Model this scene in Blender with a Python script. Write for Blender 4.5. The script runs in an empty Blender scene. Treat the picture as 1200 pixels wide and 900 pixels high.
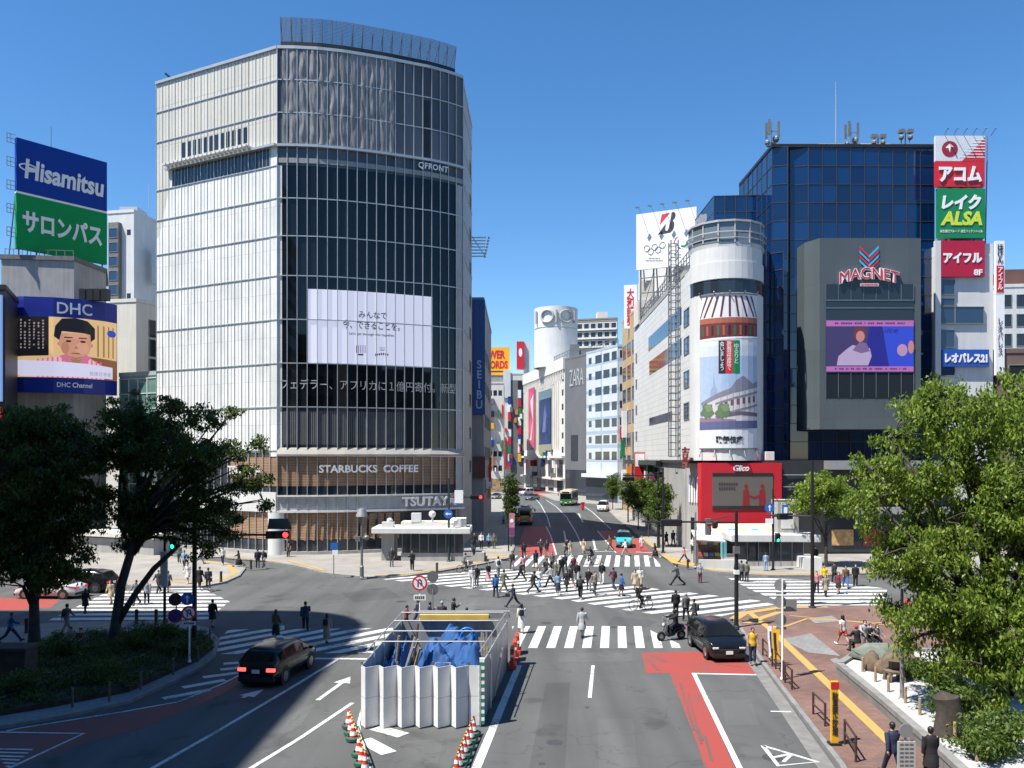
import bpy, bmesh, math, random
import numpy as np
from mathutils import Vector, Matrix

# ---------------------------------------------------------------- camera, sky, sun, exposure
S = bpy.context.scene
COL = S.collection
F, EYE, HZ = 990.0, 10.0, 535.0          # focal length in 1200-px units, eye height, horizon row
cam_d = bpy.data.cameras.new('camera')
cam = bpy.data.objects.new('camera', cam_d); COL.objects.link(cam)
cam.location = (0, 0, EYE); cam.rotation_euler = (math.radians(90), 0, 0)
cam_d.sensor_width = 36; cam_d.lens = 36 * F / 1200
cam_d.shift_y = (HZ - 450) / 1200
cam_d.clip_start = .1; cam_d.clip_end = 6000
S.camera = cam

SUN_EL, SUN_AZ = math.radians(61), math.radians(31)      # shadows run 31 deg from +X towards +Y
sv = Vector((-math.cos(SUN_EL) * math.cos(SUN_AZ), -math.cos(SUN_EL) * math.sin(SUN_AZ), math.sin(SUN_EL)))
sun_d = bpy.data.lights.new('sun', 'SUN'); sun_d.energy = 5.0; sun_d.angle = math.radians(.5); sun_d.color = (1, .955, .88)
sun = bpy.data.objects.new('sun', sun_d); COL.objects.link(sun)
sun.location = sv * 200
sun.rotation_euler = sv.to_track_quat('Z', 'Y').to_euler()
W = bpy.data.worlds.new('World'); S.world = W; W.use_nodes = True
wn = W.node_tree.nodes; wl = W.node_tree.links
sky = wn.new('ShaderNodeTexSky'); sky.sky_type = 'NISHITA'; sky.sun_disc = False
sky.sun_elevation = SUN_EL; sky.sun_rotation = math.atan2(sv.x, sv.y)
sky.altitude = 0; sky.air_density = .85; sky.dust_density = 0; sky.ozone_density = 2.2
hs = wn.new('ShaderNodeHueSaturation'); hs.inputs['Saturation'].default_value = 1.26
wl.new(sky.outputs[0], hs.inputs['Color']); wl.new(hs.outputs[0], wn['Background'].inputs[0]); wn['Background'].inputs[1].default_value = .106
S.view_settings.view_transform = 'Standard'; S.view_settings.look = 'None'
S.view_settings.gamma = 1; S.view_settings.use_curve_mapping = False
S.view_settings.exposure = .86
S.render.engine = 'CYCLES'
S.cycles.max_bounces = 8; S.cycles.diffuse_bounces = 3; S.cycles.glossy_bounces = 3
S.cycles.transmission_bounces = 4; S.cycles.transparent_max_bounces = 8
S.cycles.use_denoising = True; S.cycles.sample_clamp_indirect = 6

rnd = random.Random(7)
V = Vector
def P(x, y, z=0.0):
    """ground point under pixel (x, y) of the 1200x900 survey"""
    Y = F * (EYE - z) / (y - HZ)
    return V(((x - 600) * Y / F, Y, z))
def at_depth(x, y, Y):
    return V(((x - 600) * Y / F, Y, EYE - (y - HZ) * Y / F))

# ---------------------------------------------------------------- materials
def hexc(c):
    if isinstance(c, str):
        c = [int(c[i:i + 2], 16) / 255 for i in (0, 2, 4)]
        return tuple((k / 12.92 if k <= .04045 else ((k + .055) / 1.055) ** 2.4) for k in c)
    return tuple(c) if not isinstance(c, (int, float)) else (c, c, c)
MATS = {}
def nodes_of(name):
    m = bpy.data.materials.new(name); m.use_nodes = True
    nt = m.node_tree
    return m, nt, nt.nodes, nt.links, nt.nodes['Principled BSDF']
def mat(name, col, rough=.7, metal=0, spec=.5, noise=.12, ns=1.2, bump=0, bs=30, emit=0, ecol=None, fine=0, streak=0, alpha=1, coat=0, ior=None):
    if name in MATS: return MATS[name]
    c = hexc(col)
    m, nt, n, l, b = nodes_of(name)
    b.inputs['Roughness'].default_value = rough; b.inputs['Metallic'].default_value = metal
    b.inputs['Specular IOR Level'].default_value = spec
    if ior: b.inputs['IOR'].default_value = ior
    if coat: b.inputs['Coat Weight'].default_value = coat; b.inputs['Coat Roughness'].default_value = .03
    if alpha < 1: b.inputs['Alpha'].default_value = alpha
    b.inputs['Base Color'].default_value = (*c, 1)
    if emit:
        b.inputs['Emission Color'].default_value = (*(hexc(ecol) if ecol is not None else c), 1); b.inputs['Emission Strength'].default_value = emit
    if noise or bump or fine or streak:
        tc = n.new('ShaderNodeTexCoord')
        src = None
        def noisen(scale, det, vec=None):
            t = n.new('ShaderNodeTexNoise'); t.inputs['Scale'].default_value = scale; t.inputs['Detail'].default_value = det
            l.new(vec or tc.outputs['Object'], t.inputs['Vector']); return t.outputs['Fac']
        fac = None
        def acc(sock, amt):
            nonlocal fac
            mr = n.new('ShaderNodeMapRange'); mr.inputs[1].default_value = .3; mr.inputs[2].default_value = .7
            mr.inputs[3].default_value = 1 - amt; mr.inputs[4].default_value = 1 + amt
            l.new(sock, mr.inputs[0])
            if fac is None: fac = mr.outputs[0]
            else:
                mm = n.new('ShaderNodeMath'); mm.operation = 'MULTIPLY'; l.new(fac, mm.inputs[0]); l.new(mr.outputs[0], mm.inputs[1]); fac = mm.outputs[0]
        if noise: acc(noisen(ns, 5), noise)
        if fine: acc(noisen(ns * 40, 3), fine)
        if streak:
            mp = n.new('ShaderNodeMapping'); mp.inputs['Scale'].default_value = (1.3, 1.3, .07); l.new(tc.outputs['Object'], mp.inputs[0])
            acc(noisen(2.2, 4, mp.outputs[0]), streak)
        if fac is not None:
            vm = n.new('ShaderNodeVectorMath'); vm.operation = 'SCALE'; vm.inputs[0].default_value = c
            l.new(fac, vm.inputs['Scale']); l.new(vm.outputs[0], b.inputs['Base Color'])
        if bump:
            bp = n.new('ShaderNodeBump'); bp.inputs['Strength'].default_value = bump; bp.inputs['Distance'].default_value = .02
            l.new(noisen(bs, 4), bp.inputs['Height']); l.new(bp.outputs[0], b.inputs['Normal'])
    MATS[name] = m
    return m
def bricks(name, c1, c2, cm, bw, bh, mortar=.01, rough=.8, var=.12, ns=.6, offset=.5, bump=.2, coord='UV', spec=.3):
    """a laid pattern (tiles, setts, panels) in metres"""
    if name in MATS: return MATS[name]
    m, nt, n, l, b = nodes_of(name)
    tc = n.new('ShaderNodeTexCoord'); br = n.new('ShaderNodeTexBrick')
    br.inputs['Scale'].default_value = 1; br.inputs['Brick Width'].default_value = bw; br.inputs['Row Height'].default_value = bh
    br.inputs['Mortar Size'].default_value = mortar; br.offset = offset; br.inputs['Mortar Smooth'].default_value = .2
    br.inputs['Color1'].default_value = (*hexc(c1), 1); br.inputs['Color2'].default_value = (*hexc(c2), 1); br.inputs['Mortar'].default_value = (*hexc(cm), 1)
    l.new(tc.outputs[coord], br.inputs['Vector'])
    t = n.new('ShaderNodeTexNoise'); t.inputs['Scale'].default_value = ns; t.inputs['Detail'].default_value = 6; l.new(tc.outputs['Object'], t.inputs['Vector'])
    mr = n.new('ShaderNodeMapRange'); mr.inputs[1].default_value = .3; mr.inputs[2].default_value = .7; mr.inputs[3].default_value = 1 - var; mr.inputs[4].default_value = 1 + var
    l.new(t.outputs['Fac'], mr.inputs[0])
    vm = n.new('ShaderNodeVectorMath'); vm.operation = 'SCALE'; l.new(br.outputs['Color'], vm.inputs[0]); l.new(mr.outputs[0], vm.inputs['Scale'])
    l.new(vm.outputs[0], b.inputs['Base Color'])
    b.inputs['Roughness'].default_value = rough; b.inputs['Specular IOR Level'].default_value = spec
    if bump:
        bp = n.new('ShaderNodeBump'); bp.inputs['Strength'].default_value = bump; bp.inputs['Distance'].default_value = .01; bp.invert = True
        l.new(br.outputs['Fac'], bp.inputs['Height']); l.new(bp.outputs[0], b.inputs['Normal'])
    MATS[name] = m
    return m
def asphalt(name, col, patch=.16):
    if name in MATS: return MATS[name]
    c = hexc(col); m, nt, n, l, b = nodes_of(name)
    tc = n.new('ShaderNodeTexCoord')
    def nz(s, d, sc=None):
        t = n.new('ShaderNodeTexNoise'); t.inputs['Scale'].default_value = s; t.inputs['Detail'].default_value = d
        if sc:
            mp = n.new('ShaderNodeMapping'); mp.inputs['Scale'].default_value = sc; mp.inputs['Rotation'].default_value = (0, 0, .11); l.new(tc.outputs['Object'], mp.inputs[0]); l.new(mp.outputs[0], t.inputs[0])
        else: l.new(tc.outputs['Object'], t.inputs[0])
        return t.outputs['Fac']
    def rng(s, lo, hi, a, z):
        mr = n.new('ShaderNodeMapRange'); mr.inputs[1].default_value = lo; mr.inputs[2].default_value = hi; mr.inputs[3].default_value = a; mr.inputs[4].default_value = z
        l.new(s, mr.inputs[0]); return mr.outputs[0]
    def mul(a, z):
        q = n.new('ShaderNodeMath'); q.operation = 'MULTIPLY'; l.new(a, q.inputs[0]); l.new(z, q.inputs[1]); return q.outputs[0]
    f = mul(rng(nz(.12, 6), .3, .7, 1 - patch, 1 + patch), rng(nz(90, 2), .3, .7, .8, 1.2))
    f = mul(f, rng(nz(.7, 4, (1, .05, 1)), .3, .7, .82, 1.16))
    vo = n.new('ShaderNodeTexVoronoi'); vo.feature = 'DISTANCE_TO_EDGE'; vo.inputs['Scale'].default_value = .16
    mp = n.new('ShaderNodeMapping'); l.new(tc.outputs['Object'], mp.inputs[0])
    t2 = n.new('ShaderNodeTexNoise'); t2.inputs['Scale'].default_value = .7; t2.inputs['Detail'].default_value = 6; l.new(tc.outputs['Object'], t2.inputs[0])
    ad = n.new('ShaderNodeVectorMath'); ad.operation = 'MULTIPLY_ADD'; l.new(t2.outputs['Color'], ad.inputs[0]); ad.inputs[1].default_value = (3, 3, 0); l.new(mp.outputs[0], ad.inputs[2])
    l.new(ad.outputs[0], vo.inputs['Vector'])
    f = mul(f, rng(vo.outputs['Distance'], .0, .006, .74, 1))
    sp = n.new('ShaderNodeTexNoise'); sp.inputs['Scale'].default_value = .45; sp.inputs['Detail'].default_value = 4; l.new(tc.outputs['Object'], sp.inputs[0])
    f = mul(f, rng(sp.outputs['Fac'], .6, .68, 1, .74))
    vm = n.new('ShaderNodeVectorMath'); vm.operation = 'SCALE'; vm.inputs[0].default_value = c; l.new(f, vm.inputs['Scale']); l.new(vm.outputs[0], b.inputs['Base Color'])
    b.inputs['Roughness'].default_value = .85; b.inputs['Specular IOR Level'].default_value = .25
    bp = n.new('ShaderNodeBump'); bp.inputs['Strength'].default_value = .25; bp.inputs['Distance'].default_value = .01; l.new(nz(160, 2), bp.inputs['Height']); l.new(bp.outputs[0], b.inputs['Normal'])
    MATS[name] = m
    return m
def paint(name, col, under='5c5d5b', wear=.5):
    """road paint that is worn through to the asphalt here and there"""
    if name in MATS: return MATS[name]
    m, nt, n, l, b = nodes_of(name)
    tc = n.new('ShaderNodeTexCoord')
    t = n.new('ShaderNodeTexNoise'); t.inputs['Scale'].default_value = 5; t.inputs['Detail'].default_value = 8; t.inputs['Roughness'].default_value = .7; l.new(tc.outputs['Object'], t.inputs[0])
    t2 = n.new('ShaderNodeTexNoise'); t2.inputs['Scale'].default_value = .5; t2.inputs['Detail'].default_value = 3; l.new(tc.outputs['Object'], t2.inputs[0])
    ml = n.new('ShaderNodeMath'); ml.operation = 'ADD'; l.new(t.outputs['Fac'], ml.inputs[0])
    m2 = n.new('ShaderNodeMath'); m2.operation = 'MULTIPLY'; m2.inputs[1].default_value = .8; l.new(t2.outputs['Fac'], m2.inputs[0]); l.new(m2.outputs[0], ml.inputs[1])
    mr = n.new('ShaderNodeMapRange'); mr.inputs[1].default_value = 1.22 - wear * .42; mr.inputs[2].default_value = 1.42 - wear * .42; mr.inputs[3].default_value = .04; mr.inputs[4].default_value = .85; l.new(ml.outputs[0], mr.inputs[0])
    mx = n.new('ShaderNodeMixRGB'); l.new(mr.outputs[0], mx.inputs[0]); mx.inputs[1].default_value = (*hexc(col), 1); mx.inputs[2].default_value = (*hexc(under), 1)
    l.new(mx.outputs[0], b.inputs['Base Color']); b.inputs['Roughness'].default_value = .7; b.inputs['Specular IOR Level'].default_value = .3
    MATS[name] = m
    return m
def leafmat(name, c1, c2, c3, trans=.35):
    if name in MATS: return MATS[name]
    m, nt, n, l, b = nodes_of(name)
    g = n.new('ShaderNodeNewGeometry'); cr = n.new('ShaderNodeValToRGB')
    e = cr.color_ramp.elements; e[0].position = 0; e[0].color = (*hexc(c1), 1); e[1].position = 1; e[1].color = (*hexc(c3), 1)
    k = e.new(.55); k.color = (*hexc(c2), 1)
    l.new(g.outputs['Random Per Island'], cr.inputs[0]); l.new(cr.outputs[0], b.inputs['Base Color'])
    b.inputs['Roughness'].default_value = .5; b.inputs['Specular IOR Level'].default_value = .35
    tr = n.new('ShaderNodeBsdfTranslucent'); l.new(cr.outputs[0], tr.inputs[0])
    mx = n.new('ShaderNodeMixShader'); mx.inputs[0].default_value = trans
    l.new(b.outputs[0], mx.inputs[1]); l.new(tr.outputs[0], mx.inputs[2]); l.new(mx.outputs[0], n['Material Output'].inputs[0])
    MATS[name] = m
    return m
def glassmat(name, col, rough=.04, spec=.5, wob=.0, ws=.4, ior=1.5, metal=0, var=.35):
    """dark architectural glass: an opaque dark body under a mirror-like face, pane tints differing a little"""
    if name in MATS: return MATS[name]
    m, nt, n, l, b = nodes_of(name)
    g = n.new('ShaderNodeNewGeometry'); mr = n.new('ShaderNodeMapRange'); mr.inputs[3].default_value = 1 - var; mr.inputs[4].default_value = 1 + var
    l.new(g.outputs['Random Per Island'], mr.inputs[0])
    vm = n.new('ShaderNodeVectorMath'); vm.operation = 'SCALE'; vm.inputs[0].default_value = hexc(col); l.new(mr.outputs[0], vm.inputs['Scale']); l.new(vm.outputs[0], b.inputs['Base Color'])
    b.inputs['Roughness'].default_value = rough; b.inputs['Specular IOR Level'].default_value = spec; b.inputs['IOR'].default_value = ior; b.inputs['Metallic'].default_value = metal
    if wob:
        tc = n.new('ShaderNodeTexCoord'); t = n.new('ShaderNodeTexNoise'); t.inputs['Scale'].default_value = ws; t.inputs['Detail'].default_value = 1; l.new(tc.outputs['Object'], t.inputs[0])
        bp = n.new('ShaderNodeBump'); bp.inputs['Strength'].default_value = wob; bp.inputs['Distance'].default_value = .05; l.new(t.outputs['Fac'], bp.inputs['Height']); l.new(bp.outputs[0], b.inputs['Normal'])
    MATS[name] = m
    return m

# ---------------------------------------------------------------- mesh building
def tag(o, label=None, cat=None, group=None, kind=None):
    if label: o['label'] = label
    if cat: o['category'] = cat
    if group: o['group'] = group
    if kind: o['kind'] = kind
    return o
def empty(name, loc, label, cat, group=None, rz=0):
    o = bpy.data.objects.new(name, None); COL.objects.link(o); o.location = loc; o.rotation_euler = (0, 0, rz)
    o.empty_display_size = .3
    return tag(o, label, cat, group)
def wmat(o):
    m = Matrix.Identity(4)
    while o is not None:
        m = Matrix.LocRotScale(o.location, o.rotation_euler, o.scale) @ m; o = o.parent
    return m
class MB:
    def __init__(s): s.v = []; s.f = []; s.m = []
    def add(s, vs, fs, mi=0):
        k = len(s.v); s.v.extend(V(q) for q in vs); s.f.extend([tuple(i + k for i in f) for f in fs]); s.m.extend([mi] * len(fs)); return s
    def box(s, x0, x1, y0, y1, z0, z1, mi=0, M=None):
        vs = [V((x, y, z)) for z in (z0, z1) for x, y in ((x0, y0), (x1, y0), (x1, y1), (x0, y1))]
        if M is not None: vs = [M @ q for q in vs]
        return s.add(vs, [(3, 2, 1, 0), (4, 5, 6, 7), (0, 1, 5, 4), (1, 2, 6, 5), (2, 3, 7, 6), (3, 0, 4, 7)], mi)
    def prism(s, poly, z0, z1, mi=0, top=None):
        n = len(poly); vs = [(p[0], p[1], z0) for p in poly] + [(p[0], p[1], z1) for p in poly]
        s.add(vs, [tuple(range(n - 1, -1, -1))] + [(i, (i + 1) % n, (i + 1) % n + n, i + n) for i in range(n)], mi)
        k = len(s.v) - n
        s.f.append(tuple(range(k, k + n))); s.m.append(mi if top is None else top)
        return s
    def sheet(s, poly, z, mi=0): return s.add([(p[0], p[1], z) for p in poly], [tuple(range(len(poly)))], mi)
    def quad(s, a, b, c, d, mi=0): return s.add([a, b, c, d], [(0, 1, 2, 3)], mi)
    def tube(s, pts, r, n=8, mi=0, caps=True, sc=(1, 1)):
        pts = [V(p) for p in pts]; rs = r if isinstance(r, (list, tuple)) else [r] * len(pts)
        vs = []; fs = []; ref = None
        for i, p in enumerate(pts):
            t = (pts[min(i + 1, len(pts) - 1)] - pts[max(i - 1, 0)]).normalized()
            if ref is None: ref = V((1, 0, 0)) if abs(t.x) < .9 else V((0, 1, 0))
            a = (ref - t * ref.dot(t)).normalized(); b = t.cross(a); ref = a
            for k in range(n):
                q = 2 * math.pi * k / n
                vs.append(p + (a * math.cos(q) * sc[0] + b * math.sin(q) * sc[1]) * rs[i])
        for i in range(len(pts) - 1):
            for k in range(n): fs.append((i * n + k, i * n + (k + 1) % n, (i + 1) * n + (k + 1) % n, (i + 1) * n + k))
        if caps: fs += [tuple(range(n - 1, -1, -1)), tuple(range((len(pts) - 1) * n, len(pts) * n))]
        return s.add(vs, fs, mi)
    def cyl(s, p0, p1, r, r1=None, n=12, mi=0): return s.tube([p0, p1], [r, r if r1 is None else r1], n, mi)
    def lathe(s, prof, c=(0, 0, 0), n=16, mi=0, a0=0, a1=2 * math.pi):
        full = abs(a1 - a0 - 2 * math.pi) < 1e-6; m = n if full else n + 1; vs = []; fs = []
        for r, z in prof:
            for k in range(m):
                q = a0 + (a1 - a0) * k / n; vs.append((c[0] + r * math.cos(q), c[1] + r * math.sin(q), c[2] + z))
        for i in range(len(prof) - 1):
            for k in range(n if not full else m):
                k2 = (k + 1) % m; fs.append((i * m + k, i * m + k2, (i + 1) * m + k2, (i + 1) * m + k))
        return s.add(vs, fs, mi)
    def ball(s, c, r, n=12, mi=0, M=None):
        r = V(r) if not isinstance(r, (int, float)) else V((r, r, r)); vs = []; fs = []; h = n // 2 + 1
        for i in range(h + 1):
            ph = math.pi * i / h
            for k in range(n):
                q = 2 * math.pi * k / n; p = V((math.sin(ph) * math.cos(q) * r.x, math.sin(ph) * math.sin(q) * r.y, math.cos(ph) * r.z))
                vs.append((M @ p if M is not None else p) + V(c))
        for i in range(h):
            for k in range(n): fs.append((i * n + k, (i + 1) * n + k, (i + 1) * n + (k + 1) % n, i * n + (k + 1) % n))
        return s.add(vs, fs, mi)
    def torus(s, c, R, r, axis='x', n=24, k=6, mi=0):
        pts = []
        for i in range(n + 1):
            q = 2 * math.pi * i / n
            o = {'x': (0, math.cos(q) * R, math.sin(q) * R), 'y': (math.cos(q) * R, 0, math.sin(q) * R), 'z': (math.cos(q) * R, math.sin(q) * R, 0)}[axis]
            pts.append(V(c) + V(o))
        return s.tube(pts, r, k, mi, caps=False)
    def mesh(s, name, mats, smooth=False, M=None, recalc=True):
        me = bpy.data.meshes.new(name)
        vs = [M @ q for q in s.v] if M is not None else s.v
        me.from_pydata([tuple(q) for q in vs], [], s.f)
        for m in (mats if isinstance(mats, (list, tuple)) else [mats]): me.materials.append(m)
        me.polygons.foreach_set('material_index', s.m)
        if recalc:
            bm = bmesh.new(); bm.from_mesh(me); bmesh.ops.recalc_face_normals(bm, faces=bm.faces[:]); bm.to_mesh(me); bm.free()
        uv = me.uv_layers.new(name='UVMap').data                     # metric box projection
        for p in me.polygons:
            nx, ny, nz = p.normal
            if abs(nz) > .7:
                for li in p.loop_indices: q = me.vertices[me.loops[li].vertex_index].co; uv[li].uv = (q.x, q.y)
            else:
                h = math.hypot(nx, ny) or 1; tx, ty = -ny / h, nx / h
                for li in p.loop_indices: q = me.vertices[me.loops[li].vertex_index].co; uv[li].uv = (q.x * tx + q.y * ty, q.z)
        if smooth:
            me.polygons.foreach_set('use_smooth', [True] * len(me.polygons))
            if smooth != 'all': me.set_sharp_from_angle(angle=math.radians(40))
        me.update()
        return me
    def build(s, name, mats, parent=None, smooth=False, bevel=0, recalc=True):
        M = wmat(parent).inverted() if parent is not None else None
        o = bpy.data.objects.new(name, s.mesh(name, mats, smooth, M, recalc)); COL.objects.link(o)
        if parent is not None: o.parent = parent
        if bevel:
            b = o.modifiers.new('bevel', 'BEVEL'); b.width = bevel; b.segments = 2; b.limit_method = 'ANGLE'
        return o
def solo(mb, name, mats, loc, label, cat, group=None, smooth=False, bevel=0, rz=0):
    """a thing that is one mesh; mb holds world coordinates"""
    loc = V(loc); M = Matrix.Translation(-loc)
    o = bpy.data.objects.new(name, mb.mesh(name, mats, smooth, M)); COL.objects.link(o); o.location = loc
    if bevel:
        b = o.modifiers.new('bevel', 'BEVEL'); b.width = bevel; b.segments = 2; b.limit_method = 'ANGLE'
    return tag(o, label, cat, group)
def copy_tree(o, parent=None):
    c = o.copy(); COL.objects.link(c)
    if parent is not None: c.parent = parent; c.matrix_parent_inverse = o.matrix_parent_inverse.copy()
    for ch in list(KIDS(o)): copy_tree(ch, c)
    return c
def KIDS(o): return [q for q in o.children]

class Path:
    """a wall line seen left to right; s runs along it, d is the distance out of the wall"""
    def __init__(s, *pts):
        s.p = [V((q[0], q[1])) for q in pts]; s.b = [0.0]
        for a, c in zip(s.p, s.p[1:]): s.b.append(s.b[-1] + (c - a).length)
        s.L = s.b[-1]; s.n = []
        seg = [V(((c - a).y, -(c - a).x)).normalized() for a, c in zip(s.p, s.p[1:])]
        for i in range(len(s.p)):
            s.n.append((seg[max(i - 1, 0)] + seg[min(i, len(seg) - 1)]).normalized())
    def at(s, q, z=0, d=0):
        i = 0
        while i < len(s.b) - 2 and q > s.b[i + 1]: i += 1
        t = (q - s.b[i]) / (s.b[i + 1] - s.b[i]); p = s.p[i].lerp(s.p[i + 1], t)
        n = s.n[i].lerp(s.n[i + 1], min(max(t, 0), 1))
        if 0 <= t <= 1 and len(s.p) == 2: n = s.n[0]
        return V((p.x + n.x * d, p.y + n.y * d, z))
    def sx(s, x):
        k = (x - 600) / F; best = None
        for i, (a, c) in enumerate(zip(s.p, s.p[1:])):
            e = c - a; den = e.x - k * e.y
            if abs(den) < 1e-9: continue
            t = (k * a.y - a.x) / den; far = max(-t, t - 1, 0)
            if best is None or far < best[0]: best = (far, s.b[i] + t * (s.b[i + 1] - s.b[i]))
        return best[1]
    def z(s, x, y): return EYE + (HZ - y) / F * s.at(s.sx(x)).y
    def sz(s, x, y): return s.sx(x), s.z(x, y)
    def cuts(s, s0, s1): return [s0] + [q for q in s.b if s0 + 1e-4 < q < s1 - 1e-4] + [s1]
    def box(s, mb, s0, s1, z0, z1, d0=0, d1=.1, mi=0):
        c = s.cuts(s0, s1); vs = []
        for q in c: vs += [s.at(q, z0, d0), s.at(q, z0, d1), s.at(q, z1, d1), s.at(q, z1, d0)]
        fs = [(0, 1, 2, 3), tuple(4 * (len(c) - 1) + k for k in (3, 2, 1, 0))]
        for i in range(len(c) - 1):
            for k in range(4): fs.append((4 * i + k, 4 * i + 4 + k, 4 * i + 4 + (k + 1) % 4, 4 * i + (k + 1) % 4))
        mb.add(vs, fs, mi)
    def panes(s, mb, ss, zs, d=0, mi=0, tilt=.004, r=rnd, gap=0):
        """separate glass panes, each very slightly out of true, so reflections break from pane to pane"""
        for a, c in zip(ss, ss[1:]):
            for z0, z1 in zip(zs, zs[1:]):
                w = [d + r.uniform(-tilt, tilt) for _ in range(3)]; w.append(w[0] + w[2] - w[1])
                mb.add([s.at(a + gap, z0 + gap, w[0]), s.at(c - gap, z0 + gap, w[1]), s.at(c - gap, z1 - gap, w[2]), s.at(a + gap, z1 - gap, w[3])], [(0, 1, 2, 3)], mi)
    def poly(s, mb, pts, d=.03, mi=0):
        """flat figure given as (s, z) points, cut where the wall line bends"""
        lo, hi = min(q[0] for q in pts), max(q[0] for q in pts); c = s.cuts(lo, hi)
        def clip(pp, x, keep):
            out = []
            for i in range(len(pp)):
                a, e = pp[i], pp[(i + 1) % len(pp)]; ia = (a[0] >= x) if keep else (a[0] <= x); ie = (e[0] >= x) if keep else (e[0] <= x)
                if ia: out.append(a)
                if ia != ie:
                    t = (x - a[0]) / (e[0] - a[0]); out.append((x, a[1] + t * (e[1] - a[1])))
            return out
        for a, e in zip(c, c[1:]):
            pp = list(pts)
            if len(c) > 2: pp = clip(clip(pp, a, True), e, False)
            if len(pp) >= 3: mb.add([s.at(q[0], q[1], d) for q in pp], [tuple(range(len(pp)))], mi)
    def text(s, mb, body, q, z, h, w=None, d=.05, th=.06, mi=0, bold=0, shear=0, warp=None, space=1):
        vs, fs = glyphs(body, th, bold, shear, space)
        x0, x1 = min(p[0] for p in vs), max(p[0] for p in vs); y0, y1 = min(p[1] for p in vs), max(p[1] for p in vs)
        ky = h / (y1 - y0); kx = w / (x1 - x0) if w else ky
        out = []
        for p in vs:
            u = (p[0] - (x0 + x1) / 2) * kx; v = (p[1] - (y0 + y1) / 2) * ky
            if warp: u, v = warp(u, v)
            out.append(s.at(q + u, z + v, d + p[2] + th / 2))
        mb.add(out, fs, mi)
def glyphs(body, th=.06, bold=0, shear=0, space=1):
    c = bpy.data.curves.new('lettering', 'FONT'); c.body = body; c.extrude = th / 2; c.offset = bold; c.shear = shear; c.align_x = 'CENTER'; c.resolution_u = 3; c.space_line = .86
    c.space_character = space
    o = bpy.data.objects.new('lettering', c); me = bpy.data.meshes.new_from_object(o)
    vs = [tuple(v.co) for v in me.vertices]; fs = [tuple(p.vertices) for p in me.polygons]
    bpy.data.objects.remove(o); bpy.data.curves.remove(c); bpy.data.meshes.remove(me)
    return vs, fs
def vert(t): return '\n'.join(t)
def lin(a, b, n): return [a + (b - a) * i / n for i in range(n + 1)]
# ---------------------------------------------------------------- ground, roads, pavements, markings
ASPH = asphalt('asphalt', (.092, .094, .092)); ASPH2 = asphalt('asphalt_far', (.11, .11, .11), .1)
WHITE = paint('road_paint_white', (.58, .58, .56), (.13, .13, .13), .7); WORN = paint('road_paint_worn', (.6, .6, .6), (.11, .11, .11), .75)
REDP = paint('road_paint_red', (.3, .055, .045), (.12, .085, .08), .72)
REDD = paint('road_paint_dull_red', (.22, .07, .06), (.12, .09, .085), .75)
YEL = paint('tactile_yellow', (.42, .28, .085), (.27, .22, .17), .55)
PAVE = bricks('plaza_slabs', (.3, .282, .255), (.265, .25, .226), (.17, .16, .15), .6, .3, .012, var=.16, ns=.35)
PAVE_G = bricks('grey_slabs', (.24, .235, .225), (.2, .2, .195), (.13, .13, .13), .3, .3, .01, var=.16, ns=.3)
BRICK = bricks('red_setts', (.2, .112, .088), (.15, .092, .078), (.11, .085, .075), .42, .21, .012, var=.25, ns=.32)
KERB = mat('kerb_stone', (.2, .2, .195), .8, noise=.18, ns=2, fine=.08)
SOIL = mat('soil', (.045, .032, .022), .95, noise=.4, ns=4, bump=.5)
def struct(name, mb, m, **k):
    o = mb.build(name, m, **k); o['kind'] = 'structure'; return o
def sheet(name, poly, z, m):
    return struct(name, MB().sheet([tuple(q)[:2] for q in poly], z), m)
def PX(*a): return [P(x, y) for x, y in a]
g = MB().sheet([(-2500, -1500), (2500, -1500), (2500, 3500), (-2500, 3500)], -.03); struct('ground', g, ASPH2)
sheet('road', [(-70, 5), (95, 5), (95, 300), (-70, 300)], 0, ASPH)

def pavement(name, poly, m, z=.13, kerb_to=None):
    mb = MB().prism([tuple(q)[:2] for q in poly], -.01, z); o = struct(name, mb, m)
    n = kerb_to or len(poly)
    k = MB()
    for i in range(n):
        a, c = V(poly[i][:2]), V(poly[(i + 1) % len(poly)][:2])
        u = (c - a).normalized(); w = V((-u.y, u.x))
        L = (c - a).length; q = 0
        while q < L - .05:
            e = min(q + 1.0, L); s0, s1 = q + .006, e - .006
            cs = [a + u * s0 - w * .02, a + u * s1 - w * .02, a + u * s1 + w * .17, a + u * s0 + w * .17]
            k.prism(cs, -.012, z + .006); q = e
    struct('kerb', k, KERB); return o
def ccw(poly):
    A = sum(a[0] * c[1] - c[0] * a[1] for a, c in zip(poly, poly[1:] + poly[:1])); return poly if A > 0 else poly[::-1]
# plaza under the big glass building, running up the side street
plazaA = PX((228, 655), (262, 654), (300, 657), (345, 664), (380, 673), (430, 678), (475, 676.5), (520, 670), (565, 662), (598, 655), (603, 642), (601, 622), (603, 604), (604, 590)) + [V((1.4, 215)), V((-9, 215)), V((-42, 130)), V((-42, 92))]
pavement('plaza_pavement', ccw(plazaA), PAVE)
# far left pavement in front of the screen building
leftB = PX((-60, 668), (60, 668), (112, 681), (160, 689), (235, 689), (263, 684), (281, 676), (288, 667), (262, 660), (232, 658)) + [V((-44, 92)), V((-44, 130)), V((-95, 130)), V((-95, 80))]
pavement('corner_pavement', ccw(leftB), PAVE)
# near left island with the planting bed
isleC = PX((-40, 742), (52, 733), (100, 731), (200, 730), (243, 738), (257, 752), (252, 770), (232, 786), (204, 801), (150, 825), (80, 841), (-40, 862))
pavement('island_pavement', ccw(isleC), PAVE_G)
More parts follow.
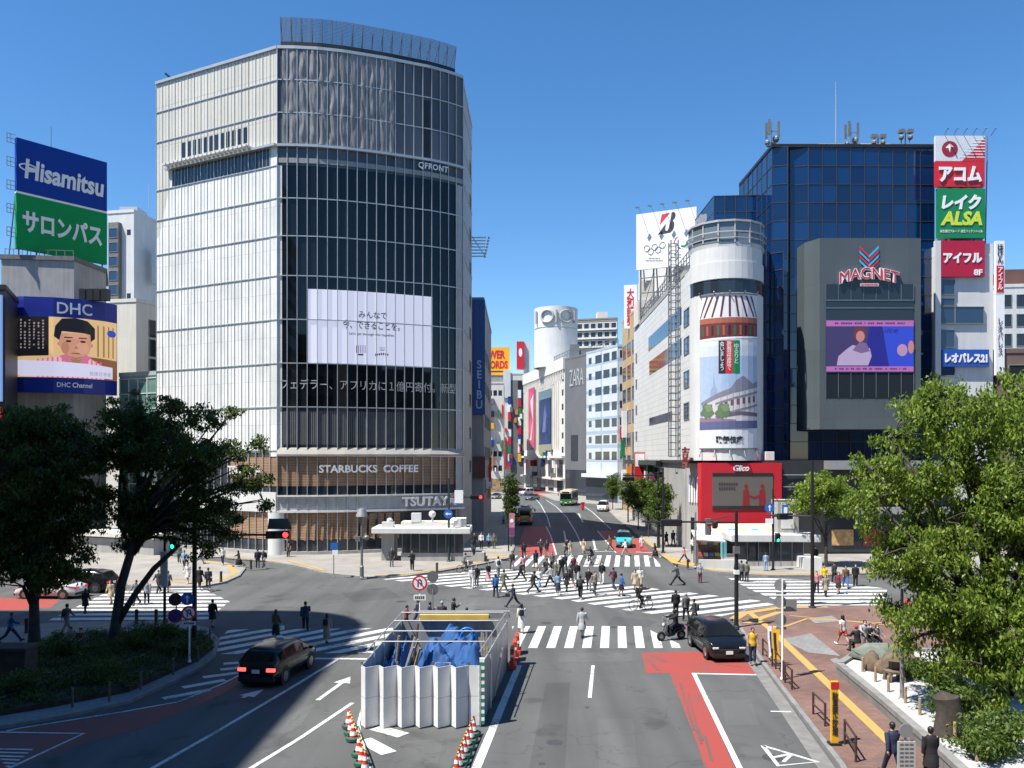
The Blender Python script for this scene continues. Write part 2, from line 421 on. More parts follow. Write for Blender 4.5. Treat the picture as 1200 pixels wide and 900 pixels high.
# right front plaza, red setts
plazaD = PX((996, 925), (984, 900), (894, 781), (867, 739), (858, 725), (874, 716), (914, 712), (1040, 711.5), (1240, 712)) + [V((44, 30)), V((30, 20)), V((11.5, 20))]
pavement('brick_plaza', ccw(plazaD), BRICK)
# right far pavement round the corner building
pavE = [V((6.9, 225)), V((9.6, 190))] + PX((706, 592), (722, 608), (740, 622), (758, 638), (774, 650), (787, 661), (836, 671), (900, 676), (955, 676), (1060, 672), (1320, 668)) + [V((95, 95)), V((95, 140)), V((40, 225))]
pavement('shop_pavement', ccw(pavE), PAVE)
# far left kerb line of the shopping street
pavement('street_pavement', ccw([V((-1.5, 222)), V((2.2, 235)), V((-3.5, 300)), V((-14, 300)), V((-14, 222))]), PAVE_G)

Z1, Z2 = .004, .009
sheet('bus_lane', PX((752, 765), (812, 763.5), (872, 763.5), (886, 790.5), (857, 789.5), (814, 788), (812, 789), (863, 905), (830, 905), (785, 789), (757, 789)), Z1, REDP)
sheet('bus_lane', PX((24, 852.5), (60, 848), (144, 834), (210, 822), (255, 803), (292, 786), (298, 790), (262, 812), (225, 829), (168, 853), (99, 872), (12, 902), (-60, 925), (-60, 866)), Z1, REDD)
sheet('bus_lane', PX((616, 617), (641, 617), (649, 633), (652, 651), (608, 651), (609, 634)), Z1, REDP)
sheet('bus_lane', PX((700, 622), (737, 622), (757, 640), (765, 648.5), (722, 648)), Z1, REDP)
sheet('bus_lane', PX((-40, 699), (20, 701), (70, 703), (60, 712), (20, 715), (-40, 716)), Z1, REDP)
sheet('bus_lane', PX((1055, 702), (1130, 701), (1140, 709.5), (1062, 710)), Z1, REDP)
sheet('bus_lane', [V((6.2, 205)), V((11.5, 220)), V((4, 275)), V((1, 272))], Z1, REDP)

LZ = [0]
def line(mb, pts, w, z=Z2, mi=0):
    LZ[0] = (LZ[0] + 1) % 12; z += LZ[0] * .0007
    pts = [V(p[:2]) for p in pts]; L = []; R = []
    for i, p in enumerate(pts):
        t = (pts[min(i + 1, len(pts) - 1)] - pts[max(i - 1, 0)]).normalized(); n = V((-t.y, t.x))
        L.append((*(p + n * w / 2), z)); R.append((*(p - n * w / 2), z))
    for i in range(len(pts) - 1): mb.quad(R[i], R[i + 1], L[i + 1], L[i], mi)
mk = MB()
line(mk, PX((555, 908), (608, 780)), .3)                         # edge line beside the hoarding
line(mk, PX((869, 905), (813, 789)), .2); line(mk, PX((811, 789.4), (886, 791)), .2)
line(mk, PX((691, 818), (695, 780)), .16)
line(mk, PX((176, 902), (250, 860), (340, 807), (398, 771.5)), .17)
line(mk, PX((290, 903), (352, 865), (413, 824)), .17)
line(mk, PX((362, 771.8), (437, 772.5)), .3)                       # stop line
line(mk, PX((8, 857), (24, 853.5), (144, 834.5), (210, 822.5), (261, 801.5), (289, 787)), .13)
line(mk, PX((-20, 858), (98, 860), (10, 901)), .14)
for k in range(6): line(mk, PX((-8 + 3 * k, 878 + 4 * k), (38 - k * 5, 879 + 4 * k)), .12)
line(mk, PX((640, 617), (645, 627), (652, 650)), .15); line(mk, PX((700, 622), (722, 648)), .15)
line(mk, PX((628, 585), (634, 592), (641, 605), (645, 618)), .15)
line(mk, PX((640, 586), (652, 594), (664, 606), (676, 626), (684, 645)), .15)
line(mk, PX((672, 585), (694, 600), (716, 620)), .15)
line(mk, PX((697, 646.4), (722, 646.6)), .3)
line(mk, PX((903, 834), (927, 834.5)), .12); line(mk, PX((745, 647), (768, 648)), .3)
# give-way triangle in the parking bay, kerbside hatching
tri = PX((894, 874), (958, 893), (912, 897.5)); line(mk, tri + tri[:1], .16)
line(mk, PX((905, 888), (925, 884)), .14); line(mk, PX((928, 884), (918, 893)), .12)
for a, c in (((262, 778), (292, 776)), ((258, 785), (287, 782)), ((238, 794), (283, 788)), ((214, 806), (264, 797)), ((191, 819), (246, 808.5))): line(mk, PX(a, c), .42)
for a, c in (((440, 853), (473, 862)), ((426, 867), (456, 883))): line(mk, PX(a, c), .6)      # zebra hatching of the closed lane
def arrow(mb, a, c, w=.2, head=.55):
    a, c = V(a[:2]), V(c[:2]); u = (c - a).normalized(); n = V((-u.y, u.x)); h = c - u * head * 2
    line(mb, [a, h], w); mb.add([(*(h + n * head * .7), Z2), (*(h - n * head * .7), Z2), (*c, Z2)], [(0, 1, 2)])
arrow(mk, P(372, 821), P(411, 793)); arrow(mk, P(284, 818), P(309, 808)); arrow(mk, P(695, 632), P(698, 645), .2, .5); arrow(mk, P(661, 622), P(664, 640), .2, .6)
arrow(mk, P(683, 612), P(678, 602), .2, .6)
line(mk, PX((435, 908), (424, 870), (420, 848), (424, 832)), .1)
struct('road_marking', mk, WHITE)
gut = MB(); line(gut, PX((972, 905), (880, 772)), .55, .006); struct('gutter', gut, mat('gutter_concrete', (.17, .168, .16), .85, noise=.2, ns=2))

def clip_poly(pp, p0, n):
    out = []
    for i in range(len(pp)):
        a, e = pp[i], pp[(i + 1) % len(pp)]; da, de = (a - p0).dot(n), (e - p0).dot(n)
        if da >= 0: out.append(a)
        if (da >= 0) != (de >= 0): out.append(a.lerp(e, da / (da - de)))
    return out
def zebra(region, deg, period, frac=.5, off=0, m=WHITE):
    """stripes running at deg from +X, cut to a convex region"""
    region = [V(p[:2]) for p in region]; a = math.radians(deg); u = V((math.cos(a), math.sin(a))); n = V((-u.y, u.x))
    ds = [p.dot(n) for p in region]; q = math.floor(min(ds) / period) * period + off; mb = MB()
    while q < max(ds):
        pp = clip_poly(clip_poly(region, n * q, n), n * (q + period * frac), -n)
        if len(pp) > 2: mb.add([(p.x, p.y, Z2) for p in pp], [tuple(range(len(pp)))])
        q += period
    return struct('crosswalk', mb, m)
zebra(PX((600, 734), (752, 734), (806, 759.5), (604, 759.5)), 83, .93, .5, .35)
zebra(PX((268, 738), (470, 736), (456, 765), (236, 767)), 48, 1.25, .5, .2)
zebra(PX((449, 679), (520, 671), (596, 667), (690, 681), (720, 713), (664, 703), (580, 693)), 30, 1.5, .5)
zebra(PX((690, 681), (890, 704), (908, 709), (836, 724), (773, 721), (720, 713)), 30, 1.5, .5)
zebra(PX((601, 651), (764, 651), (776, 664), (600, 664)), 82, .93, .5, .1)
zebra(PX((850, 676), (950, 679.5), (1040, 690), (1034, 711), (930, 711), (886, 694)), 1, 1.55, .55)
zebra(PX((57, 727), (243, 726), (269, 705), (236, 689), (132, 691)), 2, 1.5, .52)

tac = MB()                                                        # yellow tactile paving
T = .143
def tline(pts, w=.45): line(tac, pts, w * .8, T)
tline(PX((1048, 880), (905, 742), (878, 712 + 8)), .5); tline(PX((906, 742), (945, 728), (1170, 740)), .3); tline(PX((925, 724), (1055, 737)), .25)
tline(PX((860, 728), (872, 721), (914, 714.5), (970, 713.5)), .8); tline(PX((874, 733), (925, 716)), .6)
tline(PX((338, 659), (355, 663), (380, 670.5)), .5); tline(PX((440, 676.5), (475, 674.5), (520, 668), (560, 660.5), (596, 653.5)), .6)
tline(PX((560, 651), (592, 652)), 1.1); tline(PX((265, 655), (330, 660)), .4)
tline(PX((195, 683), (236, 685.5), (262, 680), (276, 673), (268, 664), (240, 659)), .6); tline(PX((150, 683), (232, 680)), .4)
tline(PX((778, 652), (792, 661.5), (838, 669.5), (900, 674), (955, 674)), .8); tline(PX((785, 655), (815, 664)), 1.2); tline(PX((955, 674), (1080, 670)), .5)
tline(PX((60, 741), (150, 733)), .4); tline(PX((770, 646), (752, 630), (735, 616)), .4)
struct('tactile_paving', tac, YEL)
ins = MB()                                                        # grey flush panels let into the red setts
for q in (PX((915, 752), (950, 745), (985, 772), (948, 768)), PX((948, 727), (975, 724), (985, 731), (955, 733)), PX((972, 776), (980, 774), (990, 780), (980, 782))):
    ins.sheet([tuple(p)[:2] for p in q], .1395)
struct('paving_inlay', ins, PAVE_G)
pt = MB()
for i, (q, m_) in enumerate((((640, 800, 668, 800, 662, 900, 620, 900), 0), ((700, 842, 742, 842, 748, 905, 702, 905), 1), ((470, 868, 520, 866, 510, 905, 452, 905), 1), ((330, 842, 372, 822, 352, 850, 300, 880), 1), ((560, 700, 640, 705, 630, 716, 548, 709), 1), ((400, 695, 452, 688, 470, 700, 415, 706), 0), ((720, 722, 770, 728, 760, 735, 712, 732), 0), ((655, 765, 740, 765, 742, 775, 655, 776), 1), ((845, 820, 880, 820, 890, 850, 850, 850), 1), ((300, 710, 360, 712, 355, 718, 290, 718), 0))):
    pt.sheet([tuple(P(q[k], q[k + 1]))[:2] for k in (0, 2, 4, 6)], .0018 + i * .0002, m_)
struct('asphalt_patch', pt, [asphalt('asphalt_dark', (.076, .078, .078), .2), asphalt('asphalt_pale', (.104, .105, .103), .2)])
wr_ = MB()
for a, c, w_ in (((797, 800), (813, 856), .22), ((806, 812), (822, 872), .13), ((815, 850), (822, 868), .35), ((826, 862), (834, 892), .2), ((818, 880), (830, 905), .16), ((765, 768), (780, 776), .5), ((758, 772), (772, 786), .3), ((840, 778), (870, 782), .15)): line(wr_, PX(a, c), w_ * .5, .0085)
struct('tyre_wear', wr_, paint('worn_streak', (.11, .08, .078), (.28, .055, .045), .95))
mh = MB()
for x, y, r in ((1060, 0, 0), (688, 829, .1), (635, 895, .12), (905, 888, .34), (850, 772, .3), (560, 715, .35), (470, 705, .35), (720, 735, .3), (360, 775, .33), (640, 730, .33), (650, 870, .3)):
    if y: p = P(x, y); mh.lathe([(0, 0), (r, 0)], (p.x, p.y, .0065), 20)
struct('manhole_cover', mh, mat('cast_iron', (.05, .05, .05), .6, noise=.2, ns=8))
# ---------------------------------------------------------------- buildings
ALU = mat('aluminium', (.5, .5, .49), .4, .6, noise=.06); ALU_D = mat('mullion_grey', (.27, .27, .26), .5, .3, noise=.08)
STEEL = mat('grey_steel', (.2, .205, .21), .5, .5, noise=.1); DARK = mat('dark_metal', (.022, .022, .025), .45, .3, noise=.15)
CONC = mat('concrete', (.33, .325, .31), .85, noise=.12, ns=.4, streak=.12); CONC_D = mat('dark_concrete', (.15, .15, .15), .85, noise=.15, ns=.5, streak=.15)
CREAM = mat('cream_render', (.6, .575, .52), .8, noise=.06, ns=.3, streak=.07); BRIGHT = mat('white_panel', (.58, .58, .565), .6, noise=.05, ns=.4, streak=.06)
GL = glassmat('window_glass', (.018, .024, .03), .05, .6); GLB = glassmat('blue_window_glass', (.02, .045, .09), .05, .8)
def house(name, label, pts, z1, wall, cat='building', group=None, roofm=None, z0=0, par=.5):
    """closed footprint (world xy), walls as one part, roof slab as another"""
    pts = [V((p[0], p[1])) for p in pts]; c = sum(pts, V((0, 0))) / len(pts)
    r = empty(name, (c.x, c.y, z0), label, cat, group)
    w = MB().prism(pts, z0, z1).build('wall', wall, r); w['kind'] = 'thing'
    k = []
    for p in pts: k.append(c + (p - c) * (1 + .12 / max((p - c).length, 1)))
    MB().prism(k, z1 + .002, z1 + par).build('roof', roofm or wall, r)
    return r
def windows(root, path, rects, glass=GL, frame=ALU_D, fr=.08, d=.02, name='window', sub=True):
    """each (s0, s1, z0, z1) is a window of its own: glass pane in a frame standing proud of the wall"""
    for s0, s1, z0, z1 in rects:
        mb = MB(); path.box(mb, s0, s1, z0, z1, -.1, d)
        w = mb.build(name, glass, root)
        if sub:
            fb = MB()
            path.box(fb, s0 - fr, s0, z0 - fr, z1 + fr, 0, d + .06); path.box(fb, s1, s1 + fr, z0 - fr, z1 + fr, 0, d + .06)
            path.box(fb, s0, s1, z0 - fr, z0, 0, d + .06); path.box(fb, s0, s1, z1, z1 + fr, 0, d + .06)
            fb.build('frame', frame, w)
LET_W = mat('lettering_white', (.8, .8, .8), .5, noise=0); LET_K = mat('lettering_black', (.02, .02, .025), .5, noise=0)
SG_RED = mat('sign_red', (.56, .018, .03), .45, noise=.04); SG_WHITE = mat('sign_white', (.8, .8, .79), .5, noise=.03); SG_BLUE = mat('sign_blue', (.012, .05, .24), .4, noise=.05)
SG_GREEN = mat('sign_green', (.005, .2, .07), .45, noise=.05); SG_YEL = mat('sign_yellow', (.75, .42, .02), .5, noise=.05)

# ===== the glass tower on the left of the crossing
QL = Path((-39.2, 93.2), (-23.6, 85)); QF = Path((-23.6, 85), (-21.9, 85.05), (-19.6, 85.3), (-17.1, 85.9), (-15, 86.65), (-13, 87.4), (-10.9, 88.35), (-8.75, 89.3), (-7.0, 90.4), (-5.85, 91.3), (-5.4, 91.8))
QR = Path((-5.4, 91.8), (-5.0, 105)); QT = 51.2
q = empty('glass_tower', (-20, 100, 0), 'tall curved glass office tower with white left flank and grey sheeting round its crown', 'building')
foot = [(-39.2, 93.2), (-23.6, 85)] + [tuple(p) for p in QF.p[1:]] + [(-5, 105), (-14, 122), (-40, 124)]
core = [V((p[0], p[1])) for p in foot]; cc = sum(core, V((0, 0))) / len(core)
ins_ = [cc + (p - cc) * (1 - .5 / (p - cc).length) for p in core]
CLAD = bricks('pale_cladding', (.76, .76, .72), (.64, .645, .62), (.42, .42, .41), .5, 4.4, .02, .5, .12, .3, 0, .15)
CLADB = bricks('beige_cladding', (.58, .56, .49), (.53, .51, .44), (.36, .34, .3), .5, 4.4, .03, .5, .06, .3, 0, .15)
SIDE = mat('side_wall_grey', (.3, .31, .32), .6, noise=.08, ns=.3, streak=.12)
MB().prism(ins_, 0, QT - .3).build('wall', SIDE, q)
mb = MB(); QR.box(mb, 0, QR.L, 0, QT - .5, -.45, .0)
for z in lin(4, 48, 11): QR.box(mb, 0, QR.L, z, z + .12, 0, .06)
mb.build('side_wall', SIDE, q)
win = []
for z in lin(8, 44, 9): win.append((9.6, 11.2, z, z + 1.5))
windows(q, QR, win, GL, ALU_D, .06)
# left flank: blinds close behind the glass, upper part beige, lower part white
zb = 41.3
mb = MB(); QL.box(mb, 0, QL.L, zb, QT, -.25, 0); QL.poly(mb, [(0, 34.0), (.4, 34.2), (2.6, zb), (0, zb)], .001)
mb.build('upper_cladding', CLADB, q)
mb = MB(); QL.box(mb, 0, QL.L, 10.4, 39.4, -.25, 0); mb.build('lower_cladding', CLAD, q)
mb = MB(); ss = lin(2.4, QL.L - .9, 13); QL.panes(mb, ss, [39.4, zb - .1], 0, 0); QL.box(mb, 2.4, QL.L - .9, 39.4, zb, -.3, -.1); mb.build('clerestory_glazing', GL, q)
mb = MB(); QL.box(mb, 0, 2.4, 34, zb, -.3, -.01); QL.box(mb, QL.L - .9, QL.L, 10, zb, -.25, .02); QF.box(mb, 0, .45, 10, 39.3, -.1, .02); mb.build('corner_panel', CLAD, q)
mb = MB()
for i in range(20): s_ = 2.2 + i * .62; QL.box(mb, s_, s_ + .42, zb + .15, zb + .35, 0, 1.1)
mb.build('awning_tabs', BRIGHT, q)
mb = MB(); QL.box(mb, 1.8, QL.L, zb - .12, zb + .12, 0, .5); QF.box(mb, 0, QF.L, zb - .15, zb + .1, 0, .35); mb.build('belt_course', ALU, q)
mb = MB(); 
for s0 in lin(4, 13, 11): QL.box(mb, s0, s0 + .5, zb + 1.0, zb + 2.6, .01, .03)
mb.build('skylight_louvre', GL, q)
# front: sheeting, strip window, black curtain wall, see-through floors
SHEET = mat('plastic_sheeting', (.19, .19, .195), .42, spec=.45, noise=.18, ns=1.1)
r2 = random.Random(3); mb = MB(); sA, sB = QF.sx(331), QF.sx(462); nS, nZ = 150, 60
def fold(u, z):
    k = u % 1.0; sag = (z - zb) % 3.3
    return .06 + .1 * math.sin(k * math.pi) ** 2 + .035 * math.sin(8 * u + 2.4 * math.sin(z * .9 + u)) + .05 * math.sin(1.9 * sag + 2.5 * math.sin(u * 1.7)) * max(0, 1 - sag / 2.2) + .03 * math.sin(19 * u + z * 3.3 + 2 * math.sin(z * 2.1)) * math.sin(u * 1.9 + z)
vs = [QF.at(sA + (sB - sA) * i / nS, zb + .2 + (QT - zb - .4) * j / nZ, fold(sA + (sB - sA) * i / nS, zb + (QT - zb) * j / nZ)) for i in range(nS + 1) for j in range(nZ + 1)]
mb.add(vs, [(i * (nZ + 1) + j, (i + 1) * (nZ + 1) + j, (i + 1) * (nZ + 1) + j + 1, i * (nZ + 1) + j + 1) for i in range(nS) for j in range(nZ)])
mb.build('crown_sheeting', SHEET, q, smooth='all')
GCR = glassmat('crown_glass', (.1, .105, .115), .12, .4, .2, .5)
mb = MB(); ss = [s for s in lin(0, QF.L, 20)]
QF.panes(mb, [s for s in ss if s <= sA + .6], [zb, 44.6, 47.9, QT], .0, 0); mb.build('crown_glazing', GCR, q); mb = MB(); QF.panes(mb, [s for s in ss if s >= sB - .8], [zb, 44.6, 47.9, QT], .0, 0); mb.build('crown_glazing', GCR, q)
mb = MB(); s_ = QF.sx(500); QF.box(mb, s_ - .35, s_ + .35, zb + .2, QT - 3.6, .02, .06); mb.build('vent_slot', DARK, q)
mb = MB(); QF.panes(mb, ss, [39.3, zb - .15], .0); mb.build('strip_glazing', glassmat('strip_glass', (.075, .078, .08), .06, .5), q)
mb = MB(); QF.box(mb, 0, QF.L, 39.55, 40.05, .02, .1); mb.build('strip_rail', ALU_D, q)
zf = [15, 19.4, 23.8, 28.2, 32.2, 36, 39.3]
GBK = glassmat('black_curtain_glass', (.006, .007, .009), .03, .5, .12, .25, 1.45, var=.6)
sD0, sD1 = .5, QF.sx(534)
gs = [.5] + [s for s in lin(0, QF.L, 20) if .8 < s < sD1 - .3] + [sD1]
mb = MB(); QF.panes(mb, gs, zf, .0, 0, .012); mb.build('curtain_glazing', GBK, q)
mb = MB(); QF.box(mb, sD1, QF.L, 6, 39.3, -.2, .05); QF.box(mb, 0, QF.L, 4.4, 6.0, -.1, .03); mb.build('edge_panel', mat('edge_panel_grey', (.36, .37, .37), .5, noise=.08, streak=.1), q)
GSEE = glassmat('shop_floor_glass', (.03, .036, .045), .06, .45, .1, .4, var=.5)
mb = MB(); QF.panes(mb, gs, [10.9, 15], .0, 0, .01); mb.build('shop_floor_glazing', GSEE, q)
mb = MB()
for i in range(60):
    s_ = .6 + i * (QF.sx(470)) / 60; QF.box(mb, s_, s_ + .14, 11.2, 14.6, .012, .03)
mb.build('curtain', mat('grey_curtain', (.1, .105, .11), .9, noise=.1), q)
mb = MB()
vs = [];
for s_ in QF.cuts(0, QF.L): vs += [QF.at(s_, 10.9, .03), QF.at(s_, 10.25, .4), QF.at(s_, 10.1, .4), QF.at(s_, 10.05, 0)]
n_ = len(vs) // 4
mb.add(vs, [(4 * i + k, 4 * i + 4 + k, 4 * i + 5 + k, 4 * i + 1 + k) for i in range(n_ - 1) for k in range(3)]); mb.build('sloped_sill', mat('sill_stone', (.34, .32, .28), .7, noise=.1), q)
WOOD = bricks('cedar_louvres', (.4, .25, .15), (.33, .2, .12), (.12, .075, .05), 3, .16, .03, .55, .18, .5, 0, .3)
mb = MB(); QF.box(mb, 0, sD1 - .2, 7.0, 9.9, -.3, -.05); mb.build('timber_louvres', WOOD, q)
mb = MB(); QF.panes(mb, gs, [6.0, 7.0], -.02); QF.box(mb, 0, QF.L, 6.0, 7.0, -.4, -.2); mb.build('ribbon_glazing', GL, q)
sM = QF.sx(424)
mb = MB(); QF.box(mb, 0, sM, 1.6, 4.4, -.3, -.05); QL.box(mb, QL.L - 6.5, QL.L, 1.6, 4.4, -.3, -.05); QL.box(mb, QL.L - 6.5, QL.L, 7.0, 9.9, -.3, -.05); mb.build('timber_louvres', WOOD, q)
for i in range(14):                                                # pleated timber blinds hanging below the white band
    mb = MB(); s_ = .5 + i * .86; a = QF.at(s_, 1.7, .02); e = QF.at(s_ + .6, 1.5, .16); f_ = QF.at(s_ + .75, 4.2, .04); h_ = QF.at(s_ + .1, 4.2, .02); mb.quad(a, e, f_, h_)
    mb.build('timber_blind', WOOD, q)
mb = MB(); QF.panes(mb, [s for s in gs if s <= sM + .5], [.3, 1.6], -.02); QF.panes(mb, [s for s in gs if s >= sM - .6], [.3, 4.4], -.02); QL.panes(mb, lin(0, QL.L, 14), [.3, 10.4], -.1); mb.build('ground_floor_glazing', GSEE, q)
mb = MB(); QF.box(mb, 0, QF.L, 0, .45, -.3, .25); QL.box(mb, 0, QL.L, 0, .45, -.3, .25); mb.build('plinth', CONC, q)
mb = MB(); mb.lathe([(1.0, .1), (1.0, 4.4)], (-23.7, 85.6, 0), 24); mb.build('round_column', BRIGHT, q, smooth=True)
mb = MB(); QL.box(mb, 4, QL.L, 4.4, 6.4, 0, .25); QF.box(mb, 0, QF.L, 4.35, 4.55, 0, .35); QF.box(mb, 0, QF.L, 5.95, 6.1, 0, .35); mb.build('white_fascia', BRIGHT, q)
mb = MB()                                                          # mullions and transoms
for s_ in lin(0, QF.L, 20): QF.box(mb, s_ - .035, s_ + .035, 6.1 if s_ > sM else .45, QT, .03, .17)
for z in zf[:-1] + [10.0, 44.6, 47.9]: QF.box(mb, 0, QF.L, z - .05, z + .05, .02, .14)
for s_ in lin(0, QL.L, 36): QL.box(mb, s_ - .015, s_ + .015, 10.4, QT, .0, .025)
for s_ in lin(0, QL.L, 18): QL.box(mb, s_ - .03, s_ + .03, .4, QT, .0, .06)
for z in zf + [10.6, 44.6, 47.9]: QL.box(mb, 0, QL.L, z - .045, z + .045, 0, .09)
mb.build('mullions', ALU, q)
mb = MB(); QL.box(mb, 0, QL.L, QT - .2, QT + .1, -.3, .2); QF.box(mb, 0, QF.L, QT - .2, QT + .1, -.3, .2); QR.box(mb, 0, QR.L, QT - .45, QT - .1, -.3, .1); mb.build('parapet', ALU, q)
MB().prism(ins_, QT - .29, QT - .1).build('roof', CONC_D, q)
mb = MB(); s0, s1 = QF.sx(329), QF.sx(533)                          # wire screen on the roof edge
for s_ in lin(s0, s1, 18): mb.cyl(QF.at(s_, QT, -.2), QF.at(s_, QT + 2.9, .25), .045, n=6); mb.cyl(QF.at(s_, QT + 2.6, .22), QF.at(s_, QT, -1.6), .035, n=5)
for k in range(22): QF.box(mb, s0, s1, QT + .1 + k * .13, QT + .135 + k * .13, -.18 + k * .018, -.15 + k * .018)
for s_ in lin(s0, s1, 150): mb.cyl(QF.at(s_, QT + .05, -.17), QF.at(s_, QT + 2.9, .23), .022, n=3)
mb.build('roof_screen', STEEL, q)
mb = MB(); QF.box(mb, s0, s1, QT + .1, QT + .55, -.3, .05); mb.build('roof_gutter', DARK, q)
SCR_W = mat('video_wall_white', (.3, .31, .34), .35, noise=.0, emit=.42, ecol=(.66, .68, .86))
s0, s1 = QF.sx(361), QF.sx(506.5); mb = MB(); QF.box(mb, s0, s1, 19.4, 26.9, .005, .03); vs_ = mb.build('video_wall', SCR_W, q)
mb = MB(); sm = QF.sx(433.5); h_ = (26.9 - 19.4)
def scrp(x, y): return QF.sx(350 + x * 170 / 1200), QF.z(350 + x * 170 / 1200, 330 + y * 170 / 1200)
for body, x, y, w_, hh in (('みんなで', 615, 278, 240, 60), ('今、できることを。', 605, 362, 480, 75), ("Let's get through this together.", 608, 440, 385, 30)):
    s_, z_ = scrp(x, y); QF.text(mb, body, s_, z_, hh * 170 / 1200 * 86 / F, w_ * 170 / 1200 * 86 / F, .032, .01, 0, .012); mb.build('screen_lettering', LET_K, vs_); mb = MB()
mb = MB()
def scr_rect(x0, y0, x1, y1, d=.036):
    a = scrp(x0, y0); c = scrp(x1, y1); QF.poly(mb, [(a[0], c[1]), (c[0], c[1]), (c[0], a[1]), (a[0], a[1])], d)
for x in (475, 493, 511, 529, 547): scr_rect(x, 528, x + 5, 592)
for y in (524, 548, 570): scr_rect(478, y, 552, y + 4)
scr_rect(490, 597, 535, 612); scr_rect(632, 595, 640, 618); 
for x in (645, 662, 679, 696, 713, 731): scr_rect(x, 588 + abs(x - 688) * .18, x + 11, 608 + abs(x - 688) * .1)
for x in (672, 684, 696, 706): scr_rect(x, 540, x + 3, 570)
scr_rect(672, 568, 709, 573); scr_rect(650, 612, 728, 615)
mb.build('screen_emblem', mat('emblem_plum', (.14, .04, .12), .5, noise=0), vs_)
mb = MB(); s0, s1 = QF.sx(326), QF.sx(536); QF.text(mb, 'フェデラー、アフリカに１億円寄付。新型', (s0 + s1) / 2, 17.3, 1.05, s1 - s0 - .5, .04, .01, 0, .0)
mb.build('news_ticker', mat('ticker_light', (.3, .3, .3), .5, noise=0, emit=.14), q)
LETS = mat('brushed_letters', (.75, .75, .73), .4, .3, noise=.05)
mb = MB(); QF.text(mb, 'STARBUCKS  COFFEE', (QF.sx(374) + QF.sx(489)) / 2, 8.75, .78, QF.sx(489) - QF.sx(374), .25, .08, 0, .025); mb.build('sign_lettering', LETS, q); mb = MB()
QF.text(mb, 'TSUTAYA', (QF.sx(476) + QF.sx(536)) / 2 - .5, 5.3, 1.0, QF.sx(538) - QF.sx(478), .35, .12, 0, .035); mb.build('sign_lettering', LETS, q); mb = MB()
QL.text(mb, 'TSUTAYA', QL.L - 4.2, 8.6, .9, 4.6, .25, .12, 0, .02); mb.build('sign_lettering', LETS, q); mb = MB()
QF.text(mb, 'QFRONT', QF.sx(507), 40.55, .72, QF.sx(524) - QF.sx(490), .2, .1, 0, .02, space=1.1); mb.build('sign_lettering', LETS, q)
mb = MB()
for k in range(7):
    p = V((-4.9, 103 + k * .05, 34 + k * .3)); mb.box(-4.9, -3.4 + k * .04, 103, 103.25, 34.4 + k * .38, 34.5 + k * .38)
    mb.ball((-3.3 + k * .08, 103.1, 34.4 + k * .38), .16, 6)
mb.cyl((-4.9, 103.1, 36.9), (-3.2, 103.1, 34.3), .05); mb.build('floodlight_rack', ALU, q)
mb = MB(); p = at_depth(197, 92, 93); mb.box(p.x - .6, p.x + .6, p.y + 1, p.y + 2, QT, QT + .5); mb.tube([p + V((.2, 1.2, -.3)), p + V((-.2, 1.2, .6)), p + V((-.8, 1.2, 1.1))], .12, 6); mb.tube([p + V((-.1, 1.2, .3)), p + V((.7, 1.2, .2))], .1, 6)
solo(mb, 'camera_crane', DARK, (p.x, p.y + 1.2, QT), 'small dark roof crane at the left end of the glass tower parapet', 'crane')

# ===== subway entrance under the tower
k = empty('subway_entrance', (-9, 82, .13), 'low white canopied subway entrance with glass sides in front of the glass tower', 'kiosk')
KP = Path((-12.6, 79.8), (-4.3, 79.4))
mb = MB(); mb.prism([(-13.2, 79.3), (-3.9, 78.9), (-3.9, 83), (-13.2, 83.4)], 2.75, 3.3); mb.build('canopy', BRIGHT, k, bevel=.06)
mb = MB(); mb.prism([(-10.6, 80.6), (-5.6, 80.4), (-5.6, 82.6), (-10.6, 82.8)], 3.3, 3.75); mb.prism([(-5.4, 80.2), (-4.4, 80.2), (-4.4, 82), (-5.4, 82)], 3.3, 4.1); mb.build('roof_plant', CREAM, k)
mb = MB(); KP.panes(mb, lin(2.2, KP.L - .3, 7), [.9, 2.74], -.3); mb.build('side_glazing', GSEE, k)
mb = MB()
for s_ in lin(2.2, KP.L - .3, 7): KP.box(mb, s_ - .04, s_ + .04, .13, 2.75, -.34, -.24)
mb.build('post', STEEL, k); mb = MB(); mb.prism([(-12.4, 80.2), (-11.2, 80.2), (-11.2, 82.6), (-12.4, 82.6)], .13, 2.75); mb.build('pier', CONC, k)
mb = MB(); KP.box(mb, 2.1, KP.L - .2, .13, .9, -.5, -.2); mb.build('parapet_wall', CONC, k); mb = MB(); mb.prism([(-4.6, 79.3), (-2.6, 79.2), (-2.6, 81), (-4.6, 81)], .13, 1.0); mb.build('parapet_wall', CONC, k)
mb = MB(); mb.box(-9.6, -8.7, 80.5, 81.2, 3.76, 4.6); mb.build('air_unit', BRIGHT, k); mb = MB(); mb.ball((-7.6, 80.6, 4.5), .35, 8); mb.cyl((-7.6, 80.6, 3.7), (-7.6, 80.6, 4.4), .1); mb.build('roof_lamp', BRIGHT, k); mb = MB(); mb.ball((-11.6, 80.2, 3.9), .3, 8); mb.box(-12.3, -11.2, 79.8, 80.6, 3.31, 3.8); mb.build('roof_lamp', BRIGHT, k)

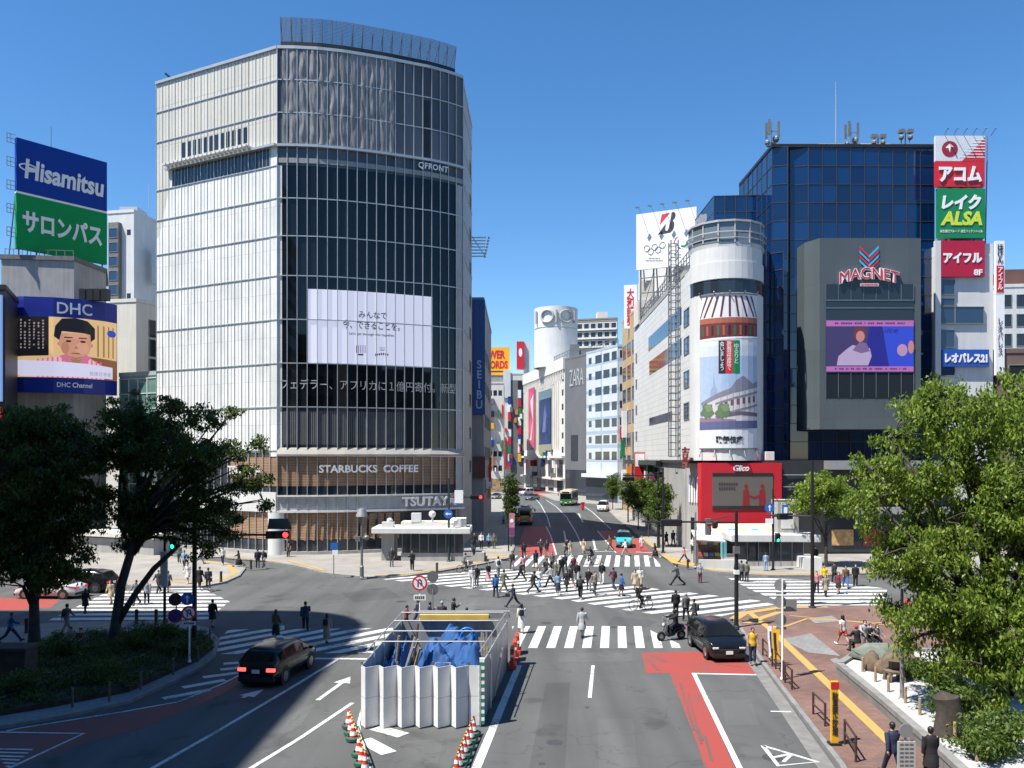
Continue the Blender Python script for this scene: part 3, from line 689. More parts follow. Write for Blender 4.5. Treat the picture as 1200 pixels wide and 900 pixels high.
# ===== building with the wraparound screen and the two-colour roof hoarding (far left)
dc = V((-52.5, 104)); DR = 11.5
arc = [(dc.x + DR * math.sin(math.radians(a)), dc.y - DR * math.cos(math.radians(a))) for a in range(-50, 66, 8)]
d = empty('screen_building', (-54, 104, 0), 'grey corner building carrying a wraparound blue video screen', 'building')
MB().prism([(-58.4, 96.6), (-50.6, 97.6), (-50, 104), (-53.8, 112), (-62, 112)], 0, 32.6).build('wall', CONC, d)
DP = Path((-58.8, 95.6), (-57, 94.6), (-54.5, 94.3), (-51.5, 94.9), (-48.8, 96.3), (-47.3, 98.2), (-46.7, 99.9))
s0, s1 = 0, DP.L; z0, z1 = 17.2, 27.9
BLUE = mat('screen_surround_blue', (.01, .025, .26), .4, noise=.06)
mb = MB(); DP.box(mb, 0, DP.L, z0, z1, -1.2, 0); hd = mb.build('screen_housing', BLUE, d)
u0 = 1.6; pz0, pz1 = 18.9, 25.7
SCR = lambda n, c, e=.55: mat('screen_' + n, tuple(k * .5 for k in hexc(c)), .4, noise=.03, emit=e, ecol=hexc(c))
mb = MB(); DP.box(mb, u0, DP.L - .1, pz0, pz1, 0, .04); pic = mb.build('screen_picture', SCR('wall', 'c9a878'), d)
def UV(u, v): return (u0 + (DP.L - .1 - u0) * u, pz0 + (pz1 - pz0) * v)
def shape(name, pts, m, par=None, dd=.05, path=None, fn=None):
    mb = MB(); (path or DP).poly(mb, [(fn or UV)(*p) for p in pts], dd); return mb.build(name, m, par or pic)
def ell(cx, cy, rx, ry, n=28, a0=0, a1=360): return [(cx + rx * math.cos(math.radians(a0 + (a1 - a0) * i / n)), cy + ry * math.sin(math.radians(a0 + (a1 - a0) * i / n))) for i in range(n + (a1 - a0 != 360))]
shape('blackboard', [(0, .32), (.42, .36), (.42, 1), (0, 1)], SCR('black', '15131a'))
mb = MB(); rr = random.Random(5)
for c in range(11):
    v = .92
    while v > .42:
        u = .02 + c * .035; h_ = rr.uniform(.018, .035)
        if rr.random() < .8: DP.poly(mb, [UV(u, v), UV(u + rr.uniform(.008, .016), v), UV(u + .014, v + h_), UV(u, v + h_)], .055)
        v -= .05
mb.build('chalk_writing', SCR('chalk', '8a8074'), pic)
shape('table', [(.6, 0), (1, 0), (1, .34), (.6, .38)], SCR('table', '7a4a2c'))
for i in range(4): shape('panel_strip', [(.8 + i * .05, .38), (.815 + i * .05, .38), (.815 + i * .05, .9), (.8 + i * .05, .92)], SCR('strip', '8a6a3a'), dd=.053)
shape('shirt', [(.3, .2), (.36, .27), (.5, .36), (.6, .42), (.72, .36), (.86, .22), (.86, 0), (.3, 0)], SCR('shirt', 'd8a0ae'), dd=.06)
shape('neck', [(.56, .2), (.7, .2), (.69, .45), (.57, .45)], SCR('skin3', '9a684f'), dd=.064); shape('face', [(.5, .74), (.5, .55), (.525, .42), (.57, .33), (.625, .3), (.68, .33), (.73, .43), (.75, .56), (.75, .74)], SCR('skin', 'b9846a'), dd=.07); shape('cheek', ell(.675, .5, .055, .1), SCR('skin_highlight', 'c48d74'), dd=.073); shape('cheek', ell(.545, .5, .03, .1), SCR('skin2', 'a87258'), dd=.0735); shape('forehead', ell(.64, .7, .08, .05), SCR('skin_highlight', 'c48d74'), dd=.074); shape('collar', [(.5, .36), (.56, .4), (.6, .26), (.56, .22)], SCR('collar', 'b8667e'), dd=.075); shape('collar', [(.75, .36), (.7, .4), (.65, .26), (.69, .22)], SCR('collar', 'b8667e'), dd=.075)  # cheek and forehead light and shade drawn into the screen portrait
for i in range(14): shape('check', [(.33 + i * .038, .0), (.343 + i * .038, .0), (.343 + i * .038, .3 + .05 * math.sin(i * .25)), (.33 + i * .038, .3 + .05 * math.sin(i * .25))], SCR('collar', 'b8667e'), dd=.0605)
shape('jaw_shade', [(.55, .37), (.625, .3), (.7, .37), (.63, .34)], SCR('skin3', '9a684f'), dd=.0745); shape('ears', ell(.625, .56, .14, .07), SCR('skin2', 'a87258'), dd=.065)
shape('hair', [(.46, .68), (.47, .85), (.52, .98), (.62, 1.0), (.72, .96), (.78, .85), (.78, .68), (.745, .62), (.74, .74), (.65, .76), (.52, .77), (.5, .62)], SCR('hair', '141015'), dd=.08)
for u in (.57, .68): shape('eye', ell(u, .61, .022, .018, 12), SCR('eye', '2a1a16'), dd=.08); shape('brow', [(u - .035, .66), (u + .035, .665), (u + .03, .68), (u - .03, .68)], SCR('hair', '141015'), dd=.08)
shape('mouth', [(.585, .405), (.66, .4), (.65, .42), (.6, .42)], SCR('lip', '7d4038'), dd=.08); shape('nose', [(.61, .49), (.645, .49), (.63, .54)], SCR('skin3', '9a684f'), dd=.078)
shape('paper', [(.13, .08), (.13, .28), (.55, .26), (.95, .22), (.95, .02), (.2, .02)], SCR('paper', 'c3c0d6'), dd=.085); shape('hand', ell(.06, .25, .07, .2), SCR('hand', '93604c'), dd=.088)
shape('badge', ell(.94, .8, .05, .06), SCR('badge', '1c3fa8'), dd=.06)
mb = MB(); DP.text(mb, '健康診断書', *UV(.83, .09), .5, 2.6, .09, .01); mb.build('caption', SCR('caption', '8f8aa6'), pic)
mb = MB(); DP.text(mb, 'DHC', UV(.62, 0)[0], 26.75, 1.3, 3.6, .03, .06, 0, .01); DP.text(mb, 'DHC Channel', UV(.62, 0)[0], 18.1, .55, 3.6, .03, .05, 0, .01); mb.build('lettering', LET_W, hd)
mb = MB(); DP.box(mb, 0, 1.3, z0 + .3, z1, .01, .05); mb.build('light_strip', mat('blue_light', (.01, .03, .5), .3, noise=0, emit=.15), hd)
for i, x in enumerate((98, 107, 115, 124)):
    mb = MB(); p = at_depth(x, 350, 97); mb.box(p.x - .35, p.x + .35, p.y - .4, p.y + .4, 27.9, 29.2); mb.build('projector_lamp', DARK, d)
mb = MB(); mb.prism([(-58.6, 96.4), (-50.5, 97.4), (-49.8, 104), (-53.6, 112.2), (-62.2, 112.2)], 32.6, 33.1); mb.build('roof', CONC_D, d)
mb = MB()
for x in lin(-58.2, -50.8, 8): mb.cyl((x, 97 + (x + 58) * .12, 33.1), (x, 97 + (x + 58) * .12, 33.9), .04, n=5)
mb.tube([(-58.2, 97, 33.85), (-50.8, 97.9, 33.85)], .04, 5); mb.build('roof_railing', STEEL, d)
HP = Path((-56.3, 96), (-50, 104.3))
h = empty('roof_hoarding', (-53, 100, 33), 'big square roof billboard, blue above and green below, over the grey screen building', 'billboard')
zt = 46.3; zm = 40.1; zl = 33.7
mb = MB(); HP.box(mb, 0, HP.L, zm + .12, zt, -.5, 0); mb.build('upper_panel', mat('hoarding_blue', (.008, .05, .3), .7, spec=.15, noise=.03), h)
mb = MB(); HP.box(mb, 0, HP.L, zl, zm - .12, -.5, 0); mb.build('lower_panel', mat('hoarding_green', (.004, .28, .08), .7, spec=.15, noise=.03), h)
mb = MB(); HP.box(mb, 0, HP.L, zm - .12, zm + .12, -.45, .03); mb.build('divider', SG_WHITE, h)
mb = MB(); HP.text(mb, 'Hisamitsu', HP.L * .52, 43.0, 2.3, HP.L * .88, .02, .05, 0, .03, .1)
mb.tube([HP.at(1.25 + .95 * math.cos(t), 43.15 + .38 * math.sin(t), .06) for t in lin(0, 6.283, 24)], .09, 5, caps=False)
mb.build('lettering', LET_W, h); mb = MB(); HP.text(mb, 'サロンパス', HP.L * .5, 37.0, 2.5, HP.L * .88, .02, .05, 0, .035); mb.build('lettering', LET_W, h)
mb = MB()
for s_ in lin(.4, HP.L - .4, 5): mb.cyl(HP.at(s_, 33.1, -.4), HP.at(s_, zt - .5, -.5), .1, n=6); mb.cyl(HP.at(s_, 33.1, -3), HP.at(s_, zt - 3, -.5), .08, n=6)
for z in lin(35, 45.6, 4):
    for t in (0, .5, 1): p = HP.at(-.9, z + t, -.3); mb.cyl(p, HP.at(0, z + t, -.3), .04, n=4)
    mb.cyl(HP.at(-.9, z, -.3), HP.at(-.9, z + 1, -.3), .04, n=4); mb.cyl(HP.at(-.5, z, -.3), HP.at(-.5, z + 1, -.3), .03, n=4)
mb.cyl(HP.at(4, zt, -.5), HP.at(4, zt + 2.6, -.5), .04, n=5); mb.build('frame', STEEL, h)

# ===== white corner building with the round end, painted banner and red shop screen
MX = 18.85
TILE = bricks('white_wall_tile', (.66, .66, .64), (.62, .62, .605), (.42, .42, .42), 1.5, .72, .03, .5, .05, .25, .5, .15)
cyl_c = V((22.35, 88.4)); CR = 3.7
arcp = [(cyl_c.x + CR * math.cos(math.radians(a)), cyl_c.y + CR * math.sin(math.radians(a))) for a in range(180, 361, 10)]
MW = Path((19.2, 133), (cyl_c.x - CR, 88.4)); MC = Path(*arcp)
w = empty('corner_department_store', (23, 95, 0), 'long white tiled shop building with a rounded corner and red screen at its foot', 'building')
mb = MB().prism([(19.2, 133)] + [tuple(p) for p in MC.p] + [(cyl_c.x + CR, 98), (34, 100), (34, 133)], 9.6, 29.6); mb.build('wall', TILE, w)
mb = MB(); MC.box(mb, -.0, MC.L, 29.6, 31.1, -2, 0); MC.box(mb, 0, MC.L, 27.9, 29.6, 0, .12); MC.box(mb, 0, MC.L, 9.6, 26.4, 0, .08); mb.build('round_end', BRIGHT, w)
mb = MB(); MC.panes(mb, lin(.2, MC.L - .2, 14), [26.5, 27.85], .05); mb.build('round_window_band', GL, w)
mb = MB()
wr = []
for (x0, x1, ya, yb) in ((760, 799, 396, 412), (761, 799, 424, 440), (761, 788, 490, 499)):
    sa, sb = MW.sx(x0), MW.sx(x1); zt_, zb_ = MW.z(x0, ya), MW.z(x0, yb)
    n_ = 9
    for a, c in zip(lin(sa, sb, n_), lin(sa, sb, n_)[1:]): wr.append((a, c - .15, zb_, zt_))
windows(w, MW, wr, GLB, ALU_D, .05, .02, sub=False)
windows(w, MW, [(s_, s_ + 1.2, z_, z_ + 1.3) for s_ in (2.5,) for z_ in (12.5, 16.5, 20.5, 24.5)] + [(MW.L - 3.2, MW.L - .3, z_, z_ + 1.7) for z_ in (14, 17.4, 21, 24)], GLB, ALU_D, .06)
mb = MB(); MW.box(mb, 0, MW.L - 3, 29.6, 30.2, -.3, .05); mb.build('parapet', CONC, w)
mb = MB()
for s_ in lin(2, MW.L - 2, 26): mb.cyl(MW.at(s_, 30.2, -.3), MW.at(s_, 32, -.3), .06, n=5)
for z in (30.8, 31.4, 32): MW.box(mb, 2, MW.L - 2, z, z + .08, -.34, -.26)
mb.build('roof_railing', STEEL, w)
mb = MB()                                                          # external ladder tower
for ds in (5.2, 6.6):
    for dd in (.3, 1.1): mb.cyl(MW.at(MW.L - ds, 10, dd), MW.at(MW.L - ds, 34, dd), .07, n=6)
for z in lin(10, 33.6, 30):
    for a, c in (((5.2, .3), (6.6, .3)), ((5.2, 1.1), (6.6, 1.1)), ((5.2, .3), (5.2, 1.1)), ((6.6, .3), (6.6, 1.1))): mb.cyl(MW.at(MW.L - a[0], z, a[1]), MW.at(MW.L - c[0], z, c[1]), .045, n=4)
mb.build('ladder_tower', STEEL, w)
# glass lookout on top of the round end
POLEG_ = mat('frame_pale', (.42, .42, .41), .5, .2)
oc = [(cyl_c.x + .1 + 3.75 * math.cos(math.radians(a)), cyl_c.y + .4 + 3.75 * math.sin(math.radians(a))) for a in range(170, 371, 25)]
OP = Path(*oc)
mb = MB(); OP.panes(mb, OP.b, [31.6, 33.7], 0); lk = mb.build('lookout_glazing', glassmat('lookout_glass', (.13, .16, .19), .08, .5), w)
mb = MB(); OP.box(mb, 0, OP.L, 31.1, 31.6, -.5, .15); OP.box(mb, 0, OP.L, 33.7, 33.9, -.3, .2)
for s_ in OP.b: OP.box(mb, max(s_ - .07, 0), min(s_ + .07, OP.L), 31.6, 33.7, -.02, .1)
OP.box(mb, 0, OP.L, 32.6, 32.72, .3, .38); OP.box(mb, 0, OP.L, 32.0, 32.08, .3, .38)
mb.prism([(20, 88), (25.5, 88), (25.5, 93), (20, 93)], 33.71, 33.85); mb.build('lookout_frame', POLEG_, w)
# banner on the round end
BN0, BN1 = MC.sx(821.5), MC.sx(885.5); bz0, bz1 = MC.z(853, 525), MC.z(853, 345)
def BU(u, v): return (BN0 + (BN1 - BN0) * u, bz1 - (bz1 - bz0) * v)
mb = MB(); MC.box(mb, BN0, BN1, bz0, bz1, .1, .16); bn = mb.build('banner', mat('banner_white', (.66, .67, .69), .6, noise=.03), w)
PAINT = lambda n, c: mat('print_' + n, c, .6, noise=.05, ns=2)
def bshape(name, pts, m, dd): shape(name, pts, m, bn, dd, MC, BU)
bshape('printed_sky', [(0, .4), (1, .4), (1, .8), (0, .8)], PAINT('sky', (.36, .45, .6)), .165)
bshape('printed_sky', [(0, .33), (1, .33), (1, .41), (0, .41)], PAINT('sky2', (.55, .6, .68)), .163)
for i in range(9):
    t = -1 + i / 4; u = .5 + t * .5
    bshape('eave_rib', [(.5 + t * .36 - .015, 0.01), (.5 + t * .36 + .02, .01), (min(max(u * 1 + t * .06 + .02, 0.02), 1), .145), (min(max(u + t * .06 - .012, 0), .98), .145)], PAINT('maroon', (.12, .022, .022)), .17)
bshape('eave_band', [(0, .15), (1, .15), (1, .185), (0, .185)], PAINT('rust', (.34, .1, .06)), .175); bshape('eave_band', [(0, .185), (1, .185), (1, .285), (0, .285)], PAINT('darkred', (.14, .02, .022)), .172)
for i in range(11): bshape('drape', [(.04 + i * .088, .2), (.075 + i * .088, .2), (.075 + i * .088, .265), (.04 + i * .088, .265)], PAINT('drape' + str(i % 3), [(.02, .12, .07), (.3, .1, .05), (.01, .01, .012)][i % 3]), .178)
bshape('eave_band', [(0, .285), (1, .27), (1, .282), (0, .3)], SG_WHITE, .18)
for u, m in ((.33, LET_K), (.44, SG_RED), (.55, SG_GREEN)): bshape('printed_stripe', [(u, .3), (u + .11, .3), (u + .11, .515), (u, .515)], m, .182)
mb = MB()
for u, t in ((.385, '会いましょう'), (.495, '歌舞伎座で'), (.605, 'ゆるりと')):
    s_, z_ = BU(u, .4 if len(t) > 4 else .385); MC.text(mb, vert(t), s_, z_, (bz1 - bz0) * (.19 if len(t) > 4 else .13), .42, .19, .01)
mb.build('banner_lettering', LET_W, bn)
bshape('printed_tower', [(.2, .8), (.2, .62), (.24, .6), (.25, .5), (.28, .6), (.31, .62), (.31, .8)], PAINT('tower', (.25, .34, .48)), .17); bshape('printed_tower', [(.42, .8), (.42, .5), (.6, .48), (.62, .8)], PAINT('tower2', (.3, .42, .6)), .17)
bshape('printed_hall', [(.06, .86), (.06, .7), (.3, .66), (.5, .63), (.7, .58), (.97, .6), (1, .86)], PAINT('hall', (.56, .52, .52)), .175)
bshape('printed_roof', [(.02, .705), (.3, .645), (.52, .61), (.6, .56), (.72, .53), (.9, .58), (1, .56), (1, .6), (.8, .62), (.55, .645), (.3, .68), (.05, .725)], PAINT('roof', (.2, .2, .26)), .18)
for i in range(7): bshape('printed_column', [(.36 + i * .095, .665 - i * .008), (.375 + i * .095, .665 - i * .008), (.375 + i * .095, .79), (.36 + i * .095, .79)], PAINT('column', (.34, .3, .32)), .178)
for v in (.655, .74): bshape('printed_eave', [(.28, v + .05), (.6, v + .01), (1, v - .03), (1, v - .015), (.6, v + .025), (.28, v + .065)], PAINT('roof', 0), .183)
for i in range(6): bshape('printed_opening', [(.42 + i * .095, .69 - i * .006), (.47 + i * .095, .69 - i * .006), (.47 + i * .095, .73 - i * .006), (.42 + i * .095, .73 - i * .006)], PAINT('opening', (.14, .08, .1)), .18)
bshape('printed_canopy', [(.3, .79), (.65, .76), (1, .77), (1, .795), (.66, .785), (.3, .81)], PAINT('canopy', (.13, .1, .14)), .185)
for u in (.14, .4):
    bshape('printed_tree', [(u + .11 * math.cos(a_) * (1 + .25 * math.sin(5 * a_)), .76 + .05 * math.sin(a_) * (1 + .2 * math.cos(7 * a_))) for a_ in lin(0, 6.1, 26)], PAINT('leaf', (.1, .17, .08)), .19); bshape('printed_tree', [(u + .03 + .06 * math.cos(a_) * (1 + .3 * math.sin(4 * a_)), .738 + .025 * math.sin(a_)) for a_ in lin(0, 6.1, 20)], PAINT('leaf2', (.17, .23, .12)), .193)
bshape('printed_road', [(0, .83), (1, .82), (1, .87), (0, .88)], PAINT('road', (.1, .11, .22)), .19); bshape('printed_road', [(0, .8), (.6, .815), (.6, .835), (0, .835)], PAINT('people', (.25, .16, .22)), .188)
mb = MB(); s_, z_ = BU(.5, .945); MC.text(mb, '歌舞伎座', s_, z_, .75, 2.6, .19, .01, 0, .03); mb.build('banner_lettering', LET_K, bn)
mb = MB()
for u in (.03, .27, .5, .73, .97):
    for v in (1.0, 0): s_, z_ = BU(u, v); mb.cyl(MC.at(s_, z_, .1), MC.at(s_, z_ + (.3 if v == 0 else -.9), .5), .06, n=5)
MC.box(mb, BN0, BN1, bz1, bz1 + .12, .1, .25); MC.box(mb, BN0, BN1, bz0 - .12, bz0, .1, .25); mb.build('banner_rail', STEEL, w)
# grey base floor
MB().prism([(19.0, 104), (18.9, 90.2), (21, 86.4), (26, 85.6), (45, 86), (45, 100), (34, 104)], .12, 9.58).build('base_wall', mat('base_black', (.03, .03, .032), .5, noise=.15), w)
BW = Path((18.7, 104), (18.7, 90.0)); BF = Path((18.7, 90), (20.2, 86.0))
mb = MB(); BW.box(mb, 0, BW.L, .12, 9.3, 0, .2); BF.box(mb, 0, BF.L, .12, 9.3, 0, .15); mb.build('base_cladding', CONC, w)
MB().prism([(18.9, 133), (18.9, 104), (34, 104), (34, 133)], .12, 9.58).build('base_wall', CONC, w)
SB = Path((18.9, 133), (18.9, 104)); windows(w, SB, [(a, a + 3.2, 1, 4) for a in lin(1, 25, 6)] + [(a, a + 3.2, 5, 8.6) for a in lin(1, 25, 6)], GSEE, ALU_D, .1)
mb = MB(); SB.box(mb, 0, SB.L, 8.9, 9.5, 0, 1.2); BW.box(mb, 0, BW.L, 9.3, 9.58, 0, .5); BF.box(mb, 0, BF.L, 9.3, 9.58, 0, .4); mb.build('canopy', DARK, w)
for j, s_ in enumerate((1.0, 2.4)):                                 # twin tall arch mark on the cladding
    mb = MB()
    for k in range(2):
        c = s_ + k * .55; mb.tube([BF.at(c - .22, 5.2, .25), BF.at(c - .18, 7.2, .25), BF.at(c, 7.8, .25), BF.at(c + .18, 7.2, .25), BF.at(c + .22, 5.2, .25)], .09, 6)
    mb.build('arch_emblem', LET_W, w)
mb = MB(); BF.box(mb, .9, 1.9, .13, 3.6, .15, .18); mb.build('doorway', DARK, w)
RP = Path((18.95, 84.6), (27.2, 85.2)); 
mb = MB(); RP.box(mb, 0, RP.L, 3.3, 9.35, -1.2, 0); rs = mb.build('red_screen_surround', SG_RED, w)
a0, a1 = RP.sx(834.5), RP.sx(905.5); mb = MB(); RP.box(mb, a0, a1, 4.7, 8.35, .01, .06); sc = mb.build('shop_screen', SCR('taupe', '77706a', .14), rs)
mb = MB(); RP.box(mb, a0, a1, 4.7, 5.05, .06, .08); RP.box(mb, a0, a1, 8.0, 8.35, .06, .08); mb.build('screen_bar', SCR('bar', '3a3836', .1), sc)
mb = MB()
for cx in (874, 893):
    c = RP.sx(cx); RP.poly(mb, [(c + .2 * math.cos(t), 7.0 + .22 * math.sin(t)) for t in lin(0, 6.28, 14)], .09); RP.poly(mb, [(c - .35, 5.06), (c - .3, 6.6), (c, 6.75), (c + .3, 6.6), (c + .35, 5.06)], .09)
    RP.poly(mb, [(c - .1, 6.3), (c + (.95 if cx < 880 else -.95), 5.9), (c + (.95 if cx < 880 else -.95), 5.75), (c, 6.0)], .092)
mb.build('screen_figures', SCR('redfig', '9c3038', .15), sc)
mb = MB()
for z_, n_ in ((7.1, 8), (6.65, 7)):
    for k in range(n_): c = RP.sx(853) - .95 + k * .25; RP.poly(mb, [(c, z_), (c + .17, z_), (c + .17, z_ + .26), (c + .05, z_ + .3), (c, z_ + .2)], .09)
mb.build('screen_lettering', SCR('greytext', '4c4846', .1), sc)
mb = MB(); RP.text(mb, 'Glico', RP.sx(868.5), 8.85, .62, 1.6, .02, .08, 0, .02, .3); mb.build('lettering', LET_W, rs)
AW = Path((18.4, 84.0), (27.6, 84.6))                               # painted skirt below the screen
vs = []
mb = MB(); nn = 20
for i, s_ in enumerate(lin(0, AW.L, nn)): vs += [AW.at(s_, 3.3, -.2), AW.at(s_, 2.55, .35), AW.at(s_, 1.75 + .2 * math.sin(s_ * .5), .7)]
mb.add(vs, [(3 * i + k, 3 * i + 3 + k, 3 * i + 4 + k, 3 * i + 1 + k) for i in range(nn) for k in range(1)], 0); mb.add(vs, [(3 * i + 1, 3 * i + 4, 3 * i + 5, 3 * i + 2) for i in range(nn)], 1)
for i in range(7): c = 1 + i * 1.2; mb.add([AW.at(c + .6 * math.cos(t), 2.5 + .35 * math.sin(t), .42 - .35 * math.sin(t) * .6) for t in lin(0, 6.28, 12)], [tuple(range(13))], 2 + i % 2)
mb.build('painted_skirt', [PAINT('cream', (.72, .62, .42)), PAINT('pale', (.6, .66, .7)), PAINT('cyan', (.12, .42, .62)), PAINT('peach', (.75, .5, .3))], w)
mb = MB(); MC.text(mb, '喜', MC.sx(806) if False else .35, 9.9, 2.2, 1.9, .6, .15, 0, .02); mb.build('wall_emblem', mat('rust_red', (.2, .05, .04), .6), w)
mb = MB(); p = at_depth(886, 538, 85.5); mb.box(p.x - .5, p.x + .5, 85.6, 86.4, 9.6, 10.7); mb.box(p.x + 1, p.x + 1.9, 85.6, 86.4, 9.6, 10.5); mb.build('air_unit', CREAM, w, bevel=.04)
mb = MB(); EF = Path((27.4, 85.5), (45, 86))
for z in (5.6, 6.9, 8.1): EF.box(mb, 0, 4.2, z, z + .1, 0, .1)
EF.box(mb, 4.2, EF.L, 8.7, 9.58, 0, 1.4); EF.box(mb, 4.2, EF.L, 4.2, 4.9, 0, 1.0); mb.build('shop_canopy', ALU, w)
mb = MB(); EF.panes(mb, lin(4.4, EF.L, 9), [.3, 4.1], .02); mb.build('shop_glazing', GSEE, w)
for i, c in enumerate(((.5, .3, .12), (.45, .04, .05), (.5, .45, .35), (.2, .1, .06))):
    mb = MB(); EF.box(mb, 5 + i * 3.2, 7.2 + i * 3.2, 1.0, 2.6, .05, .12); mb.build('shop_poster', mat('poster%d' % i, c, .6, noise=.4, ns=3), w)

# ===== blue glass tower with the big screen on its grey frame
t = empty('blue_glass_tower', (36, 96, 0), 'dark blue glass tower with a grey framed video screen on its front', 'building')
GT = glassmat('navy_curtain_glass', (.002, .022, .085), .03, .8, .09, .2, 1.5, 0, .35)
TF = Path((28.3, 92), (29.9, 91.6), (30.3, 92.2), (32.2, 91.8), (46.0, 92)); TL = Path((28.3, 105), (28.3, 92)); TZ = 43.6
MB().prism([(28.6, 92.4), (45.8, 92.4), (45.8, 105), (28.6, 105)], 0, TZ - .2).build('wall', DARK, t)
zs = lin(9.6, TZ, 17); st = lin(TF.b[3], TF.L, 9)
mb = MB(); TF.panes(mb, TF.b[:4] + st[1:], zs, 0, 0, .012); TL.panes(mb, lin(0, TL.L, 7), zs, 0, 0, .012); mb.build('curtain_glazing', GT, t)
mb = MB()
for s_ in TF.b[:4] + st[1:]: TF.box(mb, max(s_ - .04, 0), min(s_ + .04, TF.L), 9.6, TZ, .0, .06)
for z in zs: TF.box(mb, 0, TF.L, z - .035, z + .035, 0, .05); TL.box(mb, 0, TL.L, z - .035, z + .035, 0, .05)
for s_ in lin(0, TL.L, 7)[:-1]: TL.box(mb, s_, s_ + .06, 9.6, TZ, 0, .06)
mb.build('mullions', mat('bronze_mullion', (.075, .07, .07), .45, .5), t)
MB().prism([(28.2, 91.7), (46, 91.8), (46, 105), (28.2, 105)], TZ, TZ + .35).build('roof', DARK, t)
mb = MB(); mb.box(34.5, 42.5, 95, 100, TZ + .35, TZ + 1.6); mb.box(39.2, 40.6, 94.4, 96, TZ + .35, TZ + 1.3); mb.build('roof_house', CREAM, t)
LBF = Path((23.4, 98), (28.3, 97.6)); LBL = Path((23.4, 108), (23.4, 98)); z2 = 40.2
MB().prism([(23.7, 98.3), (28.3, 98), (28.3, 108), (23.7, 108)], 29, z2 - .1).build('lower_block', DARK, t)
mb = MB(); LBF.panes(mb, lin(0, LBF.L, 4), lin(29, z2, 6), 0, 0, .012); LBL.panes(mb, lin(0, LBL.L, 6), lin(29, z2, 6), 0, 0, .012); mb.build('lower_glazing', GT, t)
mb = MB()
for s_ in lin(0, LBF.L, 4): LBF.box(mb, s_, s_ + .07, 29, z2, 0, .06)
for z in lin(29, z2, 6): LBF.box(mb, 0, LBF.L, z - .04, z + .04, 0, .05); LBL.box(mb, 0, LBL.L, z - .04, z + .04, 0, .05)
mb.build('lower_mullions', mat('bronze_mullion', 0), t)
mb = MB()                                                          # zig-zag side bay between the round end and the tower front
ZG = Path((26.1, 91), (27.2, 90.4), (28.0, 91.6), (29.2, 90.8)); ZG.panes(mb, ZG.b, lin(9.6, 32, 12), 0, 0, .012); MB.build(mb, 'side_bay_glazing', GT, t)
mb = MB()
for z in lin(9.6, 32, 12): ZG.box(mb, 0, ZG.L, z - .04, z + .04, 0, .06)
for s_ in ZG.b: ZG.box(mb, max(0, s_ - .05), min(ZG.L, s_ + .05), 9.6, 32, 0, .06)
MB.build(mb, 'side_bay_mullions', mat('bronze_mullion', 0), t)
FR = Path((31.0, 89.6), (31.9, 87.6), (42.4, 87.6)); fz0, fz1 = FR.z(1000, 503), FR.z(1000, 279)
GREYF = bricks('frame_grey_panel', (.088, .106, .114), (.08, .098, .106), (.06, .065, .065), 2.6, 7, .015, .45, .06, .3, 0, .1)
mb = MB(); mb.prism([(31.0, 89.6), (31.9, 87.6), (42.4, 87.6), (42.4, 91.9), (31.0, 91.9)], fz0, fz1); fr = mb.build('screen_frame', GREYF, t)
fx0, fx1 = FR.sx(968), FR.sx(1070.5)
mb = MB(); FR.box(mb, fx0, fx1, FR.z(1000, 466), FR.z(1000, 333), .01, .05)
mb.build('dark_field', GL, fr)
mb = MB()
for y in (352, 361, 376, 436): FR.box(mb, fx0, fx1, FR.z(1000, y) - .05, FR.z(1000, y) + .05, .05, .1)
for s_ in lin(fx0, fx1, 7): FR.box(mb, s_ - .03, s_ + .03, FR.z(1000, 352), FR.z(1000, 333), .05, .1); FR.box(mb, s_ - .03, s_ + .03, FR.z(1000, 466), FR.z(1000, 437), .05, .1)
mb.build('field_bars', STEEL, fr)
def FU(u, v): return (fx0 + .05 + (fx1 - fx0 - .1) * u, FR.z(1000, 435.5) + (FR.z(1000, 376) - FR.z(1000, 435.5)) * v)
def fshape(name, pts, m, dd): return shape(name, pts, m, vid, dd, FR, FU)
a, c = FU(0, 0), FU(1, 1); mb = MB(); FR.box(mb, a[0], c[0], a[1], c[1], .05, .14); vid = mb.build('video_screen', SCR('navy', '23237e', .4), fr)
fshape('video_backdrop', [(0, .1), (.42, .1), (.5, .9), (0, .9)], SCR('mauve', '383058', .5), .145); fshape('video_backdrop', [(.72, .1), (1, .1), (1, .9), (.64, .9)], SCR('blue', '2c3fae', .5), .145)
fshape('video_band', [(0, .89), (1, .89), (1, 1), (0, 1)], SCR('pink', '9c5c98', .5), .15); fshape('video_band', [(0, 0), (1, 0), (1, .1), (0, .1)], SCR('pink', '9c5c98', .5), .15)
fshape('singer_coat', [(.12, .12), (.14, .3), (.22, .42), (.3, .52), (.36, .5), (.42, .54), (.5, .45), (.52, .3), (.48, .12)], SCR('coat', '9a8aa8', .5), .155)
fshape('singer_hair', ell(.385, .73, .075, .15, 18), SCR('brown', '5a3030', .5), .157); fshape('singer_face', ell(.39, .69, .05, .11, 16), SCR('rose', 'a8706e', .5), .16); fshape('singer_sleeve', [(.3, .42), (.38, .58), (.46, .56), (.5, .4), (.4, .36)], SCR('mauve2', '6a5278', .5), .162)
fshape('light_ball', ell(.87, .42, .06, .12, 16), SCR('peach', '9c7a9a', .5), .155); fshape('light_ball', ell(.97, .48, .035, .13, 16), SCR('rose', 'a8706e', .5), .157)
mb = MB(); s_, z_ = FU(.7, .8); FR.text(mb, 'Juice', s_, z_, .7, 2.2, .16, .01, 0, 0, .3);
for v in (.93, .035):
    u = .1
    while u < .9:
        du = rr.uniform(.008, .02); FR.poly(mb, [FU(u, v), FU(u + du, v), FU(u + du, v + .035), FU(u, v + .035)], .16); u += du + rr.choice((.006, .006, .03))
mb.build('video_lettering', SCR('dim', '3a2a66', .3), vid)
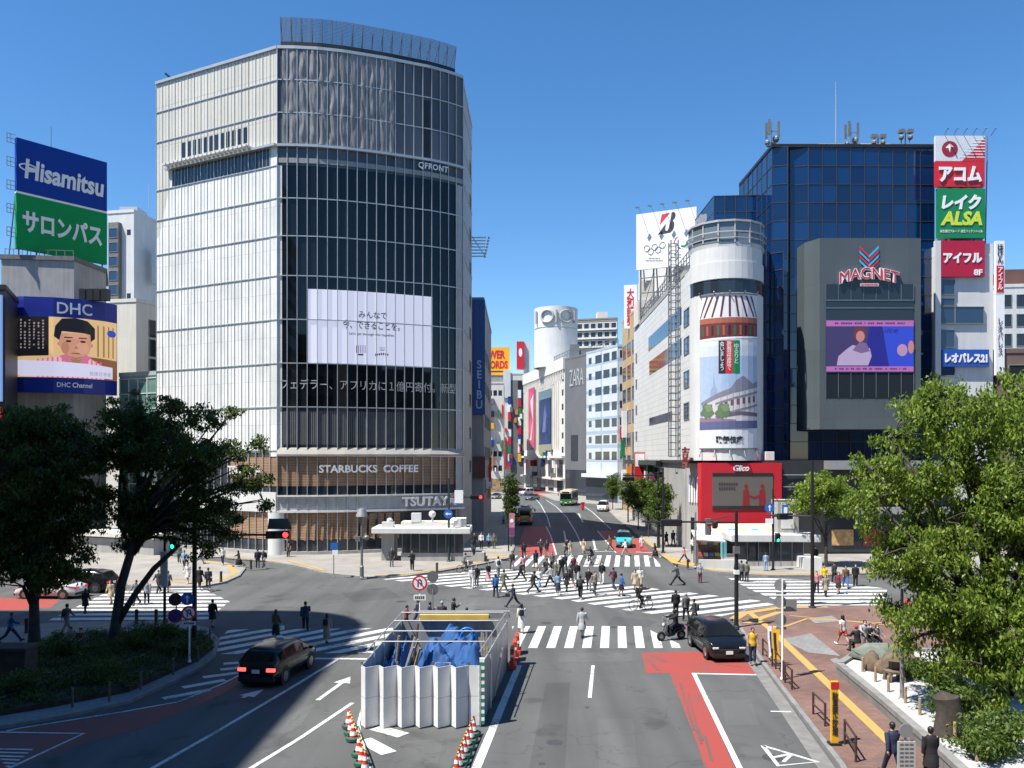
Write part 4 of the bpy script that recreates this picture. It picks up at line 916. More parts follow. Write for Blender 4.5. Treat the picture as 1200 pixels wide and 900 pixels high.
# emblem of five bars each way and the arched name
NRED = mat('neon_red', (.55, .03, .06), .4, noise=0); NBLU = mat('neon_blue', (.05, .42, .68), .4, noise=0)
ex0, ex1 = FR.sx(1007), FR.sx(1029.5); ez0, ez1 = FR.z(1018, 309), FR.z(1018, 288); ew = ex1 - ex0; eh = ez1 - ez0
mbr, mbb, mbk = MB(), MB(), MB(); nb = 4
for i in range(nb):
    o = i * eh * .25; wv = eh * .15; xm = ex0 + ew / 2
    FR.poly(mbr if i % 2 == 0 else mbb, [(ex0, ez1 - o), (xm, ez1 - o - ew / 2), (xm, ez1 - o - ew / 2 - wv), (ex0, ez1 - o - wv)], .14)
    FR.poly(mbb if i % 2 == 0 else mbr, [(xm, ez1 - o - ew / 2), (ex1, ez1 - o), (ex1, ez1 - o - wv), (xm, ez1 - o - ew / 2 - wv)], .14)
mbr.build('emblem_bar', NRED, fr); mbb.build('emblem_bar', NBLU, fr)
def archw(u, v): return u, v + .55 * (1 - (u / 3.1) ** 2) - .3
zc = FR.z(1018, 323.5); cs = FR.sx(1018.5)
mb = MB(); FR.text(mb, 'MAGNET', cs, zc, 1.25, 6.1, .05, .3, 0, .05, 0, archw); mb.build('name_lettering', LET_W, fr)
mb = MB(); FR.text(mb, 'MAGNET', cs, zc, 1.15, 6.0, .36, .04, 0, -.004, 0, archw); mb.build('name_lettering', SG_RED, fr)
mb = MB(); FR.box(mb, cs - .95, cs + .95, FR.z(1018, 336), FR.z(1018, 332.5), .05, .3); mb.build('name_plate', mat('pale_pink', (.62, .42, .42), .5), fr)
mb = MB(); FR.text(mb, 'by SHIBUYA109', cs, FR.z(1018, 334.2), .17, 1.6, .31, .02); mb.build('plate_lettering', SG_RED, fr)
# roof gear on the tower
def mast(x, y, base_y, label, Y=94, kind=0, name='antenna_mast'):
    p = at_depth(x, y, Y); zb_ = TZ + .35; mb = MB()
    mb.tube([(p.x, Y, zb_), (p.x, Y, (zb_ + p.z) / 2), (p.x, Y, p.z)], [.09, .07, .03] if kind == 0 else .07, 6)
    if kind == 1:
        for a in range(3):
            q_ = a * 2.1; mb.cyl((p.x, Y, p.z - 1), (p.x + .8 * math.cos(q_), Y + .6 * math.sin(q_), p.z - 1), .04, n=5); mb.box(p.x + .8 * math.cos(q_) - .13, p.x + .8 * math.cos(q_) + .13, Y + .6 * math.sin(q_) - .08, Y + .6 * math.sin(q_) + .08, p.z - 1.6, p.z + .1)
        mb.ball((p.x + .5, Y, p.z - 1.9), .4, 8); mb.ball((p.x - .45, Y, p.z - 2.3), .3, 8); mb.box(p.x - .5, p.x + .5, Y - .2, Y + .2, p.z - 2.7, p.z - 2.3)
    if kind == 2:
        for sg in (-1, 1): mb.box(p.x + sg * .5 - .3, p.x + sg * .5 + .3, Y - .3, Y + .2, p.z - .4, p.z); mb.cyl((p.x + sg * .45, Y, zb_), (p.x + sg * .45, Y, p.z - .3), .06, n=5); mb.ball((p.x + sg * .5, Y - .1, p.z - .9), .3, 8)
    solo(mb, name, ALU if kind == 0 else STEEL, (p.x, Y, zb_), label, 'antenna' if kind < 2 else 'floodlight')
mast(979.5, 96, 172, 'tall thin white aerial standing on the blue glass tower roof'); mast(904, 143, 176, 'cluster of dish and panel antennas at the left corner of the blue tower roof', 93.5, 1)
mast(997, 145, 170, 'pair of dark panel antennas beside the tall white aerial', 95, 1); mast(1061, 152, 170, 'twin floodlight on posts near the right end of the blue tower roof', 94, 2, 'floodlight'); mast(1029, 158, 170, 'short roof lamp bracket in the middle of the blue tower roof', 94, 2, 'floodlight')

# ===== narrow tower of signs right of it
n = empty('sign_tower', (48, 95, 0), 'narrow white building stacked with red, green and blue advertising boards', 'building')
NP = Path((45.6, 90), (51.3, 90)); NR = Path((51.3, 90), (51.5, 98)); nz = lambda y: NP.z(1125, y)
MB().prism([(45.7, 90.1), (51.3, 90.1), (51.3, 98), (45.7, 98)], 0, nz(285)).build('wall', BRIGHT, n)
mb = MB(); mb.box(46.3, 51, 91.5, 92, nz(285), nz(165)); 
for x in lin(46, 51, 4): mb.cyl((x, 91, nz(285)), (x, 90.6, nz(160) + .3), .07, n=5)
mb.build('sign_scaffold', STEEL, n)
def board(x0, x1, y0, y1, m, nm='sign_board', d0=.0, d1=.35):
    a, c = NP.sx(x0), NP.sx(x1); mb = MB(); NP.box(mb, a, c, nz(y1), nz(y0), d0, d1); return mb.build(nm, m, n)
b1 = board(1094.5, 1152, 160.5, 190, mat('sign_pale', (.62, .63, .66), .5, noise=.03)); b2 = board(1094.5, 1152, 190.2, 220, SG_RED)
mb = MB(); NP.poly(mb, [(NP.sx(1125), nz(190)), (NP.sx(1138), nz(178)), (NP.sx(1152), nz(162)), (NP.sx(1152), nz(190))], .36); mb.build('red_flash', SG_RED, b1)
mb = MB()
for k in range(7): NP.poly(mb, [(NP.sx(1122 + k * 3), nz(186 - k * 3.4)), (NP.sx(1152), nz(186 - k * 3.4)), (NP.sx(1152), nz(185 - k * 3.4)), (NP.sx(1122 + k * 3), nz(185 - k * 3.4))], .37)
mb.build('stripe', SG_WHITE, b1)
mb = MB(); ce = (NP.sx(1111), nz(176)); NP.poly(mb, [(ce[0] + .85 * math.cos(a_), ce[1] + .85 * math.sin(a_)) for a_ in lin(0, 6.28, 24)], .37); mb.build('round_emblem', mat('emblem_dark_red', (.3, .015, .03), .5), b1)
mb = MB(); NP.poly(mb, [(ce[0] - .5, ce[1] + .1), (ce[0], ce[1] + .6), (ce[0] + .4, ce[1] + .2), (ce[0] + .1, ce[1] + .25), (ce[0], ce[1] - .4), (ce[0] - .15, ce[1] + .1)], .38); mb.build('emblem_mark', SG_WHITE, b1)
mb = MB(); NP.text(mb, 'アコム', NP.sx(1123), nz(205.5), 1.7, 4.5, .37, .12, 0, .04); mb.build('lettering', LET_W, b2)
b3 = board(1096.5, 1152.5, 222, 280, SG_GREEN)
mb = MB(); NP.text(mb, 'レイク', NP.sx(1124.5), nz(238), 1.6, 4.2, .36, .05, 0, .05, .15); NP.text(mb, '新生銀行グループ  新生フィナンシャル', NP.sx(1124.5), nz(272), .32, 4.5, .36, .03); mb.build('lettering', LET_W, b3)
mb = MB(); NP.text(mb, 'ALSA', NP.sx(1124.5), nz(257), 1.5, 4.4, .36, .05, 0, .04, .2); mb.build('lettering', mat('lettering_lime', (.6, .68, .05), .5, noise=0), b3)
b4 = board(1101, 1152, 283, 325, mat('sign_crimson', (.42, .008, .04), .45, noise=.04)); board(1094, 1100.5, 283, 440, BRIGHT, 'white_pier', 0, .4)
mb = MB(); NP.text(mb, 'アイフル', NP.sx(1126), nz(303), 1.15, 4.1, .36, .05, 0, .05); NP.text(mb, '8F', NP.sx(1144), nz(320), .65, .9, .36, .05, 0, .03); mb.build('lettering', LET_W, b4)
mb = MB(); SP = Path((51.35, 90), (52.3, 90)); SP.box(mb, 0, SP.L, nz(345), nz(283), 0, .3); nb_ = mb.build('narrow_sign', SG_WHITE, n)
mb = MB(); SP.box(mb, .1, .85, nz(343), nz(312), .3, .34); mb.build('sign_field', SG_RED, nb_)
mb = MB(); SP.text(mb, vert('ほけん'), .48, nz(298), 2.0, .6, .34, .02, 0, .02); mb.build('lettering', LET_K, nb_); mb = MB(); SP.text(mb, vert('アイフル'), .48, nz(327), 2.4, .55, .36, .02, 0, .02); mb.build('lettering', LET_W, nb_)
mb = MB(); SP.box(mb, 0, SP.L, nz(440), nz(346), 0, .3); sg = mb.build('narrow_sign', SG_WHITE, n); mb = MB(); SP.text(mb, vert('レオパレス'), .48, nz(395), 4, .55, .34, .02); mb.build('lettering', LET_K, sg)
wr = []
for y0, y1 in ((328, 345), (350, 358), (360, 379), (387, 407), (425, 440), (455, 470)):
    for x0, x1 in ((1102, 1118), (1119, 1152)):
        if x0 > 1110 and (y0 < 355 or y0 > 380): continue
        wr.append((NP.sx(x0), NP.sx(x1), nz(y1), nz(y0)))
windows(n, NP, wr, GLB, ALU_D, .05, .1)
b5 = board(1102, 1157, 410, 430, mat('sign_cobalt', (.02, .08, .36), .45, noise=.04)); mb = MB(); NP.text(mb, 'レオパレス21', NP.sx(1130), nz(420), 1.05, 4.5, .36, .05, 0, .05); mb.build('lettering', LET_W, b5)
mb = MB()
for k in range(6): mb.cyl(NP.at(.3 + k, nz(160), .2), NP.at(.3 + k, nz(160) + .45, 1.1), .04, n=4); mb.ball(NP.at(.3 + k, nz(160) + .45, 1.1), .1, 6)
mb.build('sign_lamp', STEEL, n)
# ---------------------------------------------------------------- the rest of the city
# billboard on the white corner store
b = empty('roof_billboard', (22.5, 123, 30), 'white roof billboard with a big letter B emblem and rings above the white tiled store', 'billboard')
BP = Path((18.4, 125), (26.4, 121)); bz0, bz1 = 37.6, 45.8
mb = MB(); BP.box(mb, 0, BP.L, bz0, bz1, -.5, 0); pn = mb.build('panel', SG_WHITE, b)
def BB(x, y): return BP.sx(740 + x / 8.18), BP.z(740 + x / 8.18, 230 + y / 8.18)
def bb(name, pts, m, dd=.03): shape(name, pts, m, pn, dd, BP, BB)
INK = mat('emblem_ink', (.04, .035, .05), .5, noise=0)
bb('emblem_flash', [(290, 175), (370, 155), (272, 275)], mat('emblem_red', (.6, .03, .07), .5, noise=0))
bb('emblem_letter', [(385, 155), (405, 147), (421, 160), (423, 185), (412, 215), (395, 232), (409, 250), (411, 280), (400, 315), (375, 345), (330, 355), (252, 368), (330, 262), (322, 325), (345, 332), (358, 300), (372, 235)], INK)
mb = MB()
for cx, cy in ((147, 500), (222, 487), (297, 467), (184, 530), (255, 512)):
    p = BB(cx, cy); mb.tube([BP.at(p[0] + .42 * math.cos(a_), p[1] + .44 * math.sin(a_), .05) for a_ in lin(0, 2 * math.pi, 28)], .03, 4, caps=False)
mb.build('ring_emblem', INK, pn)
bb('crescent_emblem', [(455, 378), (420, 400), (402, 445), (412, 475), (414, 440), (430, 405)], mat('crescent_red', (.5, .05, .12), .5, noise=0)); bb('crescent_emblem', [(445, 430), (437, 470), (452, 500), (478, 503), (458, 485), (450, 460)], SG_BLUE); bb('crescent_emblem', [(470, 470), (510, 470), (540, 430), (545, 462), (510, 490), (480, 485)], SG_GREEN)
mb = MB()
for y, x0, x1 in ((590, 165, 270), (612, 135, 290), (555, 410, 470), (578, 380, 470)):
    x = x0
    while x < x1: p = BB(x, y); c = BB(x + 9, y + 10); BP.poly(mb, [(p[0], c[1]), (c[0], c[1]), (c[0], p[1]), (p[0], p[1])], .03); x += 14
mb.build('small_lettering', STEEL, pn)
mb = MB()
for s_ in lin(.8, BP.L - .8, 4): mb.cyl(BP.at(s_, bz1, -.2), BP.at(s_, bz1 + .5, 1.9), .04, n=4); c = BP.at(s_, bz1 + .45, 1.9); mb.box(c.x - .3, c.x + .3, c.y - .15, c.y + .15, c.z - .1, c.z + .05)
mb.build('board_lamp', STEEL, b)
mb = MB()
for s_ in lin(.5, BP.L - .5, 4): mb.cyl(BP.at(s_, 30.2, -.4), BP.at(s_, bz0 + 3, -.6), .12, n=6); mb.cyl(BP.at(s_, 30.2, -3.5), BP.at(s_, bz1 - 1, -.6), .1, n=6)
for z in (32, 34.2, 36.4): mb.cyl(BP.at(.5, z, -.5), BP.at(BP.L - .5, z, -.5), .08, n=5)
for s_ in lin(.5, BP.L - .5, 4)[:-1]: mb.cyl(BP.at(s_, 30.2, -.5), BP.at(s_ + 2.1, bz0, -.5), .06, n=5)
mb.build('frame', STEEL, b)
mb = MB(); mb.box(18.9, 22.5, 126.5, 131, 29.9, 33.5); mb.box(19.3, 21.4, 127, 129.5, 33.5, 36.5); mb.lathe([(1.2, 0), (1.2, 2.2), (.2, 2.6)], (24.5, 128, 30), 14); mb.build('plant_room', CREAM, w)

def rowsig(root, path, items):
    """vertical shop signs on a wall: (s0, s1, z0, z1, material, lettering or None)"""
    for s0, s1, z0, z1, m, t_ in items:
        mb = MB(); path.box(mb, s0, s1, z0, z1, 0, .5); o = mb.build('shop_sign', m, root)
        if t_: mb = MB(); path.text(mb, t_, (s0 + s1) / 2, (z0 + z1) / 2, (z1 - z0) * .86, (s1 - s0) * .66, .52, .02, 0, .02); mb.build('lettering', LET_W if m not in (SG_WHITE, SG_YEL) else LET_K, o)
GREYW = mat('mid_grey_wall', (.26, .26, .265), .8, noise=.1, ns=.3, streak=.15); BROWN = mat('brown_wall', (.12, .06, .045), .8, noise=.15, ns=.4); GOLD = mat('ochre_wall', (.42, .3, .17), .75, noise=.1, ns=.4, streak=.1)
# side street building with the tall blue sign
h = house('grey_department_store', 'grey building behind the glass tower with a tall narrow blue sign', [(-24, 112), (-3.75, 112), (-3.5, 142), (-24, 142)], 30.6, GREYW)
p_ = Path((-24, 112), (-3.75, 112)); a, c = p_.sx(555), p_.sx(568.5); mb = MB(); p_.box(mb, a, c, p_.z(560, 486), p_.z(560, 352), 0, .6); o = mb.build('vertical_sign', mat('store_blue', (.015, .07, .22), .5, noise=.05), h)
mb = MB(); p_.text(mb, vert('SEIBU'), (a + c) / 2, p_.z(560, 451), 6.4, .85, .62, .02, 0, .02); mb.build('lettering', mat('lettering_pale_blue', (.3, .42, .62), .5), o)
mb = MB(); p_.box(mb, a, c, p_.z(560, 560), p_.z(560, 535), 0, .4); mb.build('hanging_sign', BROWN, h)
p2_ = Path((-3.75, 112), (-3.5, 142)); windows(h, p2_, [(s_, s_ + 2.4, z, z + 1.8) for s_ in (3, 9, 15, 21) for z in (5, 9.5, 14, 18.5, 23)], GL)
# buildings closing the shopping street
h = house('signboard_building', 'slim pale building with brown and white projecting signs at the end of the shopping street', [(-8.2, 236), (-2.3, 236), (-2.3, 262), (-8.2, 262)], 30.4, CREAM)
p_ = Path((-8.2, 236), (-2.3, 236)); mb = MB(); p_.box(mb, 0, 1.0, .2, 26, 0, .8); mb.build('brick_pier', BROWN, h)
for k, (z, m) in enumerate(((24.5, STEEL), (21, DARK), (17.6, SG_YEL), (13, SG_BLUE))): mb = MB(); p_.box(mb, 1.4, 3.2, z, z + 1.7, 0, 1.2); mb.build('projecting_sign', m, h, bevel=.1)
windows(h, p_, [(1.6 + k * 1.4, 2.6 + k * 1.4, z, z + 1.5) for k in range(3) for z in (6, 10, 27)], GL, sub=False)
p_w = p_; mb = MB(); p_.box(mb, .4, 5.6, .3, 3.8, .02, .1); mb.build('shop_front', mat('shop_front_brown', (.3, .2, .1), .6, noise=.5, ns=1.5), h)  # shop front is one flat panel of mottled brown
h = house('corner_signs_building', 'pale grey building with two columns of coloured tenant signs beside the cream store', [(-3.0, 288), (4.5, 288), (5, 318), (-3, 318)], 38, CREAM)
p_ = Path((-3.0, 288), (4.5, 288)); mb = MB(); p_.box(mb, 2.7, 7.4, .3, 36, .0, .04); mb.build('dark_front', CONC_D, h)
mb = MB(); p_.box(mb, 0, 2.5, 30, 39.5, 0, .5); mb.build('white_block', BRIGHT, h)
cols = [SG_BLUE, SG_WHITE, SG_RED, DARK, SG_WHITE, SG_RED, SG_GREEN, SG_WHITE, SG_RED, SG_BLUE, SG_WHITE, SG_YEL, SG_RED]
for k in range(9):
    rowsig(h, p_, [(1.6, 2.7, 28 - k * 2.8, 30.4 - k * 2.8, cols[k], None), (5.0, 6.1, 33 - k * 3.1, 35.8 - k * 3.1, cols[(k + 3) % 13], None)])
mb = MB(); p_.box(mb, -.9, .9, 5.8, 16.6, .1, .9); o = mb.build('banner_sign', SG_RED, h); mb = MB(); 
for k in range(5): p_.poly(mb, [(-.4, 7.4 + k * 1.6), (.35, 7.4 + k * 1.6), (.35, 8.3 + k * 1.6), (-.05, 8.6 + k * 1.6), (-.4, 8.3 + k * 1.6)], .92)
mb.build('banner_mark', LET_W, o)
mb = MB(); mb.prism([(1.6, 289), (4.2, 289), (4.2, 293), (1.6, 293)], 40, 49.4); o = mb.build('roof_sign', SG_RED, h); mb = MB(); mb.prism([(4.0, 290), (6.4, 290), (6.4, 296), (4.0, 296)], 38.5, 49); mb.build('roof_tank', BRIGHT, h)
p3 = Path((1.6, 289), (4.2, 289)); mb = MB(); p3.poly(mb, [(1.3 + .6 * math.cos(a_), 45.6 + 1.5 * math.sin(a_)) for a_ in lin(0, 6.28, 16)], .05); mb.build('roof_sign_mark', LET_W, o)
windows(h, p_, [(3.0, 4.8, z, z + 1.7) for z in lin(6, 32, 7)], GL, sub=False)
h = house('music_store', 'far building carrying a bright yellow billboard with red lettering', [(-14, 300), (-.6, 300), (-.6, 330), (-14, 330)], 38.5, GREYW)
p_ = Path((-14, 300), (-.6, 300)); windows(h, p_, [(s_, s_ + 3.4, z, z + 2.6) for s_ in (1, 5, 9) for z in (10, 16, 22, 28, 33)], GL)
mb = MB(); p_.box(mb, 1.5, 13.2, 38.9, 48.8, -.5, .2); o = mb.build('roof_billboard', mat('sign_amber', (.85, .42, .015), .5, noise=.05), h)
mb = MB(); p_.text(mb, 'TOWER', 6.8, 46.2, 3.0, 9.6, .22, .05, 0, .04); p_.text(mb, 'RECORDS', 7.2, 42.6, 2.8, 10.6, .22, .05, 0, .04); mb.build('lettering', SG_RED, o)
mb = MB(); p_.box(mb, 1.6, 13, 40.0, 40.4, .2, .25); mb.build('rule', LET_K, o)

# cream store with the white drum
h = house('cream_store', 'cream department store with tall dark slots and posters on its long street side', [(3.9, 272), (13.9, 222), (26, 224), (26, 275)], 35.6, CREAM)
p_ = Path((3.9, 272), (13.9, 222)); mb = MB(); p_.box(mb, 0, p_.L, 33, 36.2, .0, .5)
for s_ in lin(1, p_.L - 1, 26): p_.box(mb, s_ - .25, s_ + .25, 30.4, 33, 0, .4)
mb.build('cornice', CREAM, h)
mb = MB()
for s_ in lin(1, p_.L - 6, 20): p_.box(mb, s_ - .12, s_ + .12, 12, 30, 0, .35)
mb.build('pilaster', CREAM, h)
a, c = p_.sx(633), p_.sx(648); mb = MB(); p_.box(mb, a, c, 10.5, 29, .36, .42); mb.build('dark_slot', GL, h)
mb = MB(); p_.box(mb, a + 1, c - 1, 13.5, 26.5, .45, .55); o = mb.build('poster', mat('poster_navy', (.015, .04, .14), .5, noise=.5, ns=.25), h)
mb = MB(); p_.poly(mb, [(a + 5, 17), (a + 7, 22), (a + 8, 25), (a + 10, 22), (a + 9, 17)], .57); mb.build('poster_figure', mat('poster_lilac', (.12, .16, .36), .5, noise=.4, ns=.8), o)
a, c = p_.sx(621), p_.sx(628); mb = MB(); p_.box(mb, a, c, 12.5, 31, .4, .5); o = mb.build('poster', mat('poster_rose', (.5, .06, .14), .5, noise=.5, ns=.3), h)
mb = MB(); p_.poly(mb, [(a + 2, 15), (a + 6, 21), (a + 3, 27), (a + 7, 29), (c - 2, 20), (c - 4, 15)], .53); mb.build('poster_figure', mat('poster_white', (.6, .58, .58), .5, noise=.2, ns=.8), o)
windows(h, p_, [(p_.L - 3.2, p_.L - 1.4, z, z + 1.6) for z in lin(11, 30, 5)], GL, sub=False); windows(h, p_, [(s_, s_ + 6, 4.5, 9) for s_ in lin(3, p_.L - 8, 4)] + [(s_, s_ + 6, .6, 3.6) for s_ in lin(3, p_.L - 8, 4)], GSEE, ALU_D, .15)
mb = MB(); p_.box(mb, 0, p_.L, 9.6, 10.2, 0, .9); p_.box(mb, 0, p_.L, 3.7, 4.2, 0, 1.2); mb.build('ledge', CREAM, h)
dr = at_depth(651.5, 430, 246); mb = MB(); mb.lathe([(6.3, 0), (6.3, 11), (6.12, 11.05), (6.12, 11.35), (6.3, 11.4), (6.3, 17.2), (0, 17.4)], (dr.x, 246, 35.6), 48); o = mb.build('roof_drum', BRIGHT, h, smooth=True)
CD = Path(*[(dr.x + 6.34 * math.cos(math.radians(a_)), 246 + 6.34 * math.sin(math.radians(a_))) for a_ in range(180, 361, 6)])
mb = MB(); zc = 35.6 + 14.3
for cx, k in ((630, 1), (641, 0), (646, 0), (657, 1), (662.5, 1), (671, 0)): pass
def ring(s_, r_): mb.tube([CD.at(s_ + r_ * math.cos(a_), zc + r_ * math.sin(a_), .3) for a_ in lin(0, 2 * math.pi, 26)], .3, 6, caps=False)
for x in (641.5, 663): ring(CD.sx(x), 1.75)
for x in (652, 672, 629.5): s_ = CD.sx(x); mb.tube([CD.at(s_, zc - 1.8, .3), CD.at(s_, zc + 1.8, .3)], .3, 6)
mb.build('ring_lettering', mat('drum_letter_grey', (.34, .34, .34), .5), o)
mb = MB()
for s_ in lin(8, p_.L - 1, 24): mb.cyl(p_.at(s_, 36.1, -1.5), p_.at(s_, 38.2, -1.5), .09, n=5)
for z in (37.2, 38.2): mb.cyl(p_.at(8, z, -1.5), p_.at(p_.L - 1, z, -1.5), .09, n=5)
mb.box(15.5, 18, 226, 229, 36.1, 40); mb.box(18.5, 21, 226, 229, 36.1, 38.6); mb.build('roof_gear', STEEL, h)
# charcoal fashion store
h = house('charcoal_store', 'charcoal grey fashion store wedge between the cream store and the blue striped offices', [(13.9, 221), (18.6, 210), (24, 212), (24, 221.5)], 35.2, mat('charcoal_panel', (.13, .13, .135), .6, noise=.08, ns=.3))
p_ = Path((13.9, 221), (18.6, 210)); mb = MB(); p_.text(mb, 'ZARA', p_.L * .55, 30.2, 4.2, 7.6, .03, .12, 0, 0); mb.build('lettering', mat('lettering_grey', (.36, .36, .36), .5), h)
mb = MB(); p_.box(mb, 3.5, 7.2, 9, 15.5, .02, .12); mb.build('poster', mat('poster_dark', (.03, .03, .035), .5, noise=.3), h); mb = MB(); p_.box(mb, .3, p_.L - .2, .3, 6.6, .02, .06); mb.build('shop_front', GSEE, h)
p2_ = Path((18.6, 210), (19.9, 210.2)); mb = MB()
MBs = MB(); p2_.box(MBs, .1, 1.2, 9, 33, .02, .35); o = MBs.build('light_column', mat('column_pale_blue', (.36, .45, .5), .4, noise=.15, ns=.8), h); mb = MB(); p2_.box(mb, .1, 1.2, 19, 21.5, .36, .42); mb.build('teal_panel', mat('teal', (.02, .28, .4), .4), o)
# blue striped offices
STR = bricks('blue_white_bands', (.52, .55, .58), (.52, .55, .58), (.34, .4, .47), 60, 3.05, .42, .5, .06, .3, 0, .15)
h = house('striped_offices', 'pale blue and white banded office block with seven rows of dark windows', [(16.9, 192), (22.3, 178.5), (24.6, 178.5), (24.6, 196)], 33.2, STR)
p_ = Path((16.9, 192), (22.3, 178.5)); p2_ = Path((22.3, 178.5), (24.6, 178.5)); zz = [p_.z(705, y) for y in (420, 439, 458, 477, 496, 515, 534)]
for z in zz: windows(h, p_, [(1.2, 2.6, z - .7, z + .7), (4.4, 7.4, z - .9, z + .9), (8.2, 11, z - .9, z + .9), (12, 14.2, z - .9, z + .9)], GL, ALU_D, .06, sub=False); windows(h, p2_, [(.5, 1.9, z - .6, z + 1)], GL, ALU_D, .06, sub=False)
mb = MB(); p_.box(mb, 0, p_.L, .3, 5.4, .02, .1); mb.build('shop_front', GSEE, h); mb = MB(); p_.box(mb, 0, p_.L, 5.4, 6.2, 0, 1.3); mb.build('canopy', BRIGHT, h)
mb = MB()
for s_ in lin(.3, p_.L - .3, 10): mb.cyl(p_.at(s_, 33.7, -.4), p_.at(s_, 34.9, -.4), .06, n=5)
p_.box(mb, .3, p_.L - .3, 34.8, 34.9, -.45, -.35); mb.build('roof_railing', STEEL, h)
# slim buildings up to the white corner store
h = house('glass_strip_building', 'slim grey glazed building squeezed beside the blue striped offices', [(22.4, 171), (24.2, 168), (28, 168), (28, 178)], 30.5, CONC_D); p_ = Path((22.4, 171), (24.2, 168)); windows(h, p_, [(.3, p_.L - .3, z, z + 2.4) for z in lin(2, 26.5, 8)], GLB, ALU_D, .08)
h = house('ochre_building', 'narrow ochre building with a yellow and black vertical sign beside the white tiled store', [(20.6, 158), (21.4, 134), (30, 134), (30, 158)], 34.8, GOLD)
p_ = Path((20.6, 158), (21.4, 134)); windows(h, p_, [(s_, s_ + 3.4, z, z + 2.2) for s_ in (1, 6, 11, 16) for z in (8, 12, 16, 20, 24, 28)], GLB)
rowsig(h, p_, [(19, 23, 12, 18.5, SG_YEL, None), (19, 23, 19, 23, SG_RED, None), (19, 23, 23.4, 30, SG_WHITE, None), (19, 23, 5.5, 11.6, LET_K, None)])
h = house('white_annex', 'white roof block with a tall vertical sign reading down in red characters', [(21, 140), (26, 136), (30, 140), (30, 150)], 41, BRIGHT)
p_ = Path((19.9, 150), (22.3, 149.5)); mb = MB(); p_.box(mb, 0, p_.L - .2, p_.z(735, 385), p_.z(735, 334), -.6, 0); o = mb.build('vertical_sign', SG_WHITE, h); mb = MB(); p_.text(mb, vert('大和証券'), p_.L / 2 - .1, p_.z(735, 360), 6.6, 1.35, .02, .03, 0, .02); mb.build('lettering', SG_RED, o)
mb = MB()
for z in lin(36, 44, 8): mb.cyl((22.6, 140, z), (26, 136.2, z), .07, n=5)
for k in range(4): mb.cyl((22.6 + k * 1.1, 140 - k * 1.2, 34), (22.6 + k * 1.1, 140 - k * 1.2, 44), .09, n=5)
mb.build('roof_scaffold', STEEL, h)
# dark flats far behind
h = house('far_apartment_block', 'far brown grey apartment block rising behind the white drum', [(22, 292), (36, 288), (38, 305), (24, 308)], 57, mat('flats_brown', (.2, .18, .16), .85, noise=.12))
p_ = Path((22, 292), (36, 288)); windows(h, p_, [(s_, s_ + 1.7, z, z + 1.7) for s_ in lin(.6, 12.4, 5) for z in lin(42, 54, 4)], GL, BRIGHT, .25)
mb = MB()
for z in lin(41.3, 53.3, 4): p_.box(mb, .2, p_.L - .2, z, z + .5, 0, .7)
mb.build('balcony_rail', CREAM, h); mb = MB(); mb.box(29.5, 33, 292, 297, 57.5, 60); mb.build('roof_house', CREAM, h)
# more projecting signs down the street, each fixed to its wall
sg_m = [SG_WHITE, SG_RED, SG_BLUE, mat('sign_plum', (.18, .05, .1), .5), SG_WHITE, mat('sign_orange', (.6, .2, .03), .5), CONC_D, SG_GREEN, SG_WHITE]
def clutter(root, path, n, s0, s1, z0, z1, seed, w_=(.6, 1.6), hh=(1, 4), dep=.9):
    R = random.Random(seed)
    for k in range(n):
        a = R.uniform(s0, s1); z = R.uniform(z0, z1); mb = MB(); path.box(mb, a, a + R.uniform(*w_) * .4, z, z + R.uniform(*hh), .1, dep * R.uniform(.7, 1.2)); mb.build('projecting_sign', R.choice(sg_m), root)
byl = lambda t: [o for o in bpy.data.objects if t in o.get('label', '')][0]
clutter(byl('slim pale building'), p_w, 12, .2, 5.6, 4, 22, 1); clutter(byl('two columns of coloured'), Path((-3, 288), (4.5, 288)), 16, .2, 7, 4, 26, 2, (1, 3), (1, 2.5))
clutter(byl('cream department store'), Path((3.9, 272), (13.9, 222)), 8, 4, 46, 3.5, 10, 3, (1.5, 3), (1, 2.5), 1.2); clutter(byl('narrow ochre'), Path((20.6, 158), (21.4, 134)), 7, 1, 17, 3.5, 14, 4, (1, 2), (1.5, 5)); clutter(byl('slim grey glazed'), Path((22.4, 171), (24.2, 168)), 4, .2, 2.4, 5, 22, 5, (.6, 1), (1.5, 4))
clutter(w, Path((18.9, 133), (18.9, 104)), 6, 1, 24, 4, 8, 6, (1, 2), (1, 3), 1.1); pr = Path((18.9, 133), (18.9, 104)); mb = MB(); pr.box(mb, 14, 14.4, 3.6, 10.6, .2, 1.7); o = mb.build('red_banner_sign', SG_RED, w)
mb = MB(); pr.box(mb, 13.98, 14.42, 8.6, 10.4, .3, 1.6); mb.build('white_top', SG_WHITE, o)
clutter(byl('behind the glass tower with a tall'), Path((-3.75, 112), (-3.5, 142)), 5, 4, 28, 3, 9, 7, (1, 2), (1.2, 3.5), .5)
